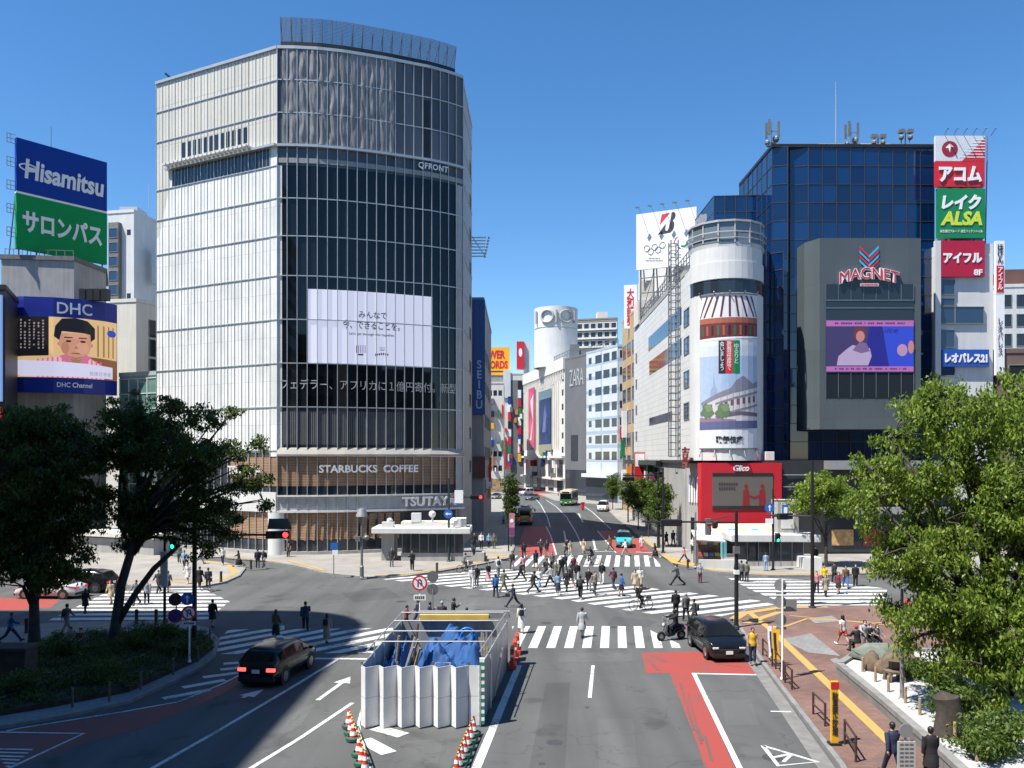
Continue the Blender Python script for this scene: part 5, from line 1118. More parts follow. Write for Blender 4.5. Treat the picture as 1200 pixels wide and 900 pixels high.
# left background
h = house('white_tower_block', 'tall white block with a grey glazed stair bay behind the roof billboard', [(-67, 140), (-62.2, 139), (-60.6, 150), (-67, 152)], 50.2, BRIGHT)
p_ = Path((-67, 140), (-62.2, 139)); mb = MB(); p_.box(mb, .7, 2.6, 31, 48.5, 0, .8); mb.build('stair_bay', CONC_D, h); windows(h, p_, [(.9, 2.4, z, z + 1.5) for z in lin(32, 46, 6)], GLB, ALU_D, .06, .82)
windows(h, p_, [(3.6, 4.3, z, z + .9) for z in (36, 46.5)], GL, sub=False)
mb = MB(); mb.cyl((-61.5, 143, 50.6), (-61.5, 143, 56), .05, n=5); mb.box(-60.5, -59.6, 142, 144, 39, 45); mb.box(-66, -63, 142, 146, 50.7, 52); mb.build('roof_gear', ALU, h)
h = house('beige_block', 'plain beige block with a dark slit behind the wraparound screen', [(-57.5, 119), (-52.5, 118), (-50.6, 122), (-57, 130)], 31.6, CREAM); p_ = Path((-52.5, 118), (-50.6, 122)); windows(h, p_, [(2.2, 3.6, z, z + 2.4) for z in lin(16, 27, 4)], GL)
h = house('low_white_block', 'low white block with roof tanks left of the glass tower', [(-52.6, 126), (-46, 124), (-46, 138), (-54, 138)], 32.6, BRIGHT); mb = MB(); mb.lathe([(1, 0), (1, 2), (0, 2.4)], (-52.4, 128, 33.1), 14); mb.box(-50, -47, 126, 128, 33.1, 36); mb.build('roof_tank', CREAM, h)
GGR = glassmat('green_glass', (.1, .2, .17), .08, .5, .1, .4)
h = house('green_glass_block', 'pale green glazed block between the screen building and the glass tower', [(-46.9, 101), (-41.3, 98.5), (-41, 112), (-47, 112)], 19.5, mat('pale_green_wall', (.3, .42, .38), .6, noise=.1)); p_ = Path((-46.9, 101), (-41.3, 98.5)); mb = MB(); p_.panes(mb, lin(.1, p_.L - .1, 4), lin(5, 19.2, 8), .05, 0, .01); mb.build('glazing', GGR, h)
mb = MB()
for z in lin(5, 19.2, 8): p_.box(mb, 0, p_.L, z - .05, z + .05, .05, .12)
for s_ in lin(.1, p_.L - .1, 4): p_.box(mb, max(0, s_ - .05), s_ + .05, 5, 19.2, .05, .12)
mb.build('mullions', BRIGHT, h); mb = MB(); p_.box(mb, 0, p_.L, .3, 4.6, 0, .3); mb.build('shop_front', CONC_D, h)
h = house('screen_edge_building', 'dark building at the left edge with a blue screen over a red sign', [(-70, 86), (-51.6, 86), (-55, 94), (-70, 96)], 27, DARK)
p_ = Path((-70, 85.95), (-51.6, 85.95)); mb = MB(); p_.box(mb, 10, p_.L - .2, 15.6, 26.4, 0, .3); mb.build('video_screen', SCR('paleblue', '6f8fc4', .5), h); mb = MB(); p_.box(mb, 10, p_.L - .2, 11, 15, 0, .3); o = mb.build('red_sign', SG_RED, h)
windows(h, p_, [(s_, s_ + 3, z, z + 2.2) for s_ in (3, 8, 13) for z in (2, 6)], GL)
# low subway wall on the far left pavement
k = empty('subway_entrance', (-38.5, 88, .13), 'long low concrete subway entrance under a pale slab roof behind the left crosswalk', 'kiosk')
mb = MB(); mb.prism([(-47, 89), (-35.8, 84.4), (-35, 86.6), (-46, 91.5)], .13, 1.6); mb.build('side_wall', CONC, k); mb = MB(); mb.prism([(-47.6, 88.8), (-35.5, 83.8), (-34.6, 86.9), (-46.4, 92)], 1.75, 2.25); mb.build('canopy', CREAM, k, bevel=.05)
mb = MB(); mb.prism([(-37, 84.9), (-35.9, 84.5), (-35.2, 86.3), (-36.2, 86.7)], .13, 1.75); mb.build('end_pier', CREAM, k)
# right background
h = house('pale_hotel', 'white hotel tower with rows of dark windows behind the big green tree', [(74.6, 130), (92, 128), (92, 145), (75.6, 145)], 36, BRIGHT); p_ = Path((74.6, 130), (92, 128)); windows(h, p_, [(s_, s_ + 1.3, z, z + 1.8) for s_ in lin(.8, 15.5, 7) for z in lin(12, 33, 7)], GL, ALU_D, .08)
mb = MB(); mb.prism([(76.5, 131), (92, 129.5), (92, 144), (77, 144)], 36.5, 39); mb.build('roof_storey', BROWN, h)
h = house('brown_shop_block', 'brown tiled shop building behind the green tree on the far right', [(51.9, 90), (75, 88), (75, 110), (52.5, 110)], 21, mat('brown_tile', (.16, .11, .09), .7, noise=.15, ns=.5)); p_ = Path((51.9, 90), (75, 88)); windows(h, p_, [(s_, s_ + 3.6, z, z + 2.2) for s_ in lin(1, 19, 4) for z in (6, 10, 14, 17.5)], GL)
mb = MB(); p_.box(mb, .3, p_.L - .3, .3, 4, .02, .1); mb.build('shop_front', GSEE, h); mb = MB(); p_.box(mb, 1, 12, 4.4, 5.6, 0, .4); o = mb.build('fascia', BRIGHT, h); mb = MB(); p_.box(mb, 3.5, 6, 4.6, 5.4, .4, .45); mb.build('fascia_mark', SG_RED, o)
# unseen buildings round the camera: tower shades the crossing, blocks serve glass reflections
r_ = [(-36.5 - 6 + 6 * math.cos(math.radians(a_)), 38 - 6 + 6 * math.sin(math.radians(a_))) for a_ in range(0, 91, 15)]
h = house('station_tower', 'tall station tower to the left of the viewpoint shading the planting bed', [(-36.5, -40)] + r_ + [(-90, 38), (-90, -40)], 58, CONC); p_ = Path((-36.5, 30), (-36.5, -40)); p4 = Path((-90, 38), (-43, 38))
for z in lin(4, 52, 12):
    mb = MB(); p_.box(mb, 3, p_.L - 3, z, z + 2.2, -.1, .05); mb.build('window_band', GL, h)
h = house('station_block', 'grey station building behind the viewpoint', [(-30, -22), (14, -22), (14, -60), (-30, -60)], 36, GREYW); p_ = Path((14, -22), (-30, -22))
for z in lin(5, 30, 6): mb = MB(); p_.box(mb, 2, p_.L - 2, z, z + 2, -.1, .05); mb.build('window_band', GL, h)
h = house('station_block', 'long block added off to the right of the viewpoint for glass reflections', [(68, -14), (140, -6), (140, -60), (68, -60)], 33, GREYW); p_ = Path((140, -6), (68, -14))  # unseen block added so the tower glass mirrors it instead of the horizon
for z in lin(5, 27, 5): mb = MB(); p_.box(mb, 2, p_.L - 2, z, z + 2, -.1, .05); mb.build('window_band', GL, h)
h = house('station_block', 'dark tower block to the right behind the viewpoint', [(34, -34), (62, -30), (62, -70), (34, -70)], 46, CONC_D); p_ = Path((62, -30), (34, -34))
for z in lin(5, 40, 8): mb = MB(); p_.box(mb, 2, p_.L - 2, z, z + 2, -.1, .05); mb.build('window_band', GL, h)
# ---------------------------------------------------------------- trees and planting
BARK = mat('bark', (.05, .042, .036), .9, noise=.3, ns=3, bump=.5, bs=14)
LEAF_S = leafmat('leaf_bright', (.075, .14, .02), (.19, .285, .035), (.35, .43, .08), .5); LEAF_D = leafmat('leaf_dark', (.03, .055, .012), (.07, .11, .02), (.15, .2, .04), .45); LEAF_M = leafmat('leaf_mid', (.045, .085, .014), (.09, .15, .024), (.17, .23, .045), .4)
def leafmesh(name, m, centers, per, spread, size, seed, droop=.5, vz=.62):
    """many small pointed leaf blades scattered round clump centres"""
    g = np.random.default_rng(seed); C = np.repeat(np.array([list(c[:3]) for c in centers]), per, 0); R = np.repeat(np.array([c[3] if len(c) > 3 else spread for c in centers]), per)
    N = len(C); o = g.normal(size=(N, 3)); o *= (g.random((N, 1)) ** .5) / np.linalg.norm(o, axis=1, keepdims=True); o[:, 2] *= vz
    pos = C + o * R[:, None]
    ang = g.random(N) * 2 * np.pi; tilt = g.normal(-droop, .45, N)
    d = np.stack([np.cos(ang) * np.cos(tilt), np.sin(ang) * np.cos(tilt), np.sin(tilt)], 1)
    up = np.stack([g.normal(0, .9, N), g.normal(0, .9, N), np.ones(N)], 1); s = np.cross(d, up); s /= np.linalg.norm(s, axis=1, keepdims=True)
    L = size * g.uniform(.6, 1.3, N)[:, None]; wv = L * .24
    nrm = np.cross(s, d)
    v = np.stack([pos - d * L * .5, pos + s * wv + nrm * L * .06, pos + d * L * .5 - np.array([0, 0, .12]) * L, pos - s * wv + nrm * L * .06], 1).reshape(-1, 3)
    me = bpy.data.meshes.new(name); me.vertices.add(N * 4); me.vertices.foreach_set('co', v.astype(np.float32).ravel())
    me.loops.add(N * 4); me.loops.foreach_set('vertex_index', np.arange(N * 4, dtype=np.int32)); me.polygons.add(N)
    me.polygons.foreach_set('loop_start', np.arange(0, N * 4, 4, dtype=np.int32)); me.polygons.foreach_set('loop_total', np.full(N, 4, np.int32))
    me.materials.append(m); me.update(calc_edges=True); me.validate(); return me
def tree(name, base, label, lobes, fork, nclump, per, size, m, seed, spread=.7, tr=.25, droop=.5, group=None, lean=(0, 0), surf=.55, vz=.62):
    """lobes: ((x, y, z), (rx, ry, rz)) relative to base; limbs grow from the fork to clump centres spread through the lobes"""
    R = random.Random(seed); base = V(base); root = empty(name, base, label, 'tree', group)
    cl = []
    vol = [a[1][0] * a[1][1] * a[1][2] for a in lobes]; tot = sum(vol)
    for (c, r), vv in zip(lobes, vol):
        for _ in range(max(3, int(nclump * vv / tot))):
            while True:
                p = V((R.gauss(0, 1), R.gauss(0, 1), R.gauss(0, 1)))
                if p.length > .1: break
            p = p.normalized() * (surf + (1 - surf) * R.random()) ** 1 * (R.random() ** .22)
            q = V(c) + V((p.x * r[0], p.y * r[1], p.z * r[2])); cl.append((q.x, q.y, q.z, spread * R.uniform(.55, 1.25)))
    mb = MB(); fk = V((lean[0], lean[1], fork)); mb.tube([(0, 0, -.1), (0, 0, .15), V((lean[0] * .3, lean[1] * .3, fork * .5)), fk], [tr * 1.5, tr * 1.1, tr * .88, tr * .75], 10)
    limbs = []
    for (c, r) in lobes:
        for k in range(2):
            e = V(c) + V((R.uniform(-.5, .5) * r[0], R.uniform(-.5, .5) * r[1], R.uniform(-.2, .6) * r[2]))
            s0 = V((lean[0] * .8, lean[1] * .8, fork * R.uniform(.75, 1.0))); m1 = s0.lerp(e, .35) + V((R.uniform(-.6, .6), R.uniform(-.5, .5), R.uniform(.2, .9))); m2 = s0.lerp(e, .7) + V((R.uniform(-.3, .3), R.uniform(-.3, .3), .3))
            mb.tube([s0, m1, m2, e], [tr * .42, tr * .32, tr * .2, tr * .07], 7); cl += [(*m2, spread), (*m1.lerp(m2, .6), spread * .6)]; limbs += [m1, m2, e, m1.lerp(m2, .5)]
    for c in cl:
        if R.random() < .75:
            q = V(c[:3]); a = min(limbs, key=lambda L: (L - q).length); mid = a.lerp(q, .5) + V((R.uniform(-.15, .15), R.uniform(-.15, .15), .12)); mb.tube([a, mid, q], [tr * .13, tr * .09, tr * .04], 4, caps=False)
    t = bpy.data.objects.new('trunk', mb.mesh('trunk', BARK, 'all')); COL.objects.link(t); t.parent = root
    o = bpy.data.objects.new('crown', leafmesh('crown', m, cl, per, spread, size, seed, droop, vz)); COL.objects.link(o); o.parent = root
    return root
def lobe(base, x, y, Y, rx, ry, rz):
    p = at_depth(x, y, Y) - V(base); return (tuple(p), (rx, ry, rz))
B = P(1172, 850); Yt = B.y
tree('street_tree', B, 'big bright green tree in the white gravel garden on the right', [lobe(B, 1130, 500, Yt + 1, 2.7, 2.5, 1.8), lobe(B, 1060, 560, Yt + 1, 2.2, 2.2, 1.35), lobe(B, 1085, 640, Yt, 2.1, 2.2, 1.3), lobe(B, 1175, 590, Yt, 2.4, 2.6, 2.2), lobe(B, 1120, 700, Yt - .6, 1.5, 2, 1.2), lobe(B, 1175, 740, Yt - 1, 1.4, 2, 1.9), lobe(B, 1215, 480, Yt + 2, 2.2, 2.4, 1.8), lobe(B, 1022, 600, Yt + .5, 1.0, 1.2, .8), lobe(B, 1038, 512, Yt + .5, .8, .9, .5), lobe(B, 1150, 830, Yt - 1.2, 1.1, 1.2, 1.1), lobe(B, 1230, 640, Yt + 1, 2, 2, 3), lobe(B, 1075, 725, Yt - .3, 1.3, 1.5, .9), lobe(B, 1045, 660, Yt, .9, 1.1, .9), lobe(B, 1120, 775, Yt - 1, 1.2, 1.5, 1.0), lobe(B, 1100, 470, Yt + 1, 1.3, 1.4, .7), lobe(B, 1010, 560, Yt + .6, .9, 1, .6), lobe(B, 1190, 690, Yt - 1, 1.3, 1.6, 1.6), lobe(B, 1072, 760, Yt - .3, .6, .9, .9), lobe(B, 1050, 715, Yt, .6, .8, .8), lobe(B, 1135, 745, Yt - .5, 1.3, 1.5, 1.2), lobe(B, 1195, 800, Yt - 1.5, 1.2, 1.3, 1.5)], 3.6, 900, 90, .17, LEAF_S, 11, .46, .3, .9, vz=1.05)
B = P(968, 666); Yt = B.y
tree('street_tree', B, 'smaller yellow green tree behind the kiosk beside the big green tree', [lobe(B, 962, 575, Yt, 2.6, 2.5, 2.0), lobe(B, 985, 585, Yt, 2.2, 2.2, 1.8), lobe(B, 940, 592, Yt, 1.2, 1.4, .9)], 3.0, 130, 80, .3, LEAF_S, 5, .8, .16)
B = P(40, 762); Yt = B.y
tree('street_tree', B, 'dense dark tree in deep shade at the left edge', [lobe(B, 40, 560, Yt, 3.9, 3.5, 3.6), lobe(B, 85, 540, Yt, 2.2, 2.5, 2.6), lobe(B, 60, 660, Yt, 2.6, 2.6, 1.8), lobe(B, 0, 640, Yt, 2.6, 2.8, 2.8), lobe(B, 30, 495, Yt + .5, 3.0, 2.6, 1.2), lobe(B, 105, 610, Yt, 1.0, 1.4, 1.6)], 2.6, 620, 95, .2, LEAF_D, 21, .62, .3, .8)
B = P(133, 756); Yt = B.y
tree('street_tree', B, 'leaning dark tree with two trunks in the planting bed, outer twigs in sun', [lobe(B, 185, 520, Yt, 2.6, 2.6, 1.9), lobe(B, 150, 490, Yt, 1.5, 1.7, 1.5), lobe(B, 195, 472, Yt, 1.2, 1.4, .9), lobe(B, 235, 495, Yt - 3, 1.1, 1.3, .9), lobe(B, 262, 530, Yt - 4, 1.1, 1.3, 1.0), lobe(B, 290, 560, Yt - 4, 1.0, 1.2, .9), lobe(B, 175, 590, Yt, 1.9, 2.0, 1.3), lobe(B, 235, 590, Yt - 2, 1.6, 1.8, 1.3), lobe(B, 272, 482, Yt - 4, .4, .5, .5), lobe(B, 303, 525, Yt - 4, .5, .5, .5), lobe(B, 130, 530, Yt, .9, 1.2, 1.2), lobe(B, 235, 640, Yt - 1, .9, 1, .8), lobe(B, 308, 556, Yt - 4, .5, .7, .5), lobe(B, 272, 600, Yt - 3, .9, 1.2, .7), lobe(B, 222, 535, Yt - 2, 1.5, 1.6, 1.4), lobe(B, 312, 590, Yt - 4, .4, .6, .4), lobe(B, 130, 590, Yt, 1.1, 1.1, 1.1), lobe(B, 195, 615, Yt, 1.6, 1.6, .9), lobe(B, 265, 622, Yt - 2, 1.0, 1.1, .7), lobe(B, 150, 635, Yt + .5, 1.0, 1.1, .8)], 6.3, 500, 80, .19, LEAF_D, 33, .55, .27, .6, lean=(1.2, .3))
c0 = P(133, 756) - V((.2, 0, 0))
mb = MB(); mb.tube([c0 + V((.3, 0, 1.0)), c0 + V((1.2, .2, 2.6)), c0 + V((2.2, .3, 4.0)), c0 + V((3.6, .3, 5.3))], [.2, .17, .15, .1], 8); mbt = mb.build('limb', BARK, [o for o in bpy.data.objects if o.name.startswith('street_tree') and 'two trunks' in o.get('label', '')][0], smooth='all')
# avenue of small trees on the right-hand pavement and the dark one by the banner
for i, (x, y, h_, rx, lab) in enumerate(((773, 641, 8.6, 1.6, 'first slender avenue tree from the crossing, by the white store'), (760, 629, 8.2, 1.6, 'second slender avenue tree from the crossing, beside the white store'), (748, 620, 8.0, 1.7, 'third slender avenue tree from the crossing along the right pavement'), (736, 610, 8.0, 1.8, 'fourth slender avenue tree from the crossing along the right pavement'), (718, 597, 7.4, 1.9, 'farthest leafy avenue tree in front of the blue striped offices'))):
    B = P(x, y, .13); tree('avenue_tree', B, lab, [((0, 0, h_ * .62), (rx, rx, h_ * .34)), ((.2, -.2, h_ * .42), (rx * .7, rx * .7, h_ * .2))], h_ * .3, 75, 75, .24, LEAF_M, 50 + i, .7, .08, group='young trees along the right pavement')
B = P(599, 640, .13); tree('avenue_tree', B, 'dark narrow tree beside the pink banner at the street corner', [((0, 0, 5.6), (.8, .8, 3.0)), ((.2, 0, 3.0), (.55, .55, 1.4))], 2, 90, 70, .26, LEAF_D, 61, .6, .08)
# planting bed on the left island
bed = ccw(PX((-30, 800), (50, 762), (128, 748), (200, 744), (246, 753), (249, 764), (230, 779), (150, 815), (60, 833), (-30, 848)))
o = MB().prism([tuple(p)[:2] for p in bed], .1, .34).build('planting_soil', SOIL); o['kind'] = 'structure'
edge = MB(); line(edge, PX((-20, 836), (60, 806), (140, 786), (220, 757)), .25, .36); line(edge, PX((-20, 800), (60, 797), (100, 797)), .25, .36); o = edge.build('bed_edging', KERB); o['kind'] = 'structure'
def inside(p, poly):
    c = False
    for a, e in zip(poly, poly[1:] + poly[:1]):
        if (a[1] > p[1]) != (e[1] > p[1]) and p[0] < (e[0] - a[0]) * (p[1] - a[1]) / (e[1] - a[1]) + a[0]: c = not c
    return c
xs, ys = [p[0] for p in bed], [p[1] for p in bed]; rp = random.Random(9); cl = []
while len(cl) < 900:
    p = (rp.uniform(min(xs), max(xs)), rp.uniform(min(ys), max(ys)))
    if inside(p, bed): cl.append((p[0], p[1], .34 + rp.random() * .28 * (1 + math.sin(p[0] * 1.3) * math.cos(p[1])), .3))
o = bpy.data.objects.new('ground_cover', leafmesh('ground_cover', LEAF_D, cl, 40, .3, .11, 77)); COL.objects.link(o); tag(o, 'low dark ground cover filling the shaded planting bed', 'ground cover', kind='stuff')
def shrub(x, y, r, h, m, label, seed, z=.3, n=30, size=.12):
    p = P(x, y, z); R = random.Random(seed); root = empty('shrub', p, label, 'shrub')
    cl = [(R.gauss(0, r * .45), R.gauss(0, r * .45), h * (.25 + .65 * R.random()), r * .42) for _ in range(n)]
    mb = MB()
    for c in cl[::3]: mb.tube([(0, 0, -.1), (c[0] * .5, c[1] * .5, c[2] * .5), c[:3]], [.03, .02, .008], 4)
    t = bpy.data.objects.new('stem', mb.mesh('stem', BARK)); COL.objects.link(t); t.parent = root
    o = bpy.data.objects.new('foliage', leafmesh('foliage', m, cl, 60, r * .4, size, seed)); COL.objects.link(o); o.parent = root
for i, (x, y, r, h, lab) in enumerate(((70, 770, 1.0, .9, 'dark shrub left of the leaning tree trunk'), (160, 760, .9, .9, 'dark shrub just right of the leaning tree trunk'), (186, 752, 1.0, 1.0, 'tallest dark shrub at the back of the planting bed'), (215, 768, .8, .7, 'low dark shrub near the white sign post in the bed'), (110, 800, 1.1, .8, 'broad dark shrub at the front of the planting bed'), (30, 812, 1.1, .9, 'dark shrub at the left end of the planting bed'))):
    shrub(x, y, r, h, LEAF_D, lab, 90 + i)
# ---------------------------------------------------------------- street furniture
POLE = mat('pole_black', (.016, .016, .018), .5, .2, noise=.15); POLEG = mat('pole_grey', (.3, .3, .3), .5, .4, noise=.1); RAIL = mat('rail_brown', (.055, .03, .024), .5, noise=.15)
LRED = mat('lamp_red', (.5, .01, .01), .3, noise=0, emit=3.0, ecol=(1, .03, .03)); LGRN = mat('lamp_green', (.01, .4, .25), .3, noise=0, emit=1.6, ecol=(.03, .9, .5)); LOFF = mat('lamp_off', (.03, .03, .03), .3, noise=0)
def pole(name, label, cat, x, y, ytop, r=.09, m=POLE, z=.13, Y=None, group=None):
    p = P(x, y, z) if Y is None else V(((x - 600) * Y / F, Y, z)); top = EYE - (ytop - HZ) * p.y / F
    o = empty(name, p, label, cat, group); mb = MB(); mb.tube([p, p + V((0, 0, .3)), V((p.x, p.y, z + (top - z) * .5)), V((p.x, p.y, top))], [r * 1.25, r * 1.05, r, r * .75], 10); mb.build('pole', m, o, smooth=True)
    mb = MB(); mb.lathe([(r * 2.1, 0), (r * 2.1, .05), (r * 1.3, .12)], p, 12); mb.build('foot', m, o); o['_p'] = 0; del o['_p']
    return o, p, top
def arm(o, p, z, dx, dy=0, m=POLE, r=.055):
    mb = MB(); mb.tube([(p.x, p.y, z), (p.x + dx, p.y + dy, z)], r, 8); mb.tube([(p.x, p.y, z + .5), (p.x + dx * .35, p.y + dy * .35, z + .03)], r * .5, 6); mb.build('arm', m, o)
def signal(o, c, face, lit=None, n=3, vertical=False, m=POLE):
    """face: unit direction the lenses look; horizontal three-lamp head, green at the viewer's left"""
    c = V(c); f = V((face[0], face[1], 0)).normalized(); rgt = V((-f.y, f.x, 0)) ; w_ = .4 * n / 2
    M = Matrix((( rgt.x, -f.x, 0, c.x), (rgt.y, -f.y, 0, c.y), (0, 0, 1, c.z), (0, 0, 0, 1)))
    mb = MB()
    if vertical: mb.box(-.2, .2, -.1, .18, -w_, w_, M=M)
    else: mb.box(-w_, w_, -.1, .18, -.2, .2, M=M)
    h = mb.build('signal_head', m, o, bevel=.04)
    for k in range(n):
        q = (k - (n - 1) / 2) * .39; pos = M @ V((0, -.105, -q) if vertical else (q, -.105, 0))
        mb = MB(); mb.cyl(pos, pos + f * .015, .14, n=16); col = LOFF
        if lit == 'red' and ((k == n - 1 and not vertical) or (vertical and k == 0)): col = LRED
        if lit == 'green' and (k == n - 1 if vertical else k == 0): col = LGRN
        mb.build('lens', col, h)
        mb = MB(); a = [pos + rgt * .16 * math.cos(t_) + V((0, 0, .16 * math.sin(t_))) for t_ in lin(-.3, math.pi + .3, 10)]; e = [v_ + f * .26 for v_ in a]
        mb.add(a + e, [(i, i + 1, i + 12, i + 11) for i in range(10)]); mb.build('visor', m, h)
def disc(o, c, r, face, layers, name='sign_disc', back=STEEL):
    """layers: (kind, material); drawn outward from the disc"""
    c = V(c); f = V((face[0], face[1], 0)).normalized(); rgt = V((-f.y, f.x, 0)); up = V((0, 0, 1))
    mb = MB(); mb.cyl(c, c + f * .02, r, n=28); d = mb.build(name, back, o); k = .023
    for kind, m in layers:
        mb = MB()
        if kind == 'full': pts = [(math.cos(t_), math.sin(t_)) for t_ in lin(0, 6.2832, 28)[:-1]]
        elif isinstance(kind, float): pts = [(kind * math.cos(t_), kind * math.sin(t_)) for t_ in lin(0, 6.2832, 28)[:-1]]
        elif kind == 'slash': pts = [(-.62, .5), (-.5, .62), (.62, -.5), (.5, -.62)]
        elif kind == 'uturn': pts = [(-.3, -.55), (-.3, .3), (-.12, .52), (.12, .52), (.3, .3), (.3, -.05), (.45, -.05), (.2, -.42), (-.05, -.05), (.12, -.05), (.12, .24), (.05, .33), (-.05, .33), (-.12, .24), (-.12, -.55)]
        elif kind == 'up': pts = [(-.12, -.65), (-.12, .15), (-.38, .15), (0, .65), (.38, .15), (.12, .15), (.12, -.65)]
        elif kind == 'left': pts = [(.65, -.12), (-.15, -.12), (-.15, -.38), (-.65, 0), (-.15, .38), (-.15, .12), (.65, .12)]
        mb.add([c + f * k + rgt * a * r + up * e * r for a, e in pts], [tuple(range(len(pts)))]); mb.build('sign_face', m, d); k += .003
    return d
CAM = V((0, -1))
SKYB = mat('sign_sky_blue', (.02, .12, .42), .45, noise=.03)
# overhead signals
o, p, tp = pole('traffic_signal', 'black signal mast with a long overhead arm between the black car and the scramble crossing', 'traffic signal', 863, 735, 598, .12)
z = EYE - 77 * p.y / F; arm(o, p, z, -5.4, .5); signal(o, (p.x - 3.7, p.y + .35, z - .05), (.1, 1), 'green'); signal(o, (p.x - 1.2, p.y + .3, z - .15), (-1, .3), 'red'); mb = MB(); mb.box(p.x - 1.75, p.x - 1.45, p.y, p.y + .3, z - .75, z + .2); mb.box(p.x - .16, p.x + .16, p.y - .2, p.y + .2, z - 1.8, z - 1.4); mb.build('control_box', STEEL, o)
mb = MB(); mb.box(p.x - .14, p.x + .14, p.y - .14, p.y + .14, 3.2, 3.45); mb.build('pole_band', SG_WHITE, o)
o, p, tp = pole('traffic_signal', 'dark signal mast in the planting bed with one red lamp lit on its arm', 'traffic signal', 228, 757, 545, .12)
z = EYE - 92 * p.y / F; arm(o, p, z, 4.9, .2); signal(o, (p.x + 4.3, p.y + .1, z + .0), (.25, -1), 'red'); mb = MB(); mb.add([(p.x + 3.7, p.y + .3, z + .28), (p.x + 5.0, p.y + .3, z + .28), (p.x + 4.85, p.y + .1, z + .85), (p.x + 3.85, p.y + .1, z + .85)], [(0, 1, 2, 3)]); mb.build('signal_hood', mat('smoky_panel', (.1, .14, .17), .2, noise=.1), o)
disc(o, (p.x - .3, p.y - .2, EYE - 166 * p.y / F), .33, (.2, -1), [('full', SKYB), ('up', SG_WHITE)]); disc(o, (p.x - .95, p.y - .15, EYE - 167 * p.y / F), .33, (.2, -1), [], back=RAIL); disc(o, (p.x - .95, p.y - .15, EYE - 186 * p.y / F), .36, (.2, -1), [('full', SG_RED), (.8, SG_BLUE), ('slash', SG_RED)])
mb = MB(); mb.cyl((p.x - .95, p.y, z * .0 + 2.9), (p.x, p.y, 2.9), .03); mb.cyl((p.x - .95, p.y, 1.5), (p.x - .95, p.y, 2.9), .03); mb.build('sign_bracket', POLE, o)
o, p, tp = pole('traffic_signal', 'tall black mast on the corner of the red brick plaza left of the green tree', 'traffic signal', 952, 712, 540, .12); z = EYE - 70 * p.y / F; arm(o, p, z, -2.6, 1.2); signal(o, (p.x - 1.6, p.y + .7, z - .05), (-.5, 1), 'green')
o, p, tp = pole('traffic_signal', 'dark kiosk pole with a blue arrow disc and green walking signal', 'traffic signal', 906, 668, 573, .1); disc(o, (p.x - .35, p.y - .15, EYE - 60 * p.y / F), .42, CAM, [('full', SKYB), ('up', SG_WHITE)]); mb = MB(); mb.box(p.x - .7, p.x - .05, p.y - .16, p.y - .12, EYE - 74 * p.y / F - .35, EYE - 74 * p.y / F + .1); mb.build('sign_plate', SG_WHITE, o); signal(o, (p.x + .35, p.y - .15, EYE - 95 * p.y / F), CAM, 'green', 2, True)
z = EYE - 66 * p.y / F; arm(o, p, EYE - 52 * p.y / F, 1.2); mb = MB(); mb.box(p.x + .8, p.x + 1.3, p.y - .1, p.y + .1, z - .6, z + .7); mb.build('light_box', SKYB, o); mb = MB(); mb.box(p.x + .9, p.x + 1.2, p.y - .12, p.y - .1, z - .4, z + .5); mb.build('sign_face', SG_WHITE, o)
o, p, tp = pole('traffic_signal', 'dark mast at the head of the avenue trees with an arm over the street', 'traffic signal', 777, 648, 548, .12); arm(o, p, EYE - 22 * p.y / F, -4.2, -.5); signal(o, (p.x - 3.6, p.y - .5, EYE - 26 * p.y / F), (-.2, -1), None)
o, p, tp = pole('utility_pole', 'second dark mast just left of the arm mast by the avenue trees', 'pole', 771, 642, 552, .11)
o, p, tp = pole('traffic_signal', 'short dark signal on the right pavement kerb among the avenue trees', 'traffic signal', 736, 612, 574, .1); signal(o, (p.x, p.y - .2, tp - .1), CAM, None)
o, p, tp = pole('utility_pole', 'plain grey pole on the pavement in front of the twin arch emblem', 'pole', 815, 665, 600, .1, POLEG)
o, p, tp = pole('traffic_signal', 'dark green post by the subway canopy with blue arrow disc and red signal arm', 'traffic signal', 526, 658, 560, .1, mat('pole_green', (.015, .04, .035), .5)); disc(o, (p.x - .05, p.y - .2, EYE - 67 * p.y / F), .42, CAM, [('full', SKYB), ('left', SG_WHITE)])
z = EYE - 47 * p.y / F; mb = MB(); mb.box(p.x + .55, p.x + 1.35, p.y - .2, p.y + .1, z - .6, z + .6); mb.build('light_box', SG_WHITE, o); mb = MB(); mb.ball((p.x + .5, p.y - .2, EYE - 76 * p.y / F), .4, 8); mb.build('lamp_globe', SG_WHITE, o); arm(o, p, z - .05, 3.3, .3); signal(o, (p.x + 2.6, p.y + .1, z - .05), CAM, 'red')
o, p, tp = pole('street_lamp', 'grey street lamp with a bell shaped head on the plaza before the glass tower', 'street lamp', 424, 677, 600, .1, STEEL); mb = MB(); mb.lathe([(.05, .3), (.3, .25), (.42, -.1), (.5, -.35), (.1, -.4), (0, -.4)], (p.x, p.y, tp), 16); mb.build('lamp_shade', POLEG, o, smooth=True); mb = MB(); mb.box(p.x - .5, p.x - .1, p.y - .2, p.y + .1, 3.1, 3.5); mb.ball((p.x + .4, p.y, 3.4), .22, 8); mb.lathe([(.17, 0), (.17, .9), (.1, 1.0)], (p.x, p.y, .13), 12); mb.build('lamp_fitting', STEEL, o)
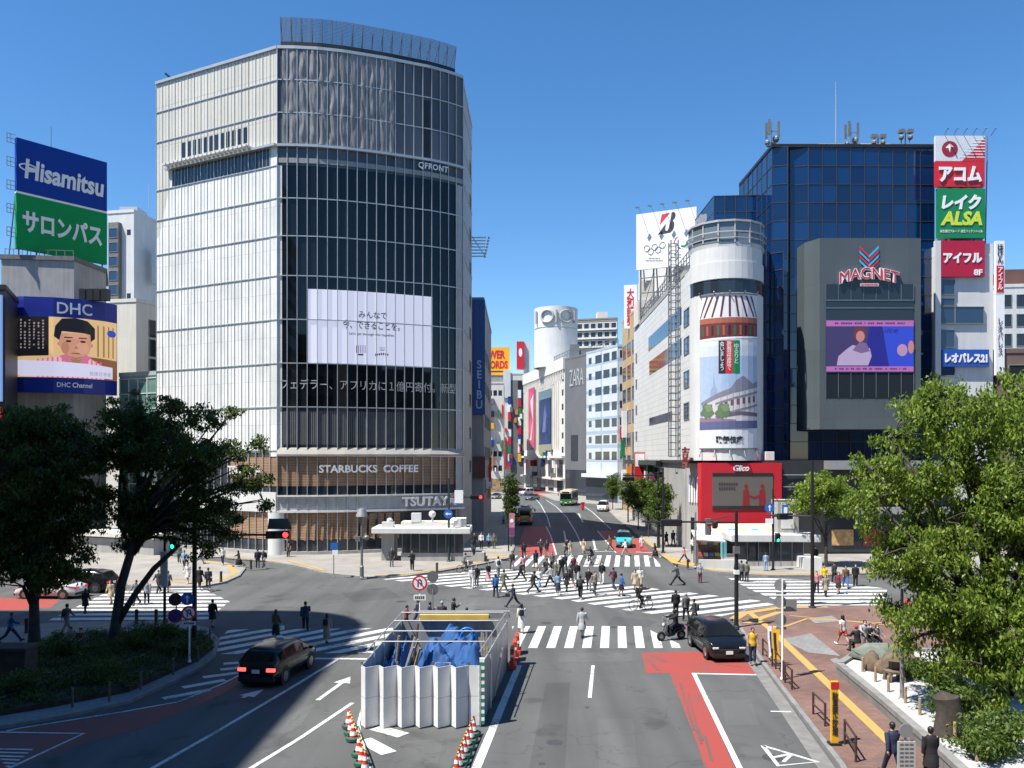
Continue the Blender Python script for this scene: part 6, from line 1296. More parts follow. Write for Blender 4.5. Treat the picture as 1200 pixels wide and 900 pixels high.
o, p, tp = pole('sign_post', 'slim grey post with a small blue plate left of the bell shaped street lamp', 'sign', 391, 676, 636, .04, POLEG); mb = MB(); mb.box(p.x - .25, p.x + .35, p.y - .06, p.y - .03, tp - .55, tp); mb.build('sign_plate', SKYB, o); mb = MB(); mb.box(p.x - .1, p.x + .35, p.y - .06, p.y - .03, tp - 1.0, tp - .6); mb.build('sign_plate', SG_WHITE, o)
# no-turning sign behind the hoarding, and its twin seen from behind
def bars(o, p, z, w_, h_, m=LET_K, n=5):
    mb = MB(); 
    for k in range(n): x0 = p.x - w_ / 2 + w_ * (k + .15) / n; mb.box(x0, x0 + w_ * .7 / n, p.y - .075, p.y - .07, z - h_ / 2, z + h_ / 2)
    mb.build('plate_lettering', m, o)
o, p, tp = pole('sign_post', 'white post behind the hoarding with a red ringed no turning disc', 'sign', 492, 0, 690, .045, SG_WHITE, 0, 46.5); zc_ = EYE - 148 * p.y / F; disc(o, (p.x, p.y - .06, zc_), .42, CAM, [('full', SG_RED), (.78, SG_WHITE), ('uturn', SG_BLUE), ('slash', SG_RED)]); mb = MB(); mb.box(p.x - .33, p.x + .33, p.y - .07, p.y - .04, zc_ - .95, zc_ - .65); mb.build('sign_plate', SG_WHITE, o); bars(o, p, zc_ - .8, .54, .16)
o, p, tp = pole('sign_post', 'grey backed double disc sign standing right of the red ringed no turning disc', 'sign', 507, 0, 690, .045, POLEG, 0, 53); disc(o, (p.x, p.y + .1, EYE - 141 * p.y / F), .36, (0, 1), []); disc(o, (p.x, p.y + .1, EYE - 156 * p.y / F), .36, (0, 1), [])
o, p, tp = pole('sign_post', 'white post in the planting bed with a red ringed disc and a small plate', 'sign', 222, 776, 712, .04, SG_WHITE, .3); zc_ = EYE - 183 * p.y / F; disc(o, (p.x, p.y - .06, zc_), .34, (.3, -1), [('full', SG_RED), (.74, SG_WHITE), ('uturn', SG_BLUE), ('slash', SG_RED)]); mb = MB(); mb.box(p.x - .33, p.x + .33, p.y - .07, p.y - .04, zc_ - .58, zc_ - .4); mb.build('sign_plate', SG_WHITE, o); bars(o, p, zc_ - .49, .5, .09)
o, p, tp = pole('sign_post', 'white post on the plaza kerb with three grey disc signs seen from behind', 'sign', 917, 796, 679, .05, SG_WHITE)
for k, y in enumerate((686, 706, 727)): disc(o, (p.x - .06, p.y + .1, EYE - (y - HZ) * p.y / F), .27, (.15, 1), [('full', SG_RED), (.8, SG_BLUE)], back=POLEG); mb = MB(); mb.box(p.x - .26, p.x + .2, p.y + .08, p.y + .1, EYE - (y - HZ + 9.5) * p.y / F - .06, EYE - (y - HZ + 9.5) * p.y / F + .06); mb.build('sign_plate', POLEG, o)
mb = MB(); mb.box(p.x + .3, p.x + .8, p.y + .5, p.y + .55, EYE - 176 * p.y / F - .3, EYE - 176 * p.y / F + .25); mb.build('sign_plate', POLEG, o)
o, p, tp = pole('bus_stop_sign', 'grey bus stop sign with a round top and timetable board at the bottom edge', 'sign', 1061, 0, 860, .05, POLEG, .13, 24.4); mb = MB(); mb.cyl((p.x, p.y - .05, tp + .1), (p.x, p.y - .02, tp + .1), .2, n=24); mb.build('sign_disc', POLEG, o); mb = MB(); mb.box(p.x - .25, p.x + .25, p.y - .09, p.y - .03, .7, tp - .2); q_ = mb.build('timetable', mat('board_pale', (.42, .42, .4), .6, noise=.1), o); mb = MB()
for k in range(9):
    for c in range(3): mb.box(p.x - .2 + c * .14, p.x - .09 + c * .14, p.y - .096, p.y - .091, .85 + k * .12, .9 + k * .12)
mb.build('timetable_print', STEEL, q_)
# yellow upright board and its neighbours on the kerb
p = V((11.05, 28.9, .13)); o = empty('upright_signboard', p, 'narrow yellow upright board standing between brown rails on the brick plaza kerb', 'sign'); YP = Path((p.x - .14, p.y), (p.x + .14, p.y)); mb = MB(); mb.box(p.x - .12, p.x + .12, p.y, p.y + .12, .2, 2.3); mb.build('board', SG_YEL, o); mb = MB(); mb.box(p.x - .14, p.x + .14, p.y - .01, p.y, 2.05, 2.28); mb.build('red_cap', SG_RED, o); mb = MB(); YP.text(mb, vert('駐車禁止区域'), .14, 1.2, 1.5, .2, .01, .01, 0, .01); mb.build('lettering', LET_K, o); mb = MB(); mb.box(p.x - .2, p.x + .2, p.y - .1, p.y + .22, .13, .2); mb.build('foot', POLE, o)
for i, (x, y, m1, m2, lab) in enumerate(((900.5, 779, SG_BLUE, SG_WHITE, 'blue and white banner flag on the plaza kerb near the black car'), (905, 781, SG_YEL, LET_K, 'yellow banner flag just right of the blue and white one'))):
    p = P(x, y, .13); o = empty('banner_flag', p, lab, 'banner'); mb = MB(); mb.cyl(p, p + V((0, 0, 1.9)), .025, n=6); mb.build('pole', POLEG, o); mb = MB(); mb.add([p + V((dx, dy, zz)) for zz in lin(.35, 1.85, 6) for dx, dy in ((-.02 + .03 * math.sin(zz * 3), -.02), (.3 + .05 * math.sin(zz * 4), -.1))], [(2 * k, 2 * k + 1, 2 * k + 3, 2 * k + 2) for k in range(6)]); f_ = mb.build('cloth', m2 if i == 0 else m1, o); mb = MB(); mb.add([p + V((.06 + .03 * math.sin(zz * 3), -.06, zz)) for zz in lin(.6, 1.6, 4)] + [p + V((.17 + .03 * math.sin(zz * 3), -.09, zz)) for zz in lin(.6, 1.6, 4)], [(k, k + 1, k + 6, k + 5) for k in range(4)]); mb.build('stripe', m1 if i == 0 else m2, f_)
def railing(a, c, label, h_=.85, m=RAIL, group='brown guard rails along the plaza kerb'):
    a, c = V(a), V(c); o = empty('guard_rail', a, label, 'guard rail', group)
    for q in (a, c): mb = MB(); mb.cyl(q, q + V((0, 0, h_)), .045, n=8); mb.build('post', m, o)
    for f_ in (1.0, .5): mb = MB(); mb.cyl(a + V((0, 0, h_ * f_ - .03)), c + V((0, 0, h_ * f_ - .03)), .035, n=8); mb.build('bar', m, o)
for a, c, lab in (((894, 768), (905, 781), 'brown rail nearest the black car beside the banner flags'), ((909, 784), (918, 797), 'brown rail at the foot of the white post with three discs'), ((920, 800), (928, 808), 'short brown rail just past the white post with three discs'), ((953, 837), (967, 851), 'lone brown rail halfway along the plaza kerb'), ((990, 872), (1003, 893), 'brown rail in front of the narrow yellow board')): railing(P(*a, .13), P(*c, .13), lab)
# bollards
def bollard(x, y, label, m=RAIL, h_=.85, r=.1, grp='bollards round the crossing'):
    p = P(x, y, .13); mb = MB(); mb.lathe([(r * 1.2, 0), (r * 1.2, .06), (r, .1), (r, h_ - .14), (r * 1.1, h_ - .12), (r * 1.1, h_ - .06), (r * .7, h_), (0, h_ + .02)], p, 12); solo(mb, 'bollard', m, p, label, 'bollard', grp, True)
for x, y, lab in ((31, 742, 'bollard in front of the leftmost dark tree'), (160, 731, 'bollard just right of the leaning tree trunk'), (183, 731, 'grey topped bollard left of the signal mast in the bed'), (259, 682, 'bollard on the far left pavement by the curved yellow paving'), (294, 667, 'bollard at the left end of the glass tower plaza'), (568, 658, 'bollard on the plaza corner by the cyclist with the umbrella'), (512, 671, 'bollard on the plaza kerb left of the cyclist with the umbrella'), (806, 666, 'bollard on the yellow paving below the white corner store'), (1075, 676, 'bollard on the far pavement behind the right crosswalk')): bollard(x, y, lab)
o, p, tp = pole('traffic_signal', 'slim dark pole right of the leaning tree with a small green walking signal', 'traffic signal', 193, 738, 598, .08); signal(o, (p.x + .55, p.y - .1, EYE - 101 * p.y / F), CAM, 'green', 2, True); mb = MB(); mb.box(p.x - .2, p.x + .22, p.y - .14, p.y - .1, 2.6, 4.6); mb.build('sign_plate', SG_WHITE, o)
# rope posts round the planting bed
for i, (x, y, lab) in enumerate(((246, 754, 'pale rope post at the right tip of the planting bed'), (232, 776, 'rope post below the red ringed sign in the bed'), (203, 791, 'rope post on the front edge right of the middle of the bed'), (165, 808, 'rope post in the middle of the front edge of the bed'), (128, 822, 'rope post left of the middle of the front edge of the bed'), (85, 829, 'rope post near the left end of the bed'))):
    p = P(x, y, .33); mb = MB(); mb.lathe([(.05, 0), (.05, .72), (.03, .78), (0, .79)], p, 8); solo(mb, 'rope_post', mat('post_wood', (.13, .1, .065), .8, noise=.25, ns=5), p, lab, 'post', 'rope posts round the planting bed')
# brick pier and bench on the left island
p = P(18, 800, .13); mb = MB(); mb.box(p.x - .9, p.x + .7, p.y - .5, p.y + .5, .13, 1.6); mb.box(p.x - 1.0, p.x + .8, p.y - .6, p.y + .6, 1.6, 1.75); solo(mb, 'brick_pier', mat('pier_brown', (.07, .045, .035), .85, noise=.3, ns=3), p, 'dark brick pier at the lower left edge in front of the dense dark tree', 'pier')
p = P(90, 765, .13); mb = MB(); mb.box(p.x - .9, p.x + .9, p.y - .22, p.y + .22, .42, .5); mb.box(p.x - .75, p.x - .6, p.y - .2, p.y + .2, .13, .42); mb.box(p.x + .6, p.x + .75, p.y - .2, p.y + .2, .13, .42); solo(mb, 'bench', mat('bench_grey', (.12, .12, .12), .7), p, 'low grey bench between the dense dark tree and the leaning tree', 'bench', bevel=.02)
# pole lamp and posts in the garden, far small things
o, p, tp = pole('utility_pole', 'smooth grey pole rising from the white gravel through the green tree', 'pole', 1057, 821, 690, .075, POLEG, .45); o, p, tp = pole('utility_pole', 'thin grey pole behind the smooth grey pole in the gravel garden', 'pole', 1069, 772, 690, .06, POLEG, .13)
p = P(683, 598, .13); mb = MB(); mb.box(p.x - .3, p.x + .3, p.y - .25, p.y + .25, .5, 1.5); mb.box(p.x - .36, p.x + .36, p.y - .3, p.y + .3, 1.5, 1.62); mb.box(p.x - .15, p.x + .15, p.y - .15, p.y + .15, .13, .5); mb.box(p.x - .2, p.x + .2, p.y - .28, p.y - .25, 1.2, 1.28); solo(mb, 'post_box', SG_RED, p, 'small red post box on the far pavement beside the green bus', 'post box', bevel=.03)
p = P(596, 646, .13); o = empty('street_banner', p, 'tall pink and purple banner on a dark pole at the street corner', 'banner'); mb = MB(); mb.cyl(p, p + V((0, 0, 7.2)), .07, n=8); mb.build('pole', POLE, o); mb = MB(); mb.box(p.x + .05, p.x + .62, p.y - .05, p.y - .02, 1.7, 4.1); c_ = mb.build('cloth', mat('banner_pink', (.5, .2, .26), .7, noise=.3, ns=2), o); mb = MB(); mb.box(p.x + .05, p.x + .62, p.y - .07, p.y - .055, 1.8, 2.6); mb.build('cloth_field', mat('banner_purple', (.16, .04, .14), .7), c_); mb = MB(); mb.cyl((p.x + .33, p.y - .075, 3.3), (p.x + .33, p.y - .06, 3.3), .2, n=14); mb.build('cloth_mark', LET_W, c_)

# ---------------------------------------------------------------- hoarding round the dig
HZt = 2.25; FL, FR_, BR, BL = V((-5.6, 31.4)), V((-1.15, 31.2)), V((-.2, 40.0)), V((-5.25, 40.0))
o = empty('site_hoarding', ((FL.x + BR.x) / 2, (FL.y + BR.y) / 2, 0), 'square enclosure of folded white steel panels round a roadworks pit', 'hoarding')
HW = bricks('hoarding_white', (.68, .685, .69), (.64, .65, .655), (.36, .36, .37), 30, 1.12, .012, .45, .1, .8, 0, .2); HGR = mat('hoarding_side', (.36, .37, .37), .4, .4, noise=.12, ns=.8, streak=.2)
N_ = 12; pts = []
for i in range(N_ + 1): q = FL.lerp(V((-1.62, 31.22)), i / N_); pts.append(V((q.x, q.y + (0 if i % 2 else -.42 + .02))))
wid = [0]
pts = []; x_ = FL.x
for i in range(6): pts += [V((x_, 31.35)), V((x_ + .22, 30.98))]; x_ += .665
pts.append(V((x_, 31.35)))
mb = MB()
for a, e in zip(pts, pts[1:]):
    u_ = (e - a).normalized(); n_ = V((u_.y, -u_.x)) * .03
    mb.prism([a, e, e - n_, a - n_], .04, HZt)
mb.build('folded_panel', HW, o)
mb = MB(); mb.prism([(x_ + .02, 31.3), (FR_.x - .06, 31.3), (FR_.x - .06, 31.34), (x_ + .02, 31.34)], .04, HZt); mb.build('flat_panel', HW, o)
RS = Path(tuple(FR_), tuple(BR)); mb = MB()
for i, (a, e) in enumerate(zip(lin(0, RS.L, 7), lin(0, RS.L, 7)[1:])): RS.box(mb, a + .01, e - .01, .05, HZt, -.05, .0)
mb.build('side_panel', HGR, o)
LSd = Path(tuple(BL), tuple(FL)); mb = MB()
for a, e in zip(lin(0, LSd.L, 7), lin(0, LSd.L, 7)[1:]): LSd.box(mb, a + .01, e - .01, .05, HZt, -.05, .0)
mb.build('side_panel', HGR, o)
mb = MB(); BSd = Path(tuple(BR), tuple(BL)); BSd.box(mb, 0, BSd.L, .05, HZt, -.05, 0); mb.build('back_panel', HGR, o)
mb = MB()
for q in pts[::4] + [FR_]: mb.cyl((q.x, q.y + .15, 0), (q.x, q.y + .15, HZt + .1), .04, n=6); mb.cyl((q.x, q.y + 1.3, 0), (q.x, q.y + .15, HZt * .8), .03, n=6)
mb.build('brace', STEEL, o)
mb = MB(); gw = Path((FR_.x - .05, 31.22), (FR_.x + .13, 31.22))
for k in range(9): gw.box(mb, 0, gw.L, .1 + k * .27, .1 + k * .27 + .135, -.16, 0, 0); gw.box(mb, 0, gw.L, .1 + k * .27 + .135, .1 + k * .27 + .27, -.158, -.002, 1)
mb.build('striped_post', [mat('safety_green', (.01, .22, .12), .5), SG_WHITE], o)
mb = MB()
for y_ in (33.2, 35.2, 37.4, 39.4):
    t_ = (y_ - 31.3) / 8.7; xl, xr = FL.x + .35 * t_ + .12, FR_.x + .95 * t_ - .12
    mb.cyl((xl, y_, HZt + .48), (xr, y_, HZt + .48), .028, n=6)
    for q in (xl, xr): mb.cyl((q, y_, .1), (q, y_, HZt + .5), .028, n=6)
for s_ in (0, 1): mb.cyl((FL.x + .15 + s_ * 4.25, 31.6, HZt + .46), (BL.x + .12 + s_ * 4.9, 39.9, HZt + .46), .028, n=6)
mb.build('scaffold_tube', ALU, o)
mb = MB(); mb.box(BL.x + .9, BR.x - .9, 39.72, 39.95, HZt + .02, HZt + .3); mb.build('yellow_beam', mat('beam_yellow', (.6, .42, .1), .6, noise=.15), o); mb = MB(); mb.box(BL.x + .8, BR.x + .1, 39.96, 40.3, HZt + .1, HZt + .42); mb.build('grey_beam', POLEG, o)
TARP = mat('tarp_blue', (.01, .07, .22), .75, noise=.25, ns=2, bump=.6, bs=6); rq = random.Random(12)
PIT = mat('pit_dark', (.03, .028, .025), .9, noise=.4, ns=2)
mb = MB(); mb.prism([(FL.x + .2, 31.8), (FR_.x - .15, 31.7), (BR.x - .15, 39.6), (BL.x + .1, 39.6)], .01, .06); mb.build('pit_floor', PIT, o)
def heap(x0, x1, y0, y1, h_, m, nm, seed, nx=26, ny=26):
    R = random.Random(seed); ph = [R.uniform(0, 6) for _ in range(6)]; mb = MB(); vs = []
    for i in range(nx + 1):
        for j in range(ny + 1):
            u, v_ = i / nx, j / ny; e = min(1, 5 * min(u, 1 - u)) * min(1, 5 * min(v_, 1 - v_))
            vs.append((x0 + (x1 - x0) * u, y0 + (y1 - y0) * v_, .07 + e * h_ * (.62 + .2 * math.sin(7 * u + ph[0]) * math.cos(6 * v_ + ph[1]) + .12 * math.sin(17 * u + 11 * v_ + ph[2]) + .05 * math.sin(31 * v_ - 23 * u + ph[3]) + .05 * abs(math.sin(41 * u + 9 * math.sin(5 * v_) + ph[4])) + .04 * abs(math.sin(37 * v_ + 8 * math.sin(6 * u))))))
    mb.add(vs, [(i * (ny + 1) + j, (i + 1) * (ny + 1) + j, (i + 1) * (ny + 1) + j + 1, i * (ny + 1) + j + 1) for i in range(nx) for j in range(ny)])
    return solo(mb, nm, m, ((x0 + x1) / 2, (y0 + y1) / 2, .06), {'a': 'crumpled blue tarpaulin heap at the back of the roadworks pit', 'b': 'blue tarpaulin spread along the front of the roadworks pit', 'c': 'blue tarpaulin hung on the left side of the roadworks pit'}[nm_key], 'tarpaulin', smooth='all')
nm_key = 'a'; heap(-4.5, -.9, 35.6, 39.6, 2.25, TARP, 'tarpaulin', 1, 60, 60); nm_key = 'b'; heap(-4.2, -1.2, 32.0, 35.8, 1.5, TARP, 'tarpaulin', 2, 50, 50); nm_key = 'c'; heap(-5.3, -4.3, 31.9, 39.4, 2.2, TARP, 'tarpaulin', 3, 30, 60)
mb = MB(); mb.torus((-2.0, 37.6, 2.0), .36, .06, 'y', 24, 8); mb.torus((-2.0, 37.5, 2.0), .27, .05, 'y', 20, 8); solo(mb, 'hose_coil', mat('hose_blue', (.01, .14, .45), .4), (-2.0, 37.6, 1.6), 'coiled bright blue hose lying on the tarpaulin in the pit', 'hose', smooth='all')
for k in range(7):                                                  # loose poles and timbers leaning in the pit
    a = V((rq.uniform(-5.0, -4.2), rq.uniform(32.5, 38), .1)); e = a + V((rq.uniform(.2, .9), rq.uniform(-.8, .8), rq.uniform(2.2, 2.8))); mb = MB(); mb.cyl(a, e, .05, n=6)
    solo(mb, 'scaffold_plank', [mat('timber_buff', (.3, .22, .12), .8, noise=.2, ns=4), ALU, RAIL][k % 3], a, 'loose scaffold pole or timber leaning on the left side inside the roadworks pit', 'pole', 'loose poles leaning in the pit')
for k in range(8):
    a = V((rq.uniform(-1.5, -.7), 32.4 + k * .85, .1)); e = a + V((rq.uniform(-.2, .35), rq.uniform(-.4, .5), rq.uniform(1.7, 2.4))); mb = MB(); mb.cyl(a, e, .045, n=6)
    solo(mb, 'scaffold_plank', [mat('timber_buff', 0), ALU][k % 2], a, 'loose scaffold pole or timber leaning on the right side inside the roadworks pit', 'pole', 'loose poles leaning in the pit')
mb = MB()
for x in (-3.1, -2.5): 
    for y in (33.4, 34.4): mb.cyl((x, y, .7), (x, y, 1.6), .03, n=6)
mb.tube([(-3.1, 33.4, 1.6), (-2.5, 33.4, 1.6), (-2.5, 34.4, 1.6), (-3.1, 34.4, 1.6), (-3.1, 33.4, 1.6)], .03, 6); mb.tube([(-3.1, 33.4, 1.15), (-2.5, 33.4, 1.15)], .03, 6); mb.box(-3.05, -2.55, 33.5, 34.3, .9, 1.2); solo(mb, 'work_frame', ALU, (-2.8, 33.9, .6), 'small steel work frame standing on tarpaulin at the front of the pit', 'frame')
# cones, bars and barriers
CONE = mat('cone_red', (.62, .045, .02), .5, noise=.08); CGR = mat('base_green', (.01, .1, .07), .6, noise=.2)
def cone(x, y, label, grp, tilt=0):
    p = P(x, y, .01); o = empty('traffic_cone', p, label, 'traffic cone', grp); mb = MB(); mb.box(p.x - .19, p.x + .19, p.y - .19, p.y + .19, .01, .05); mb.lathe([(.15, .05), (.03, .72), (0, .73)], (p.x, p.y, 0), 16); mb.build('cone', CONE, o)
    for a, e in ((.22, .36), (.48, .6)): mb = MB(); mb.lathe([(.155 - .178 * a + .012, a), (.155 - .178 * e + .012, e)], (p.x, p.y, 0), 16); mb.build('white_band', LET_W, o)
    mb = MB(); mb.lathe([(.27, .055), (.27, .14), (.19, .17), (.17, .06)], (p.x, p.y, 0), 14); mb.build('weight', CGR, o)
    return p
def bar(a, c, label, zz=.66):
    a, c = V(a) + V((0, 0, zz)), V(c) + V((0, 0, zz)); n_ = 8; o = MB()
    for k in range(n_): o.cyl(a.lerp(c, k / n_), a.lerp(c, (k + 1) / n_), .028, n=8, mi=k % 2)
    solo(o, 'cone_bar', [SG_YEL, LET_K], a, label, 'bar', 'striped bars between the cones')
lp = [cone(x, y, lab, 'cones left of the closed lane') for x, y, lab in ((428, 908, 'cone nearest the bottom edge left of the closed lane'), (421, 886, 'second cone from the bottom edge left of the closed lane'), (414, 868, 'third cone from the bottom edge left of the closed lane'), (409, 853, 'cone beside the left corner of the hoarding'))]
for i in range(3): bar(lp[i], lp[i + 1], ('striped bar joining the two lowest cones on the left', 'striped bar between the second and third left cones', 'striped bar ending at the left corner of the hoarding')[i])
for x, y, lab in ((424, 897, 'extra cone wedged between the two lowest left cones'), (411.5, 861, 'extra cone wedged behind the third left cone'), (538, 903, 'extra cone wedged between the two lowest right cones'), (544.5, 887, 'extra cone wedged between the second and third right cones'), (551.5, 870, 'extra cone wedged below the last right cone')): cone(x, y, lab, 'cones wedged between others')
rp_ = [cone(x, y, lab, 'cones right of the closed lane') for x, y, lab in ((535, 912, 'cone nearest the bottom edge right of the closed lane'), (541, 895, 'second cone from the bottom edge right of the closed lane'), (548, 878, 'third cone from the bottom edge right of the closed lane'), (555, 862, 'cone below the green striped post of the hoarding'))]
for i in range(3): bar(rp_[i], rp_[i + 1], ('striped bar joining the two lowest cones on the right', 'striped bar between the second and third right cones', 'striped bar ending near the green striped post')[i])
for i, (x, y, lab) in enumerate(((600, 783, 'red plastic barrier nearest the viewer by the hoarding side'), (603, 774, 'middle red plastic barrier by the hoarding side'), (606, 766, 'farthest red plastic barrier by the hoarding side'))):
    p = P(x, y, .005); o = empty('plastic_barrier', p, lab, 'barrier', 'red plastic barriers beside the hoarding'); mb = MB(); mb.prism([(p.x - .18, p.y - .4), (p.x + .18, p.y - .4), (p.x + .22, p.y + .5), (p.x - .14, p.y + .5)], .01, .25); mb.build('foot', CONE, o, bevel=.03); mb = MB(); mb.prism([(p.x - .09, p.y - .36), (p.x + .09, p.y - .36), (p.x + .13, p.y + .46), (p.x - .05, p.y + .46)], .25, 1.0); mb.build('panel', CONE, o, bevel=.04); mb = MB(); mb.prism([(p.x - .092, p.y - .365), (p.x + .092, p.y - .365), (p.x + .132, p.y + .462), (p.x - .052, p.y + .462)], .6, .72); mb.build('white_band', LET_W, o)

# ---------------------------------------------------------------- gravel garden on the right
gar = [tuple(P(x, y, .13))[:2] for x, y in ((980, 789), (1030, 832), (1100, 896), (1140, 935))] + [(22.5, 24.5), (24.5, 36)] + [tuple(P(x, y, .13))[:2] for x, y in ((1120, 772), (1050, 771), (1000, 776))]
gar = ccw([V(p) for p in gar]); o = MB().prism([tuple(p) for p in gar], .12, .5).build('garden_bed', bricks('garden_wall_face', (.2, .2, .19), (.18, .18, .17), (.1, .1, .1), 1.2, .6, .015, .85, .2, .6), None); o['kind'] = 'structure'
wl_ = MB()
for a, e in zip(gar, gar[1:] + gar[:1]):
    u_ = (e - a).normalized(); n_ = V((-u_.y, u_.x)); wl_.prism([a - n_ * .03, e - n_ * .03, e + n_ * .28, a + n_ * .28], .45, .64)
wl_ob = wl_.build('garden_wall', mat('coping_grey', (.21, .21, .2), .85, noise=.2, ns=2), None); tag(wl_ob, 'low grey stone wall edging the white gravel garden', 'wall')
o = MB().sheet([tuple(p) for p in gar], .505).build('white_gravel', mat('gravel_white', (.42, .42, .41), .9, noise=.12, ns=1.5, fine=.16, bump=.6, bs=90)); o['kind'] = 'structure'
def rock(x, y, r, label, m, seed, z=.5):
    p = P(x, y, z); R = random.Random(seed); mb = MB(); mb.ball((0, 0, 0), 1, 16); ph = [R.uniform(0, 6) for _ in range(5)]
    for i, q in enumerate(mb.v):
        k = 1 + .14 * math.sin(3 * q.x + ph[0]) + .12 * math.sin(4 * q.y + 2 * q.z + ph[1]) + .07 * math.sin(9 * q.z + 6 * q.x + ph[2]); mb.v[i] = V((p.x + q.x * r[0] * k, p.y + q.y * r[1] * k, z + max(-.1, q.z * r[2] * k + r[2] * .45)))
    return solo(mb, 'rock', m, p, label, 'rock', None, 'all')
RB = mat('rock_brown', (.12, .085, .055), .9, noise=.35, ns=3, bump=.6, bs=9); RG = mat('rock_green', (.15, .17, .15), .9, noise=.25, ns=3, bump=.4, bs=9)
rock(1021, 785, (.42, .4, .5), 'rounded brown rock nearest the corner of the gravel garden', RB, 1); rock(1035, 788, (.42, .4, .4), 'lower brown rock left of the stone lantern', RB, 2); rock(1063, 780, (.5, .5, .42), 'brown boulder behind the stone lantern', RB, 3)
rock(1026, 773, (1.25, .7, .5), 'long smooth grey green mound at the far end of the gravel garden', RG, 4)
p = P(1048, 798, .5); mb = MB()
for dx in (-.24, .24):
    for dy in (-.2, .2): mb.tube([p + V((dx * 1.3, dy * 1.3, -.02)), p + V((dx, dy, .4))], [.09, .11], 6)
mb.lathe([(.42, .36), (.45, .46), (.3, .52), (.24, .56), (.24, .85), (.3, .88), (.52, .92), (.42, 1.08), (.12, 1.22), (.1, 1.3), (0, 1.36)], p, 8); solo(mb, 'stone_lantern', mat('lantern_stone', (.13, .1, .07), .95, noise=.3, ns=5, bump=.5), p, 'squat weathered stone lantern on the white gravel', 'lantern')
for x, y, lab in ((1011, 787, 'short wood stake at the garden corner'), (1026, 799, 'short wood stake below the two brown rocks'), (1041, 811, 'short wood stake in front of the stone lantern'), (1061, 824, 'short wood stake right of the smooth grey pole'), (1078, 838, 'short wood stake left of the dark stump'), (1119, 868, 'short wood stake in front of the dark stump'), (1145, 892, 'short wood stake nearest the bottom edge of the garden')):
    p = P(x, y, .5); mb = MB(); mb.lathe([(.06, -.02), (.055, .62), (0, .64)], p, 8); solo(mb, 'wood_stake', mat('stake_wood', (.3, .21, .13), .8, noise=.2, ns=6), p, lab, 'stake', 'wood stakes in the gravel garden')
p = P(1111, 862, .5); mb = MB(); mb.tube([p, p + V((.02, 0, .5)), p + V((.05, .0, .9)), p + V((-.06, .05, 1.3)), p + V((-.02, .03, 1.42))], [.5, .43, .4, .42, .2], 11); solo(mb, 'tree_stump', mat('stump_dark', (.05, .04, .032), .95, noise=.35, ns=4, bump=.8, bs=8), p, 'thick dark tree stump under the big green tree', 'stump', smooth=True)
for i, (x, y, r, h_, lab) in enumerate(((1080, 795, .9, .7, 'clipped dark shrub on the gravel right of the lantern'), (1112, 846, .9, 1.7, 'shrub growing over the dark stump'), (1185, 880, 1.1, 1.3, 'leafy shrub at the lower right corner of the garden'), (1158, 890, .8, .9, 'small shrub beside the last wood stake'), (1185, 815, 1.2, 1.2, 'dark shrub at the foot of the big green tree'), (1150, 790, 1.1, .9, 'low shrub behind the foot of the big green tree'), (1205, 780, 1.3, 1.0, 'broad shrub at the right end of the gravel garden'))): shrub(x, y, r, h_, LEAF_M, lab, 120 + i, .5, 44, .15)

# ---------------------------------------------------------------- kiosk and stall on the far right pavement
k = empty('glass_kiosk', (23.5, 77, .13), 'white roofed glass kiosk below the red screen', 'kiosk')
KP = Path((20.2, 76.2), (27.0, 76.0)); mb = MB(); mb.prism([(19.6, 75.6), (27.6, 75.4), (27.6, 80), (19.6, 80)], 2.35, 3.0); mb.build('canopy', BRIGHT, k, bevel=.05); mb = MB(); KP.panes(mb, lin(0, KP.L - .8, 6), [.6, 2.34], 0); mb.build('glazing', GSEE, k); mb = MB()
for s_ in lin(0, KP.L - .8, 6): KP.box(mb, s_ - .04, s_ + .04, .13, 2.35, -.03, .06)
mb.build('post', STEEL, k); mb = MB(); mb.prism([(25.6, 74.2), (27.2, 74.1), (27.2, 76.3), (25.6, 76.4)], .13, 1.1); mb.build('parapet_wall', BRIGHT, k); mb = MB(); mb.prism([(16.5, 74.4), (20.6, 74.2), (20.6, 74.5), (16.5, 74.7)], .13, .9); mb.build('parapet_wall', BRIGHT, k); mb = MB(); KP.box(mb, 0, KP.L - .8, .13, .6, -.05, .05); mb.build('plinth', CONC, k)
mb = MB(); mb.box(24.4, 26.3, 77.5, 79.5, 3.0, 6.0); mb.build('stair_tower', CONC, k); mb = MB(); mb.box(24.7, 25.9, 77.46, 77.5, 3.4, 5.8); mb.build('tower_panel', BRIGHT, k)
s_ = empty('street_stall', (17.6, 77, .13), 'small street stall with a pale awning and racks of goods beside the kiosk', 'stall'); mb = MB(); mb.add([(16.6, 76.2, 2.5), (19.2, 76.0, 2.35), (19.2, 78.2, 3.1), (16.6, 78.4, 3.2)], [(0, 1, 2, 3)]); mb.add([(16.6, 76.2, 2.42), (19.2, 76.0, 2.27), (19.2, 78.2, 3.02), (16.6, 78.4, 3.12)], [(3, 2, 1, 0)]); mb.build('awning', BRIGHT, s_); mb = MB(); mb.box(16.9, 19.0, 76.8, 78.0, .13, .9); mb.box(16.9, 19.0, 77.3, 78.0, .9, 1.9); mb.build('counter', mat('stall_brown', (.13, .08, .06), .7, noise=.3, ns=3), s_); mb = MB()
for a in (16.8, 19.1):
    for e in (76.4, 78.1): mb.cyl((a, e, .13), (a, e, 2.6), .04, n=6)
mb.build('post', STEEL, s_)
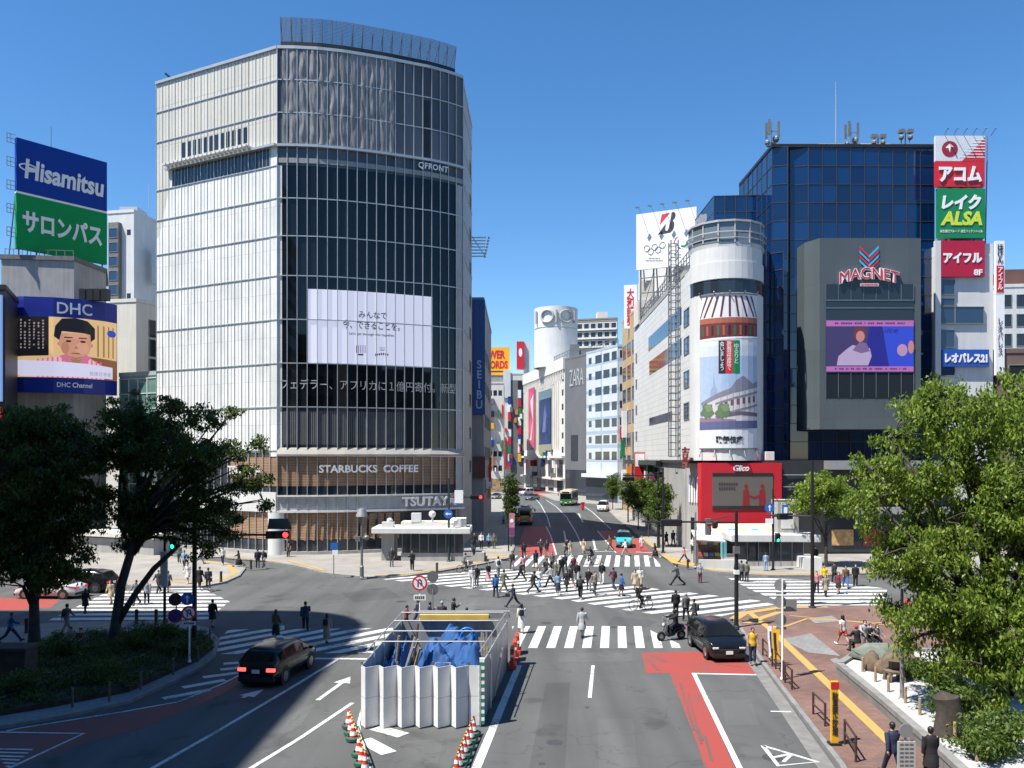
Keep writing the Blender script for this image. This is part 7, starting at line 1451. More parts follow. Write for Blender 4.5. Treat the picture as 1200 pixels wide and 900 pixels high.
for i in range(8):
    mb = MB(); x0 = 16.95 + (i % 4) * .5; z0 = .92 if i < 4 else 1.92; mb.box(x0, x0 + .4, 76.85 if i < 4 else 77.35, 77.2 if i < 4 else 77.7, z0, z0 + .32); solo(mb, 'goods_box', mat('goods%d' % (i % 4), ((.5, .1, .08), (.55, .5, .42), (.08, .2, .3), (.5, .36, .08))[i % 4], .7, noise=.3, ns=5), (x0 + .2, 77, z0), ('%s goods box on the stall %s' % (('red', 'cream', 'blue', 'orange')[i % 4], 'counter' if i < 4 else 'top rack')), 'box', 'goods on the stall')
mb = MB(); p = P(848, 653, .13); mb.box(p.x - .25, p.x + .25, p.y - .25, p.y + .25, .13, 2.1); mb.box(p.x - .3, p.x + .3, p.y - .3, p.y + .3, 2.1, 2.2); solo(mb, 'call_pillar', mat('pillar_cyan', (.12, .4, .45), .5), p, 'pale turquoise pillar between the stall and the kiosk', 'pillar', bevel=.03)
# ---------------------------------------------------------------- vehicles (built facing +Y at the origin)
CPBLK = mat('car_paint_black', (.006, .006, .008), .25, 0, .4, noise=0, coat=.35); CPWHT = mat('car_paint_white', (.62, .62, .62), .3, noise=.03, coat=.6); CPTEAL = mat('car_paint_teal', (.04, .34, .36), .25, noise=.03, coat=.8); CPSIL = mat('car_paint_silver', (.26, .27, .25), .3, .4, noise=.05, coat=.5); CPGRN = mat('bus_green', (.03, .17, .035), .3, noise=.05, coat=.5); CPCRM = mat('bus_cream', (.55, .5, .36), .35, noise=.05, coat=.4); CPRED = mat('car_paint_red', (.45, .03, .03), .3, noise=.03, coat=.6); CPGRY = mat('car_paint_grey', (.09, .1, .11), .25, noise=.03, coat=.8)
CGL = glassmat('car_glass', (.008, .009, .01), .06, .3); TYRE = mat('tyre', (.012, .012, .012), .85, noise=.2); RIM = mat('alloy_rim', (.35, .35, .36), .3, .8, noise=0); CHR = mat('chrome', (.6, .6, .6), .15, 1, noise=0); TAIL = mat('tail_lamp', (.35, .01, .012), .2, noise=0, emit=.25, ecol=(1, .03, .03)); TAILON = mat('tail_lamp_lit', (.5, .01, .012), .2, noise=0, emit=2.2, ecol=(1, .06, .05)); HEADL = mat('head_lamp', (.6, .62, .65), .1, noise=0, spec=.8); BLKP = mat('black_trim', (.012, .012, .012), .6, noise=.1)
SUV = dict(L=4.65, W=1.88, sec=[(-.5, .62, .66), (-.49, .86, .9), (-.465, 1.0, 1.1), (-.40, 1.06, 1.52), (-.25, 1.06, 1.64), (-.02, 1.05, 1.66), (.14, 1.03, 1.58), (.31, .99, 1.06), (.42, .93, .99), (.475, .8, .86), (.5, .55, .6)], ws=(6, 7), rw=(3, 2), wh=.36)
SEDAN = dict(L=4.5, W=1.74, sec=[(-.5, .6, .64), (-.485, .85, .88), (-.38, .92, .98), (-.24, .94, 1.44), (-.08, .94, 1.5), (.08, .93, 1.46), (.26, .9, .96), (.42, .82, .88), (.485, .68, .72), (.5, .5, .54)], ws=(5, 6), rw=(3, 2), wh=.32)
VAN = dict(L=4.4, W=1.72, sec=[(-.5, .8, .9), (-.495, 1.1, 1.8), (-.44, 1.1, 1.94), (-.1, 1.1, 1.98), (.2, 1.08, 1.9), (.4, 1.0, 1.12), (.485, .85, .9), (.5, .55, .6)], ws=(4, 5), rw=(2, 1), wh=.31)
TAXI = dict(L=4.4, W=1.72, sec=[(-.5, .6, .66), (-.49, .9, 1.0), (-.42, 1.02, 1.6), (-.2, 1.02, 1.74), (.04, 1.0, 1.74), (.14, 1.0, 1.66), (.3, .97, 1.06), (.43, .9, .96), (.49, .72, .76), (.5, .5, .54)], ws=(5, 6), rw=(2, 1), wh=.32)
def car(spec, name, label, loc, rz, paint, cat='car', roof=None, lit=False, group=None, plate=SG_WHITE, lamp=False):
    L, W, sec = spec['L'], spec['W'], spec['sec']; root = empty(name, (0, 0, 0), label, cat, group); zb = .2; ring = []
    def hw(t): return W / 2 * (1 - .16 * max(0, (abs(t) - .38) / .12) ** 2)
    for t, b_, r_ in sec:
        w_ = hw(t); k = min(1, max(0, (r_ - b_ - .06) / .45)); rw = w_ * (1 - .27 * k); y = t * L
        h = [(0, zb), (w_ * .8, zb), (w_ * .96, zb + .1), (w_, zb + (b_ - zb) * .5), (w_ * .985, b_ - .06), (w_ * .96, b_), (rw + .03, r_ - .1 * k - .01), (rw * .9, r_ - .02 * k), (rw * .5, r_ + .012), (0, r_ + .018)]
        ring.append([V((x, y, z)) for x, z in h] + [V((-x, y, z)) for x, z in h[-2:0:-1]])
    n_ = len(ring[0]); mb = MB(); mb.add([q for r_ in ring for q in r_], [(i * n_ + k, i * n_ + (k + 1) % n_, (i + 1) * n_ + (k + 1) % n_, (i + 1) * n_ + k) for i in range(len(ring) - 1) for k in range(n_)] + [tuple(range(n_)), tuple(range((len(ring) - 1) * n_, len(ring) * n_))])
    body = mb.build('body', paint, root, smooth='all')
    if roof:
        mb = MB(); a, e = spec['rw'][0], spec['ws'][0]; 
        for i in range(a, e):
            for k in range(6, 12): mb.quad(*[q + V((0, 0, .012)) for q in (ring[i][k], ring[i][k + 1], ring[i + 1][k + 1], ring[i + 1][k])])
        mb.build('roof', roof, root, smooth=True)
    def mix(a, e, t): return a.lerp(e, t)
    i0, i1 = spec['rw'][0], spec['ws'][1]; ys = [ring[i][5] for i in range(len(ring))]
    for sg in (0, 1):
        def sp(i, f_): a, e = (ring[i][5], ring[i][6]) if not sg else (ring[i][n_ - 5], ring[i][n_ - 6]); q = a.lerp(e, f_); return q + V((.012 if not sg else -.012, 0, 0))
        segs = [(i0, i0 + (spec['ws'][0] - i0) // 2 or 1), (i0 + (spec['ws'][0] - i0) // 2, spec['ws'][0])]
        for a, e in segs:
            if a >= e: continue
            mb = MB()
            for i in range(a, e):
                u0, u1 = (.06 if i == a else 0), (.94 if i == e - 1 else 1)
                mb.quad(mix(sp(i, .08), sp(i + 1, .08), u0), mix(sp(i, .08), sp(i + 1, .08), u1), mix(sp(i, .9), sp(i + 1, .9), u1), mix(sp(i, .9), sp(i + 1, .9), u0))
            mb.build('side_window', CGL, root)
        i = spec['ws'][0]; mb = MB(); mb.add([mix(sp(i, .1), sp(i + 1, .1), .05), mix(sp(i, .1), sp(i + 1, .1), .72), mix(sp(i, .9), sp(i + 1, .9), .05)], [(0, 1, 2)]); mb.build('side_window', CGL, root)
    for nm, (a, e), s_ in (('windscreen', spec['ws'], 1), ('rear_window', spec['rw'], -1)):
        A = [ring[a][k] for k in range(6, 13)]; E_ = [ring[e][k] for k in range(6, 13)]; of = V((0, .012 * s_, .014)); mb = MB()
        for k in range(6):
            f0 = .1 if k == 0 else 0; f1 = .9 if k == 5 else 1
            def pp(t, f_): return (A[k].lerp(A[k + 1], f_)).lerp(E_[k].lerp(E_[k + 1], f_), t) + of
            mb.quad(pp(.06, f0), pp(.06, f1), pp(.92, f1), pp(.92, f0))
        mb.build(nm, CGL, root)
    r_ = spec['wh']
    for sx_ in (-1, 1):
        for t in (-.3, .31):
            x1 = sx_ * (hw(t) + .012); x0 = sx_ * (hw(t) - .22); y = t * L; mb = MB(); mb.cyl((sx_ * (hw(t) - .02), y, r_ + .02), (sx_ * (hw(t) + .004), y, r_ + .02), r_ + .07, n=24); mb.build('wheel_arch', BLKP, root)
            mb = MB(); mb.tube([(x0, y, r_), (x0 + sx_ * .02, y, r_), (x1 - sx_ * .03, y, r_), (x1, y, r_)], [r_ * .9, r_, r_, r_ * .9], 22); wv = mb.build('wheel', TYRE, root); mb = MB(); mb.cyl((x1 - sx_ * .01, y, r_), (x1 + sx_ * .006, y, r_), r_ * .62, n=20); 
            for q in range(5): a_ = q * 1.2566; mb.box(-.03, .03, -.012, .012, .05, r_ * .6, M=Matrix.Translation((x1 + sx_ * .01, y, r_)) @ Matrix.Rotation(a_, 4, 'X') @ Matrix.Rotation(math.pi / 2, 4, 'Z'))
            mb.build('rim', RIM, wv)
        w_ = hw(.47); zf_ = sec[-2][1] - .1; mb = MB(); mb.box(min(sx_ * w_ * .58, sx_ * w_ * .95), max(sx_ * w_ * .58, sx_ * w_ * .95), L * .45, L * .494, zf_ - .1, zf_ + .05); mb.build('headlight', HEADL, root, bevel=.03)
        zr = sec[1][1] - .03; mb = MB(); mb.box(min(sx_ * w_ * .55, sx_ * w_ * .98), max(sx_ * w_ * .55, sx_ * w_ * .98), -L * .5 - .012, -L * .47, zr - .1, zr + .05); mb.build('taillight', TAILON if lit else TAIL, root, bevel=.02)
        b_ = sec[spec['ws'][1]][1]; y = L * (sec[spec['ws'][1]][0] - .06); mb = MB(); mb.ball((sx_ * (W / 2 + .12), y, b_ + .1), (.12, .07, .08), 10); mb.box(min(sx_ * (W / 2 - .06), sx_ * (W / 2 + .1)), max(sx_ * (W / 2 - .06), sx_ * (W / 2 + .1)), y - .02, y + .02, b_ + .02, b_ + .06); mb.build('mirror', paint, root)
    mb = MB(); mb.box(-W * .26, W * .26, L * .488, L * .504, .5, .66); mb.build('grille', BLKP, root, bevel=.02); mb = MB(); mb.box(-W * .44, W * .44, L * .485, L * .502, .24, .42); mb.build('bumper', BLKP, root, bevel=.03); mb = MB(); mb.box(-W * .44, W * .44, -L * .503, -L * .48, .28, .48); mb.build('bumper', BLKP, root, bevel=.03)
    for s_ in (1, -1): mb = MB(); y = s_ * L * .506; mb.box(-.17, .17, y - .01, y + .01, .42 if s_ > 0 else .66, .58 if s_ > 0 else .82); mb.build('number_plate', plate, root)
    if lamp: mb = MB(); mb.ball((0, .1, sec[4][2] + .06), (.22, .1, .09), 10); mb.build('roof_lamp', SG_WHITE, root)
    root.location = loc; root.rotation_euler.z = rz
    return root
def head(dx, dy): return math.atan2(-dx, dy)
car(SUV, 'parked_car', 'glossy black car facing the viewer on the red bus lane beside the scooter', P(838, 764), head(.06, -1), CPBLK)
car(SUV, 'taxi', 'black car with lit red tail lamps driving away in the building shade on the left', P(327, 791), head(.16, 1), CPBLK, lit=True, lamp=True)
car(TAXI, 'taxi', 'turquoise taxi waiting at the far crosswalk facing the viewer', P(731, 640), head(-.12, -1), CPTEAL, roof=CPGRY)
car(VAN, 'white_van', 'white van coming down the right side of the avenue', P(707, 599), head(-.25, -1), CPWHT, 'van')
car(SEDAN, 'parked_car', 'dark car far up the avenue in front of the cream store', P(624, 586), head(-.6, -1), CPGRY)
car(VAN, 'white_van', 'small pale van at the far end of the shopping street', P(617, 580.5), head(-.8, -1), CPWHT, 'van')
car(SEDAN, 'parked_car', 'grey car parked deep in the shaded street mouth left of the banner', P(582, 585), head(-.2, -1), CPGRY)
car(SUV, 'parked_car', 'black car waiting behind the left crosswalk under the trees', P(98, 693), head(-1, .05), CPBLK)
car(SEDAN, 'taxi', 'white taxi with red flank behind the dense dark tree', P(60, 700), head(-1, .05), CPWHT, roof=CPRED)
def bus(name, label, loc, rz, L, W, H, lower, upper, cat):
    r = empty(name, (0, 0, 0), label, cat); z1 = .35 + (H - .35) * .42
    mb = MB(); mb.box(-W / 2, W / 2, -L / 2, L / 2, .35, z1); mb.build('lower_body', lower, r, bevel=.12); mb = MB(); mb.box(-W / 2, W / 2, -L / 2, L / 2, z1 + .005, H); mb.build('upper_body', upper, r, bevel=.16)
    mb = MB(); mb.box(-W * .45, W * .45, L / 2 - .02, L / 2 + .015, z1 - .1, H - .55); mb.build('windscreen', CGL, r, bevel=.01); mb = MB(); mb.box(-W * .3, W * .3, L / 2 - .02, L / 2 + .02, H - .48, H - .2); mb.build('destination_board', LOFF, r); mb = MB(); mb.box(-W * .36, W * .36, -L / 2 - .015, -L / 2 + .02, z1 + .05, H - .4); mb.build('rear_window', CGL, r)
    for sx_ in (-1, 1):
        for k in range(4):
            y0 = -L * .44 + k * L * .21; mb = MB(); mb.box(min(sx_ * (W / 2 - .02), sx_ * (W / 2 + .012)), max(sx_ * (W / 2 - .02), sx_ * (W / 2 + .012)), y0, y0 + L * .19, z1 + .05, H - .45); mb.build('side_window', CGL, r)
        for y in (-L * .28, L * .3): mb = MB(); mb.cyl((sx_ * (W / 2 - .25), y, .45), (sx_ * (W / 2 + .01), y, .45), .45, n=18); wv = mb.build('wheel', TYRE, r); mb = MB(); mb.cyl((sx_ * (W / 2), y, .45), (sx_ * (W / 2 + .018), y, .45), .24, n=14); mb.build('rim', RIM, wv)
        mb = MB(); mb.box(min(sx_ * W * .3, sx_ * W * .45), max(sx_ * W * .3, sx_ * W * .45), L / 2 - .01, L / 2 + .02, .75, .95); mb.build('headlight', HEADL, r); mb = MB(); mb.box(min(sx_ * W * .38, sx_ * W * .46), max(sx_ * W * .38, sx_ * W * .46), -L / 2 - .02, -L / 2, .8, 1.1); mb.build('taillight', TAIL, r)
        mb = MB(); mb.cyl((sx_ * W * .48, L / 2, H - .4), (sx_ * (W / 2 + .25), L / 2 + .25, H - .6), .03, n=5); mb.box(sx_ * (W / 2 + .25) - .1, sx_ * (W / 2 + .25) + .1, L / 2 + .2, L / 2 + .28, H - 1.0, H - .55); mb.build('mirror', BLKP, r)
    mb = MB(); mb.box(-W * .48, W * .48, L / 2 - .05, L / 2 + .03, .3, .55); mb.box(-W * .48, W * .48, -L / 2 - .03, -L / 2 + .05, .3, .55); mb.build('bumper', BLKP, r, bevel=.04); mb = MB(); mb.box(-.22, .22, L / 2 + .02, L / 2 + .035, .6, .75); mb.box(-.22, .22, -L / 2 - .035, -L / 2 - .02, .6, .75); mb.build('number_plate', SG_YEL if cat == 'minibus' else SG_WHITE, r)
    if cat == 'minibus': mb = MB(); mb.box(-W * .3, W * .3, -L / 2 - .02, -L / 2, 1.15, 1.45); mb.build('rear_stripe', SG_YEL, r)
    mb = MB(); mb.box(-W * .3, W * .3, -L * .2, L * .15, H, H + .18); mb.build('roof_unit', upper, r, bevel=.05)
    r.location = loc; r.rotation_euler.z = rz
bus('city_bus', 'green city bus with a cream roof coming along the avenue before the charcoal store', P(667, 591.5), head(-.22, -1), 9.5, 2.45, 3.1, CPGRN, CPCRM, 'bus')
bus('minibus', 'silver minibus seen from behind in the shade left of the avenue', P(616, 614), head(.06, 1), 6.2, 2.0, 2.6, CPSIL, CPSIL, 'minibus')
def bicycle(label, loc, rz, m):
    r = empty('bicycle', (0, 0, 0), label, 'bicycle')
    for y in (-.52, .52):
        mb = MB(); mb.torus((0, y, .34), .32, .022, 'x', 28, 6); wv = mb.build('wheel', TYRE, r, smooth='all'); mb = MB()
        for k in range(8): a_ = k * math.pi / 4; mb.cyl((0, y, .34), (0, y + .31 * math.cos(a_), .34 + .31 * math.sin(a_)), .006, n=3)
        mb.build('spokes', CHR, wv)
    mb = MB()
    for a, e in (((0, -.52, .34), (0, -.05, .34)), ((0, -.05, .34), (0, -.2, .85)), ((0, -.05, .34), (0, .38, .72)), ((0, -.2, .78), (0, .36, .82)), ((0, .52, .34), (0, .34, .92)), ((0, -.52, .34), (0, -.18, .76))): mb.cyl(a, e, .02, n=6)
    mb.build('frame', m, r); mb = MB(); mb.tube([(-.27, .22, 1.0), (-.1, .34, .98), (.1, .34, .98), (.27, .22, 1.0)], .018, 6); mb.build('handlebar', CHR, r); mb = MB(); mb.ball((0, -.22, .9), (.09, .14, .05), 10); mb.build('saddle', BLKP, r); mb = MB(); mb.box(-.15, .15, .42, .68, .72, .95); mb.build('basket', STEEL, r); mb = MB(); mb.cyl((-.14, -.05, .2), (.14, -.05, .48), .015, n=5); mb.build('pedals', BLKP, r)
    r.location = loc; r.rotation_euler.z = rz; return r
def scooter(label, loc, rz):
    r = empty('motor_scooter', (0, 0, 0), label, 'scooter')
    for y in (-.62, .66): mb = MB(); mb.torus((0, y, .26), .2, .07, 'x', 24, 8); wv = mb.build('wheel', TYRE, r, smooth='all'); mb = MB(); mb.cyl((-.04, y, .26), (.04, y, .26), .13, n=14); mb.build('rim', RIM, wv)
    mb = MB(); mb.tube([(0, -.85, .6), (0, -.6, .62), (0, -.2, .55), (0, -.05, .35), (0, .25, .3)], [.1, .2, .22, .16, .14], 12, sc=(1, .9)); mb.build('body', CPBLK, r, smooth=True); mb = MB(); mb.tube([(0, .25, .3), (0, .42, .55), (0, .42, .95)], [.12, .2, .12], 12, sc=(1, .5)); mb.build('leg_shield', CPGRY, r, smooth=True); mb = MB(); mb.tube([(0, -.75, .78), (0, -.4, .8), (0, -.12, .76)], [.12, .17, .13], 10, sc=(1, .45)); mb.build('saddle', BLKP, r, smooth=True)
    mb = MB(); mb.cyl((0, .66, .26), (0, .42, .95), .035); mb.tube([(-.33, .32, 1.04), (-.1, .42, 1.0), (.1, .42, 1.0), (.33, .32, 1.04)], .022, 6); mb.build('handlebar', STEEL, r); mb = MB(); mb.ball((0, .52, .88), (.1, .06, .09), 10); mb.build('headlight', HEADL, r)
    for sx_ in (-1, 1): mb = MB(); mb.cyl((sx_ * .25, .35, 1.05), (sx_ * .3, .32, 1.25), .012); mb.ball((sx_ * .3, .32, 1.27), (.07, .02, .05), 8); mb.build('mirror', BLKP, r)
    mb = MB(); mb.tube([(0, .4, .98), (0, .45, 1.15), (0, .42, 1.3)], [.16, .16, .12], 8, sc=(1, .12)); mb.build('windshield', glassmat('scooter_shield', (.1, .11, .12), .1, .5), r); mb = MB(); mb.ball((0, -.88, .62), (.09, .04, .06), 8); mb.build('taillight', TAIL, r)
    r.location = loc; r.rotation_euler.z = rz; return r
# ---------------------------------------------------------------- people
R_ = math.radians
POSES = {  # legs (thigh, knee) left/right, arms (swing, out, elbow) left/right, lean
 'walk': (((27, 4), (-20, 22)), ((-24, 8, 14), (24, 8, 22)), 3), 'walk2': (((-16, 30), (24, 8)), ((22, 8, 25), (-20, 8, 12)), 3), 'stride': (((36, 4), (-28, 26)), ((-32, 8, 20), (32, 8, 35)), 6),
 'step': (((14, 6), (-10, 14)), ((-8, 8, 12), (12, 8, 16)), 2), 'phone': (((18, 5), (-14, 18)), ((-8, 7, 15), (28, 6, 95)), 4), 'stand': (((2, 2), (-2, 3)), ((2, 9, 10), (-2, 9, 14)), 1), 'call': (((3, 2), (-2, 3)), ((5, 8, 18), (32, 12, 88)), 2),
 'bag': (((18, 5), (-15, 20)), ((-4, 8, 6), (5, 9, 55)), 3), 'sit': (((84, 84), (80, 88)), ((28, 8, 45), (30, 8, 50)), 8), 'cycle': (((72, 78), (34, 52)), ((62, 6, 10), (62, 6, 10)), 22), 'ride': (((74, 76), (74, 76)), ((58, 10, 22), (58, 10, 22)), 8)}
def ering(mb, pts, rx, ry, n=14):
    """tube of flattened rings: rx across, ry front to back"""
    pts = [V(p) for p in pts]; vs = []; fs = []
    for i, p in enumerate(pts):
        t = (pts[min(i + 1, len(pts) - 1)] - pts[max(i - 1, 0)]).normalized(); a = V((1, 0, 0)); b_ = t.cross(a).normalized()
        for k in range(n): q = 2 * math.pi * k / n; vs.append(p + a * math.cos(q) * rx[i] + b_ * math.sin(q) * ry[i])
    for i in range(len(pts) - 1):
        for k in range(n): fs.append((i * n + k, i * n + (k + 1) % n, (i + 1) * n + (k + 1) % n, (i + 1) * n + k))
    mb.add(vs, fs + [tuple(range(n - 1, -1, -1)), tuple(range((len(pts) - 1) * n, len(pts) * n))])
def skel(pose, sex):
    legs, arms, lean = POSES[pose]; w_ = .93 if sex == 'f' else 1.0; L = R_(lean); J = {}
    def up(p): y, z = p[1], p[2] - .93; return V((p[0], y * math.cos(L) + z * math.sin(L), .93 + z * math.cos(L) - y * math.sin(L)))
    J['up'] = up; J['w'] = w_
    for i, sg in enumerate((-1, 1)):
        a, b_ = R_(legs[i][0]), R_(legs[i][1]); h_ = V((sg * .095 * w_, 0, .91)); k = h_ + .43 * V((0, math.sin(a), -math.cos(a))); an = k + .43 * V((sg * .01, math.sin(a - b_), -math.cos(a - b_))); p_ = (a - b_) * .7 if pose not in ('sit', 'cycle', 'ride') else 0
        J['leg', i] = (h_, k, an, an + V((sg * .015, .17 * math.cos(p_), .17 * math.sin(p_) - .045)), an + V((0, -.05 * math.cos(p_), -.05)))
        s_, o_, e_ = (R_(v_) for v_ in arms[i]); s_ += L; sh = up((sg * .188 * w_, 0, 1.405)); d1 = V((sg * math.sin(o_), math.sin(s_) * math.cos(o_), -math.cos(s_) * math.cos(o_))); d2 = V((sg * math.sin(o_) * (.3 if e_ < .8 else -.9), math.sin(s_ + e_), -math.cos(s_ + e_))).normalized()
        el = sh + d1 * .28; wr = el + d2 * .245; J['arm', i] = (sh, el, wr, d2)
    J['lift'] = -min(min(q.z for q in J['leg', 0]), min(q.z for q in J['leg', 1])) + .03
    if pose == 'cycle': J['lift'] = .08
    if pose == 'ride': J['lift'] = -.05
    return J
MESHC = {}
def remeshed(mb, name, voxel, nsm=3, fac=.5, lift=0):
    me = bpy.data.meshes.new(name); me.from_pydata([tuple(q + V((0, 0, lift))) for q in mb.v], [], mb.f); o = bpy.data.objects.new(name, me); COL.objects.link(o)
    m = o.modifiers.new('r', 'REMESH'); m.mode = 'VOXEL'; m.voxel_size = voxel; s_ = o.modifiers.new('s', 'SMOOTH'); s_.iterations = nsm; s_.factor = fac
    dg = bpy.context.evaluated_depsgraph_get(); out = bpy.data.meshes.new_from_object(o.evaluated_get(dg)); out.name = name
    out.polygons.foreach_set('use_smooth', [True] * len(out.polygons)); bpy.data.objects.remove(o); bpy.data.meshes.remove(me); return out
def body_mesh(pose, sex):
    k = ('body', pose, sex)
    if k in MESHC: return MESHC[k]
    J = skel(pose, sex); up, w_ = J['up'], J['w']; mb = MB()
    zs = (.84, .93, 1.08, 1.24, 1.36, 1.43, 1.47, 1.53); ering(mb, [up((0, .0 if z < 1.4 else .01, z)) for z in zs], [q * w_ for q in (.14, .165, .138, .16, .172, .1, .055, .05)], (.1, .11, .09, .112, .1, .075, .055, .05))
    hc = up((0, .02, 1.585)); mb.ball(hc, (.074, .092, .116), 20); mb.ball(hc + V((0, .03, -.075)), (.05, .055, .045), 14); mb.tube([hc + V((0, .085, .01)), hc + V((0, .108, -.025))], [.01, .016], 8)
    for i, sg in enumerate((-1, 1)):
        mb.ball(hc + V((sg * .077, -.005, -.005)), (.014, .022, .032), 10)
        h_, kn, an, toe, heel = J['leg', i]; mb.tube([h_ + V((0, 0, .03)), h_.lerp(kn, .35), kn, kn.lerp(an, .3), an], [.086, .08, .057, .058, .04], 12); mb.tube([heel, an + V((0, .02, -.03)), toe], [.036, .042, .03], 8)
        sh, el, wr, d = J['arm', i]; mb.tube([sh, sh.lerp(el, .4), el, el.lerp(wr, .35), wr], [.056, .05, .04, .04, .028], 10)
        x = V((1, 0, 0)); x = (x - d * x.dot(d)).normalized(); n_ = d.cross(x); palm = wr + d * .045
        fw = n_ if abs(n_.y) > .3 else x; sd = d.cross(fw).normalized(); mb.tube([wr, palm, wr + d * .085], [.027, .036, .032], 10, sc=(1, 1)); cur = up((0, 1, .93)) - up((0, 0, .93))
        for f_, (off, ln) in enumerate(((-.028, .062), (-.01, .075), (.009, .07), (.027, .055))):
            b0 = wr + d * .08 + fw * off * .9; inw = V((-sg, 0, 0)); e1 = b0 + d * ln * .55 + inw * .012; mb.tube([b0, e1, e1 + d * ln * .35 + inw * .028], [.0105, .0095, .0075], 6)
        mb.tube([wr + d * .03 + cur * .02, wr + d * .055 + cur * .055, wr + d * .09 + cur * .06], [.014, .011, .009], 6)
    me = remeshed(mb, 'person', .0115, 2, .5, J['lift']); hz = hc + V((0, 0, J['lift']))
    for m in (SKIN, LET_K, mat('lips', (.32, .12, .1), .5, noise=0)): me.materials.append(m)
    for p in me.polygons:
        c = p.center - hz
        if c.y > .06 and abs(abs(c.x) - .03) < .014 and abs(c.z - .012) < .008: p.material_index = 1
        elif c.y > .06 and abs(c.x) < .022 and abs(c.z + .066) < .007: p.material_index = 2
    MESHC[k] = (me, hz); return MESHC[k]
def wear_mesh(kind, pose, sex):
    k = (kind, pose, sex)
    if k in MESHC: return MESHC[k]
    J = skel(pose, sex); up, w_ = J['up'], J['w']; mb = MB(); vox = .018; e = .024 if kind in ('jacket', 'coat') else .015
    if kind in ('jacket', 'coat', 'shirt', 'tee', 'vest'):
        zs = (.80 if kind != 'tee' else .84, .93, 1.08, 1.24, 1.36, 1.43, 1.46); ering(mb, [up((0, .0 if z < 1.4 else .005, z)) for z in zs], [q * w_ + e for q in (.165, .17, .15, .165, .176, .1, .062)], [q + e for q in (.112, .115, .1, .116, .104, .078, .06)])
        for i in (0, 1):
            sh, el, wr, d = J['arm', i]
            if kind == 'tee': mb.tube([sh, sh.lerp(el, .75)], [.058 + e, .056 + e], 10)
            elif kind != 'vest': mb.tube([sh, sh.lerp(el, .4), el, wr - d * .01], [.056 + e, .052 + e, .045 + e, .034 + e], 10)
        if kind == 'coat':
            a, b_ = J['leg', 0][1], J['leg', 1][1]; m_ = (a + b_) / 2; ering(mb, [V((0, 0, .9)), V((0, m_.y * .5, .7)), V((0, m_.y * .8, .5))], [.19, .215, .24], [.145, .17 + abs(a.y - b_.y) * .25, .17 + abs(a.y - b_.y) * .42])
    elif kind in ('trousers', 'shorts'):
        ering(mb, [up((0, 0, 1.0)), V((0, 0, .92)), V((0, 0, .82))], [.155 * w_, .182 * w_, .16 * w_], [.11, .13, .11])
        for i in (0, 1):
            h_, kn, an, toe, heel = J['leg', i]
            if kind == 'trousers': mb.tube([h_ + V((0, 0, .02)), h_.lerp(kn, .4), kn, kn.lerp(an, .5), an + (an - kn) * .04], [.104, .096, .076, .07, .062], 12)
            else: mb.tube([h_ + V((0, 0, .02)), h_.lerp(kn, .5), h_.lerp(kn, .8)], [.108, .104, .1], 12)
    elif kind in ('skirt', 'long_skirt'):
        a, b_ = J['leg', 0][1], J['leg', 1][1]; m_ = (a + b_) / 2; z2 = .5 if kind == 'skirt' else .28; sp = abs(a.y - b_.y); ering(mb, [up((0, 0, 1.02)), V((0, 0, .9)), V((0, m_.y * .6, .7)), V((0, m_.y, z2))], [.14, .185, .2, .22], [.1, .135, .15 + sp * .25, .16 + sp * .45])
    elif kind == 'shoes':
        for i in (0, 1):
            h_, kn, an, toe, heel = J['leg', i]; mb.tube([heel + V((0, -.02, 0)), an + V((0, .03, -.035)), toe + V((0, .03, 0))], [.045, .052, .04], 10, sc=(1, 1)); mb.tube([an, an + V((0, 0, -.05))], [.05, .05], 8)
        vox = .014
    elif kind in ('hair', 'long_hair', 'cap', 'helmet'):
        hc = up((0, .02, 1.585)); big = .012 if kind != 'helmet' else .035; mb.ball(hc + V((0, -.022, .03)), (.08 + big, .088 + big, .096 + big), 18)
        if kind == 'hair': mb.ball(hc + V((0, -.05, -.02)), (.07, .055, .07), 14)
        if kind == 'long_hair': mb.tube([hc + V((0, -.05, .02)), hc + V((0, -.075, -.1)), hc + V((0, -.075, -.24))], [.085, .085, .06], 12, sc=(1, .75)); [mb.tube([hc + V((s_ * .075, 0, .03)), hc + V((s_ * .078, -.01, -.12))], [.025, .02], 8) for s_ in (-1, 1)]
        if kind == 'cap': mb.ball(hc + V((0, .1, .045)), (.07, .07, .012), 12)
        vox = .013
    elif kind == 'mask': hc = up((0, .02, 1.585)); mb.ball(hc + V((0, .068, -.055)), (.058, .042, .046), 14); mb.tube([hc + V((-.078, 0, -.02)), hc + V((-.05, .07, -.04)), hc + V((.05, .07, -.04)), hc + V((.078, 0, -.02))], .008, 6); vox = .012
    elif kind == 'backpack': c = up((0, -.2, 1.2)); mb.tube([c + V((0, 0, -.2)), c, c + V((0, 0, .18))], [.14, .16, .12], 12, sc=(1, .62)); [mb.tube([up((s_ * .1, -.14, 1.38)), up((s_ * .11, .02, 1.46)), up((s_ * .12, .135, 1.3)), up((s_ * .13, 0, 1.1))], .022, 6) for s_ in (-1, 1)]; vox = .016
    elif kind == 'bag':
        wr = J['arm', 1][2] + J['arm', 1][3] * .08; mb.box(wr.x - .06, wr.x + .06, wr.y - .16, wr.y + .16, wr.z - .34, wr.z - .1); mb.tube([(wr.x, wr.y - .1, wr.z - .12), (wr.x, wr.y, wr.z + .01), (wr.x, wr.y + .1, wr.z - .12)], .014, 6); vox = .016
    me = remeshed(mb, kind, vox, 3, .5, J['lift']); me.materials.append(LET_K); MESHC[k] = me; return me
SKIN = mat('skin', (.42, .24, .165), .6, noise=.06, ns=9)
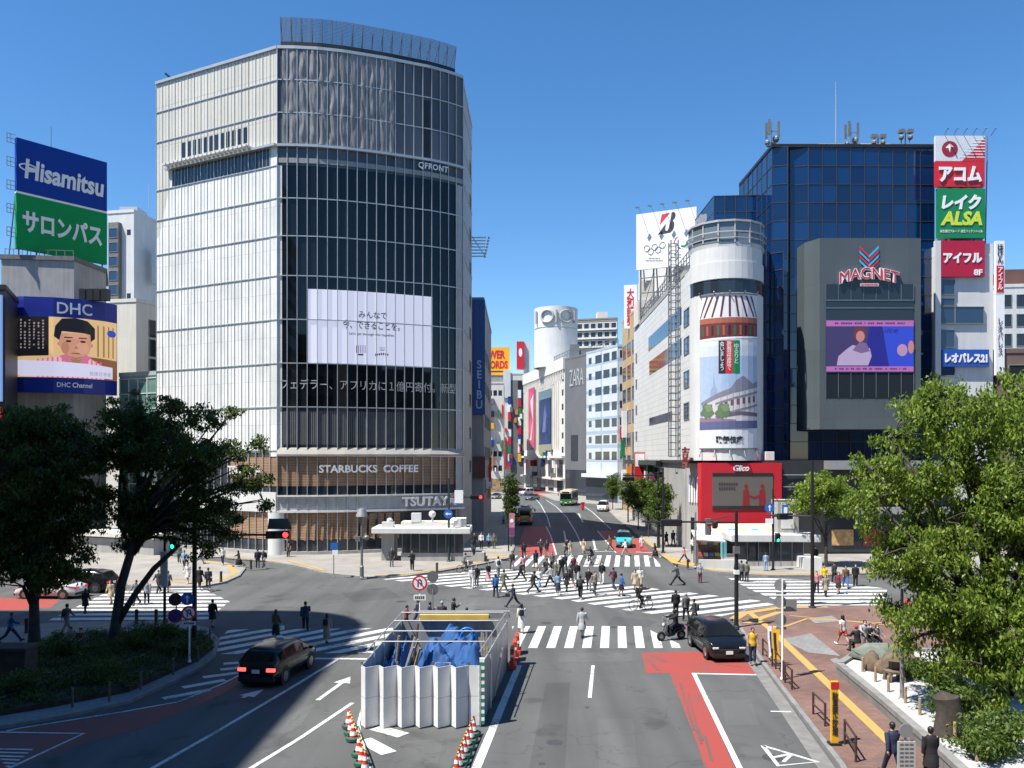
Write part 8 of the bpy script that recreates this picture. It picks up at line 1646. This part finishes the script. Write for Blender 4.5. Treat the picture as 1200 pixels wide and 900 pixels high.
CC = dict(K=(.011, .011, .013), N=(.018, .026, .06), G=(.13, .13, .135), W=(.62, .62, .6), B=(.42, .33, .22), R=(.35, .03, .035), P=(.55, .22, .26), O=(.13, .075, .045), L=(.22, .33, .46), D=(.042, .042, .046), Y=(.6, .4, .03), U=(.03, .12, .34), T=(.24, .2, .16), V=(.12, .13, .08), M=(.16, .03, .05), S=(.3, .31, .33))
NAMEC = dict(K='black', N='navy', G='grey', W='white', B='beige', R='red', P='pink', O='brown', L='light blue', D='charcoal', Y='yellow', U='blue', T='tan', V='olive', M='maroon', S='silver grey')
def cloth(c): return mat('cloth_' + NAMEC[c].replace(' ', '_'), CC[c], .85, noise=.16, ns=7, bump=.25, bs=40)
def put(me, name, m, root=None, loc=None, rz=0, sc=1):
    o = bpy.data.objects.new(name, me); COL.objects.link(o)
    if root is not None: o.parent = root
    else: o.location = loc; o.rotation_euler.z = rz; o.scale = (sc, sc, sc)
    if m is not None: o.material_slots[0].link = 'OBJECT'; o.material_slots[0].material = m
    return o
PR = random.Random(17); GRP = 'people crossing the junction'
def person(x, y, hd, pose, sex, top, bottom, hair, label, extra='', z=0, note=None, loc=None, sc=None, grp=GRP):
    """top and bottom are kind:colour; extra: m mask, b backpack, g bag (both carried things stand on their own)"""
    loc = P(x, y, z) if loc is None else V(loc); sc = sc or (PR.uniform(.97, 1.04) if sex == 'm' else PR.uniform(.9, .97)); rz = R_(hd)
    me, hz = body_mesh(pose, sex); o = put(me, 'person', None, None, loc, rz, sc); tag(o, label, 'person', grp)
    for w_ in (top, bottom): kind, c = w_.split(':'); put(wear_mesh(kind, pose, sex), kind, cloth(c), o)
    put(wear_mesh('shoes', pose, sex), 'shoes', cloth(PR.choice('KKKDWO')), o)
    if hair: hk, hcol = (hair.split(':') + ['K'])[:2]; put(wear_mesh(hk, pose, sex), hk, mat('hair_black', (.012, .01, .009), .5, noise=.1) if hcol == 'K' else cloth(hcol), o)
    if 'm' in extra: put(wear_mesh('mask', pose, sex), 'face_mask', cloth('W'), o)
    if 'b' in extra: q = put(wear_mesh('backpack', pose, sex), 'backpack', cloth(note[0]), None, loc, rz, sc); tag(q, note[1:], 'backpack')
    if 'g' in extra: q = put(wear_mesh('bag', pose, sex), 'handbag', cloth(note[0]), None, loc, rz, sc); tag(q, note[1:], 'bag')
    return o
J_, C_, S_, T_ = 'jacket:', 'coat:', 'shirt:', 'tee:'; TR, SK, LS, SH = 'trousers:', 'skirt:', 'long_skirt:', 'shorts:'
PEOPLE = [
 # far crosswalk and the street mouth
 (614, 655, 10, 'walk', 'm', J_ + 'K', TR + 'D', 'hair', 'person in black jacket on the left end of the far crosswalk, back turned', 'b', 'Kblack backpack of the person at the left end of the far crosswalk'),
 (634, 652, 160, 'phone', 'm', J_ + 'D', TR + 'K', 'hair', 'person in charcoal jacket looking down on the far crosswalk', 'm', None),
 (641, 653, 30, 'step', 'm', J_ + 'N', TR + 'T', 'hair:O', 'person in navy jacket and tan trousers on the far crosswalk', '', None),
 (664, 650, 200, 'walk', 'f', C_ + 'K', TR + 'K', 'long_hair', 'person in long black coat behind the far crosswalk', 'm', None), (668, 652, 190, 'step', 'f', C_ + 'B', TR + 'W', 'long_hair', 'person in beige coat walking close beside a long black coat', 'm', None),
 (684, 649, 170, 'walk2', 'f', C_ + 'B', SK + 'B', 'long_hair:O', 'person in beige coat and beige skirt above the far crosswalk', 'm', None), (715, 646, 100, 'walk', 'm', J_ + 'O', TR + 'O', 'hair', 'person all in brown standing on the red paint left of the turquoise taxi', '', None),
 (752, 646, 170, 'step', 'f', S_ + 'W', SK + 'P', 'long_hair:O', 'person in white top and pink skirt right of the turquoise taxi', 'm', None), (733, 652, 80, 'walk', 'm', S_ + 'W', TR + 'S', 'hair', 'person in white shirt crossing in front of the turquoise taxi', 'm', None), (768, 654, 60, 'stride', 'f', C_ + 'K', LS + 'K', 'long_hair', 'person in long black dress striding at the right end of the far crosswalk', '', None),
 (564, 616, 190, 'walk', 'm', J_ + 'K', TR + 'K', 'hair', 'lone dark figure far inside the shaded side street', '', None), (590, 615, 180, 'step', 'f', S_ + 'L', TR + 'N', 'long_hair', 'person in light blue top deep in the shade beside the banner', '', None),
 # diagonal scramble crossing
 (553, 689, 180, 'step', 'f', S_ + 'W', TR + 'W', 'hair:O', 'person all in white at the left end of the scramble crossing', 'm', None), (558.5, 688, 175, 'stand', 'm', J_ + 'K', TR + 'G', 'hair', 'person in black jacket and grey trousers beside someone all in white', 'm', None),
 (572, 682, 200, 'walk', 'f', J_ + 'K', LS + 'P', 'long_hair', 'person in black jacket over a pink skirt on the scramble crossing', 'm', None), (584, 676, 10, 'walk2', 'm', S_ + 'W', TR + 'G', 'hair', 'person in white shirt and grey trousers near the left end of the scramble', 'b', 'Nnavy backpack on the white shirted walker near the scramble left end'),
 (590, 694, -60, 'walk', 'm', J_ + 'V', TR + 'V', 'hair', 'person in olive jacket and olive trousers on the left half of the scramble', '', None), (581, 700, 20, 'step', 'f', J_ + 'U', TR + 'N', 'long_hair', 'person in blue jacket at the lower edge of the scramble crossing', 'b', 'Ubright blue backpack at the lower left edge of the scramble crossing'),
 (610, 682, -110, 'stride', 'm', J_ + 'K', TR + 'K', 'hair', 'person in black suit mid stride left of the middle of the scramble', 'm', None), (602, 712, 70, 'stride', 'm', J_ + 'N', TR + 'N', 'hair', 'person in navy suit striding alone below the scramble crossing', 'g', 'Kblack briefcase of the navy suit striding below the scramble crossing'),
 (628, 666, 20, 'step', 'f', J_ + 'N', SK + 'K', 'long_hair', 'person in navy jacket and black skirt at the upper edge of the scramble', '', None), (632, 689, 150, 'walk', 'f', S_ + 'W', TR + 'L', 'long_hair:O', 'person in white blouse and light blue trousers mid scramble', 'm', None), (625, 695, -70, 'stride', 'm', J_ + 'K', TR + 'D', 'hair', 'person in black jacket leaning forward in the middle of the scramble', '', None),
 (640, 677, -80, 'stride', 'm', J_ + 'D', TR + 'N', 'hair', 'person in charcoal jacket and navy trousers walking right mid scramble', 'b', 'Kblack backpack on the charcoal jacket mid scramble crossing'), (652, 681, 165, 'walk2', 'm', J_ + 'V', TR + 'G', 'hair', 'person in olive jacket and grey trousers mid scramble', 'm', None), (658, 676, 190, 'walk', 'm', J_ + 'K', TR + 'K', 'hair:O', 'brown haired person in black jacket and black trousers mid scramble', 'm', None),
 (664, 693, 150, 'step', 'f', C_ + 'K', TR + 'K', 'long_hair', 'long haired person in black coat below the middle of the scramble', 'm', None), (669, 689, 30, 'walk', 'm', J_ + 'D', TR + 'O', 'hair', 'person in charcoal jacket and brown trousers right of the scramble middle', '', None), (672, 674, 180, 'phone', 'f', J_ + 'M', SK + 'K', 'long_hair', 'person in maroon jacket looking at a hand on the scramble', 'm', None),
 (662, 671, 10, 'walk', 'm', J_ + 'N', TR + 'K', 'hair', 'person in navy jacket and black trousers at the upper middle of the scramble', '', None), (647, 668, 170, 'step', 'f', J_ + 'G', TR + 'K', 'long_hair', 'person in grey jacket at the upper edge of the scramble crossing', 'm', None),
 (680, 702, -10, 'stride', 'm', J_ + 'K', TR + 'K', 'hair', 'person in black seen from behind at the lower middle of the scramble', 'b', 'Dcharcoal backpack on the black clad walker at the lower middle scramble'), (690, 692, 175, 'walk', 'm', J_ + 'K', TR + 'G', 'hair', 'person in open black jacket and grey trousers facing the viewer on the scramble', 'm', None), (705.5, 684, 178, 'step', 'm', S_ + 'K', TR + 'W', 'hair', 'person in black shirt and white trousers on the right half of the scramble', 'm', None),
 (719, 690, 20, 'walk2', 'f', J_ + 'M', TR + 'N', 'hair', 'person in maroon jacket on the right half of the scramble', 'b', 'Nnavy backpack on the maroon jacket right of the scramble middle'), (744, 692, 160, 'step', 'f', C_ + 'B', SK + 'W', 'long_hair', 'person in beige coat and white skirt behind the cyclist on the scramble', 'm', None), (750, 690, 170, 'step', 'f', S_ + 'W', TR + 'B', 'long_hair:O', 'person in white blouse and beige trousers beside the scramble cyclist', 'm', None),
 (794, 686, 80, 'stride', 'm', J_ + 'D', TR + 'K', 'hair', 'person in charcoal jacket striding alone above the scramble right half', 'm', None), (820.5, 683, 175, 'stand', 'f', S_ + 'S', TR + 'M', 'hair', 'person in silver grey top and maroon trousers waiting alone at the right kerb', 'm', None),
 (792, 723, 5, 'stand', 'm', J_ + 'K', TR + 'K', 'hair', 'leftmost of three walkers behind the scooter, in black jacket and trousers', '', None), (804, 728, 15, 'step', 'm', J_ + 'G', TR + 'K', 'hair:S', 'middle of three walkers behind the scooter, in grey jacket and pale cap', 'b', 'Kblack backpack on the middle walker behind the scooter'), (814, 734, 60, 'walk', 'm', J_ + 'D', TR + 'D', 'hair', 'person all in charcoal beside the glossy black car roof', 'b', 'Ddark backpack beside the glossy black car roof'),
 (600, 668, 190, 'walk', 'm', J_ + 'D', TR + 'G', 'hair', 'person in charcoal jacket and grey trousers just below the far crosswalk left end', '', None), (613, 673, 15, 'step', 'f', S_ + 'P', TR + 'K', 'long_hair', 'person in pink top on the upper left of the scramble', '', None), (645, 688, 95, 'walk', 'm', J_ + 'S', TR + 'K', 'hair', 'person in silver grey jacket walking left mid scramble', 'm', None), (654, 697, 10, 'step', 'f', S_ + 'L', LS + 'N', 'long_hair', 'person in light blue top and long navy skirt mid scramble', '', None), (697, 697, 200, 'walk2', 'm', J_ + 'T', TR + 'D', 'hair', 'person in tan jacket right of the scramble middle', 'm', None), (676, 683, 175, 'walk', 'm', J_ + 'K', TR + 'S', 'hair', 'person in black jacket and silver grey trousers mid scramble', '', None), (728, 699, -80, 'step', 'f', J_ + 'U', SK + 'K', 'hair', 'person in blue jacket and black skirt left of the scramble cyclist', '', None),
 # near crosswalk and behind the hoarding
 (682, 747, -20, 'walk', 'm', C_ + 'S', TR + 'D', 'hair', 'person in silver grey coat walking alone on the near crosswalk', 'm', None), (611, 742, 0, 'step', 'f', S_ + 'W', LS + 'W', 'long_hair', 'person in white dress at the near crosswalk corner of the hoarding', 'b', 'Kblack backpack on the white dress near the hoarding corner'),
 (476, 741, -90, 'phone', 'f', J_ + 'M', TR + 'K', 'hair', 'person in maroon jacket leftmost of the row behind the hoarding', 'm', None), (490, 735, 80, 'walk', 'm', J_ + 'N', TR + 'N', 'hair', 'person in navy suit beside the red ringed sign post behind the hoarding', '', None), (503, 737, -85, 'phone', 'f', J_ + 'N', TR + 'N', 'hair', 'person in navy jacket looking at a phone just right of the red ringed sign', 'm', None),
 (518, 741, 10, 'step', 'm', J_ + 'D', TR + 'K', 'hair:S', 'grey haired person in charcoal jacket in the row behind the hoarding', '', None), (531, 734, -80, 'phone', 'm', J_ + 'K', TR + 'K', 'hair', 'tallest person in black suit in the row behind the hoarding', 'm', None), (547, 745, 5, 'stand', 'f', J_ + 'K', TR + 'D', 'hair', 'person in black jacket rightmost of the row behind the hoarding', '', None),
 (323, 750, -30, 'step', 'f', J_ + 'O', LS + 'K', 'long_hair', 'person in brown jacket and long black skirt on the shaded near left crosswalk', 'g', 'Wwhite bag carried on the shaded near left crosswalk'), (358, 739, 15, 'stride', 'm', J_ + 'N', TR + 'K', 'hair', 'person in navy jacket striding at the edge of the big shadow', 'g', 'Ppink bag carried at the edge of the big shadow'), (383, 753, -10, 'step', 'f', C_ + 'T', LS + 'T', 'long_hair', 'person in tan coat on the right end of the near left crosswalk', 'b', 'Kblack backpack on the tan coat near left crosswalk'),
 (249, 735, 0, 'step', 'f', C_ + 'K', SK + 'K', 'hair', 'person in black coat in the shade right of the signal mast', '', None), (100, 719, -5, 'step', 'f', C_ + 'K', TR + 'K', 'long_hair', 'person in black coat on the left crosswalk left of the leaning tree', '', None),
 (130, 708, 170, 'step', 'f', C_ + 'B', SK + 'B', 'long_hair', 'person in beige coat on the sunny left crosswalk behind the leaning tree', 'm', None), (143, 702, 10, 'walk', 'm', S_ + 'W', TR + 'D', 'hair', 'person in white shirt on the left crosswalk left of the leaning tree trunk', '', None), (160, 709, 160, 'walk', 'm', J_ + 'G', TR + 'D', 'hair', 'person in grey jacket and charcoal trousers right of the leaning tree trunk', 'm', None), (172, 708, 20, 'walk2', 'm', J_ + 'S', TR + 'N', 'hair', 'person in silver grey jacket and navy trousers on the left crosswalk', '', None),
 (186, 695, 170, 'walk', 'm', J_ + 'D', TR + 'K', 'hair', 'person in charcoal jacket at the top of the left crosswalk', 'm', None), (197, 694, 0, 'step', 'f', J_ + 'G', SK + 'K', 'hair', 'person in grey jacket and black skirt at the top of the left crosswalk', '', None),
]
for x, y, hd, pose, sex, top, bot, hair, lab, ex, note in PEOPLE: person(x, y, hd, pose, sex, top, bot, hair, lab, ex, 0, note)
PAVED = [
 (556, 644, 180, 'stand', 'm', J_ + 'K', TR + 'K', 'hair', 'person in black at the left of the four waiting in the shade by the banner', '', None), (564, 643, 175, 'stand', 'm', S_ + 'W', TR + 'K', 'hair', 'person in white shirt and black trousers among the four waiting in shade', 'm', None), (573, 643, 185, 'stand', 'f', S_ + 'L', TR + 'K', 'hair', 'person in light blue shirt among the four waiting in shade', 'm', None), (579, 643, 180, 'stand', 'm', J_ + 'V', TR + 'V', 'hair', 'person in olive clothes at the right of the four waiting in shade', '', None),
 (483, 669, 175, 'call', 'm', J_ + 'K', TR + 'K', 'hair', 'person in black talking on a phone before the subway entrance', '', None), (459, 664, 190, 'stand', 'm', J_ + 'D', TR + 'G', 'hair', 'person in charcoal jacket and grey trousers by the subway entrance parapet', '', None), (339, 652, 180, 'sit', 'f', S_ + 'O', TR + 'K', 'long_hair', 'person in brown sitting on the plinth of the glass tower', '', None),
 (261, 662, 180, 'step', 'f', S_ + 'W', TR + 'N', 'long_hair', 'person in white top at the left end of the glass tower plaza', 'm', None), (280, 664, 100, 'stride', 'f', C_ + 'K', LS + 'K', 'long_hair', 'person in black coat striding left across the glass tower plaza', '', None), (302, 666, 20, 'step', 'm', J_ + 'N', TR + 'D', 'hair', 'person in navy jacket with a pack on the glass tower plaza', 'b', 'Kblack backpack on the navy jacket by the glass tower'), (309, 665, 170, 'walk', 'm', J_ + 'D', TR + 'S', 'hair', 'person in charcoal jacket and silver grey trousers by the round column', 'm', None),
 (216, 668, 170, 'step', 'm', S_ + 'L', TR + 'D', 'hair', 'person in light blue shirt on the far left pavement near the low wall', 'm', None), (220, 684, 175, 'step', 'f', S_ + 'W', SK + 'W', 'hair', 'person in white dress at the curved yellow paving on the left', 'm', None), (244, 691, 20, 'walk', 'm', J_ + 'D', TR + 'K', 'hair', 'person in charcoal jacket with suitcase hand at the left pavement corner', 'g', 'Kblack case carried at the left pavement corner'), (234, 690, 0, 'step', 'f', C_ + 'K', TR + 'K', 'hair', 'person in black coat at the curved yellow paving on the left', '', None), (234, 661, -80, 'walk', 'f', S_ + 'W', TR + 'L', 'long_hair', 'person in white top and light blue trousers near the glass tower left flank', 'm', None), (210, 660, 180, 'stand', 'm', J_ + 'G', TR + 'D', 'hair', 'person in grey jacket by the long low subway wall', '', None),
 (78, 742, -20, 'walk', 'm', J_ + 'T', TR + 'T', 'hair', 'person in tan clothes between the two dark trees', 'b', 'Dcharcoal backpack on the tan walker between the dark trees'), (12, 753, -60, 'stride', 'm', J_ + 'U', TR + 'N', 'hair:O', 'person in blue jacket striding at the left edge under the dense tree', '', None), (84, 766, 180, 'sit', 'm', J_ + 'T', TR + 'D', 'hair', 'person in tan jacket sitting on the low bench under the trees', '', None), (96, 766, 170, 'sit', 'f', J_ + 'O', TR + 'D', 'hair', 'person in brown jacket sitting on the low bench under the trees', '', None),
 (802, 659, 60, 'stride', 'f', S_ + 'P', TR + 'D', 'long_hair:O', 'person in pink top striding on the pavement below the white corner store', '', None), (812, 649, 170, 'stand', 'm', S_ + 'W', TR + 'D', 'hair', 'person in white shirt on the pavement before the twin arch emblem', 'm', None), (781, 639, 10, 'walk', 'f', C_ + 'K', TR + 'K', 'long_hair', 'person in black coat among the avenue trees by the store wall', '', None), (789, 640, 20, 'step', 'm', J_ + 'N', TR + 'N', 'hair', 'person in navy jacket walking by the store wall beneath the avenue masts', '', None),
 (882, 777, 178, 'stand', 'm', 'vest:Y', TR + 'N', 'hair', 'traffic warden in yellow vest standing on the kerb behind the glossy black car', '', None),
 (988, 757, 20, 'walk', 'f', T_ + 'W', SH + 'R', 'long_hair', 'person in white tee and red shorts walking on the brick plaza', '', None),
 (897.5, 669, 0, 'stand', 'f', S_ + 'L', TR + 'L', 'hair', 'person in light blue by the kiosk parapet near the blue arrow disc', '', None), (955, 663, 180, 'stand', 'm', J_ + 'K', TR + 'K', 'hair', 'person in black standing behind the tall mast left of the green tree', '', None),
 (1005, 765, 20, 'sit', 'm', J_ + 'K', TR + 'D', 'cap:R', 'person in black jacket and red cap sitting on the garden wall', '', None), (1019, 760, 180, 'sit', 'f', J_ + 'K', TR + 'K', 'hair', 'person in black sitting in the middle of the group by the mound', 'm', None), (1013, 758, 170, 'sit', 'm', J_ + 'S', TR + 'G', 'hair', 'person in silver grey jacket sitting by the mound, left of two others', 'm', None), (1027, 760, 180, 'sit', 'f', J_ + 'G', TR + 'K', 'long_hair', 'person in grey jacket sitting at the right of the group by the mound', 'm', None),
 (1046.5, 912, 10, 'walk', 'm', J_ + 'N', TR + 'N', 'hair', 'person in navy and red jacket at the bottom edge beside the bus stop sign', '', None), (1091, 918, 0, 'step', 'm', C_ + 'K', TR + 'K', 'hair', 'person in long black coat at the bottom edge right of the bus stop sign', 'g', 'Kblack bag held by the long black coat at the bottom edge'),
]
for x, y, hd, pose, sex, top, bot, hair, lab, ex, note in PAVED: person(x, y, hd, pose, sex, top, bot, hair, lab, ex, .13, note, grp='people on the pavements')
RIGHT = [
 (864, 681, 20, 'stand', 'm', J_ + 'D', TR + 'D', 'hair', 'leftmost of three dark clothed people waiting behind the overhead signal mast', '', None), (869, 682, 10, 'stand', 'm', J_ + 'G', TR + 'K', 'hair', 'person in grey jacket in the trio behind the overhead signal mast', '', None), (875, 682, 0, 'stand', 'f', J_ + 'V', TR + 'D', 'hair', 'person in olive jacket in the trio behind the overhead signal mast', '', None),
 (957, 695, 170, 'step', 'f', S_ + 'P', TR + 'K', 'hair', 'person in pink top on the right crosswalk beside the tall mast', 'm', None), (967.5, 699, 150, 'walk', 'f', C_ + 'T', TR + 'K', 'hair:O', 'person in tan coat on the right crosswalk', 'm', None), (966, 688, 160, 'step', 'm', S_ + 'Y', TR + 'D', 'hair', 'person in yellow top on the right crosswalk', '', None), (982.5, 696, 165, 'walk2', 'f', J_ + 'M', SK + 'K', 'long_hair', 'person in maroon jacket and black skirt on the right crosswalk', 'm', None), (991, 689, 170, 'walk', 'm', J_ + 'O', TR + 'U', 'hair', 'person in brown jacket and blue trousers on the right crosswalk', '', None), (1002.5, 687, 175, 'stand', 'm', J_ + 'K', TR + 'K', 'hair', 'person in black at the right end of the right crosswalk group', 'm', None), (978, 684, 20, 'step', 'm', J_ + 'D', TR + 'K', 'hair', 'person in charcoal jacket at the back of the right crosswalk group', '', None),
]
for x, y, hd, pose, sex, top, bot, hair, lab, ex, note in RIGHT: person(x, y, hd, pose, sex, top, bot, hair, lab, ex, 0, note)
# riders
def rider(x, y, hd, top, bot, hair, label, bl, m, z=0, ex='', note=None):
    loc = P(x, y, z); bicycle(bl, loc, R_(hd), m); f = V((-math.sin(R_(hd)), math.cos(R_(hd)), 0)); return person(x, y, hd, 'cycle', 'm', top, bot, hair, label, ex, z, note, loc=loc - f * .2, sc=.98)
rider(692, 662, 90, J_ + 'K', TR + 'K', 'hair', 'cyclist in black riding left along the far crosswalk', 'pale bicycle ridden left along the far crosswalk', CPWHT)
rider(751, 715, -75, J_ + 'K', TR + 'K', 'hair', 'cyclist in black with a big pack riding across the lower scramble', 'tan framed bicycle crossing the lower scramble', mat('bike_tan', (.4, .25, .12), .4), 0, 'b', 'Kblack pack on the cyclist crossing the lower scramble')
rider(545, 671, -60, J_ + 'G', TR + 'G', 'hair', 'cyclist in grey holding a dark umbrella at the plaza corner', 'dark bicycle at the plaza corner under an umbrella', CPGRY)
p = P(553, 668, 0); c = V((p.x, p.y, 1.75)); ax = V((.85, .1, .25)).normalized(); mb = MB(); M_ = ax.to_track_quat('Z', 'Y').to_matrix().to_4x4(); k0 = len(mb.v); mb.lathe([(0, .3), (.3, .24), (.5, .1), (.56, 0), (.54, 0), (.3, .22), (0, .28)], (0, 0, 0), 16); mb.tube([(0, 0, .4), (0, 0, -.6)], .014, 6)
mb.v = [M_ @ q + c for q in mb.v]; solo(mb, 'umbrella', cloth('D'), c, 'open dark umbrella tilted sideways by the cyclist in grey', 'umbrella', smooth=True)
sl = P(787, 750); scooter('black motor scooter on the near crosswalk beside the glossy black car', sl, R_(112)); f_ = V((-math.sin(R_(112)), math.cos(R_(112)), 0)); person(787, 750, 112, 'ride', 'm', J_ + 'K', TR + 'K', 'helmet:K', 'scooter rider in black with a dark helmet on the near crosswalk', '', 0, None, loc=sl - f_ * .28)
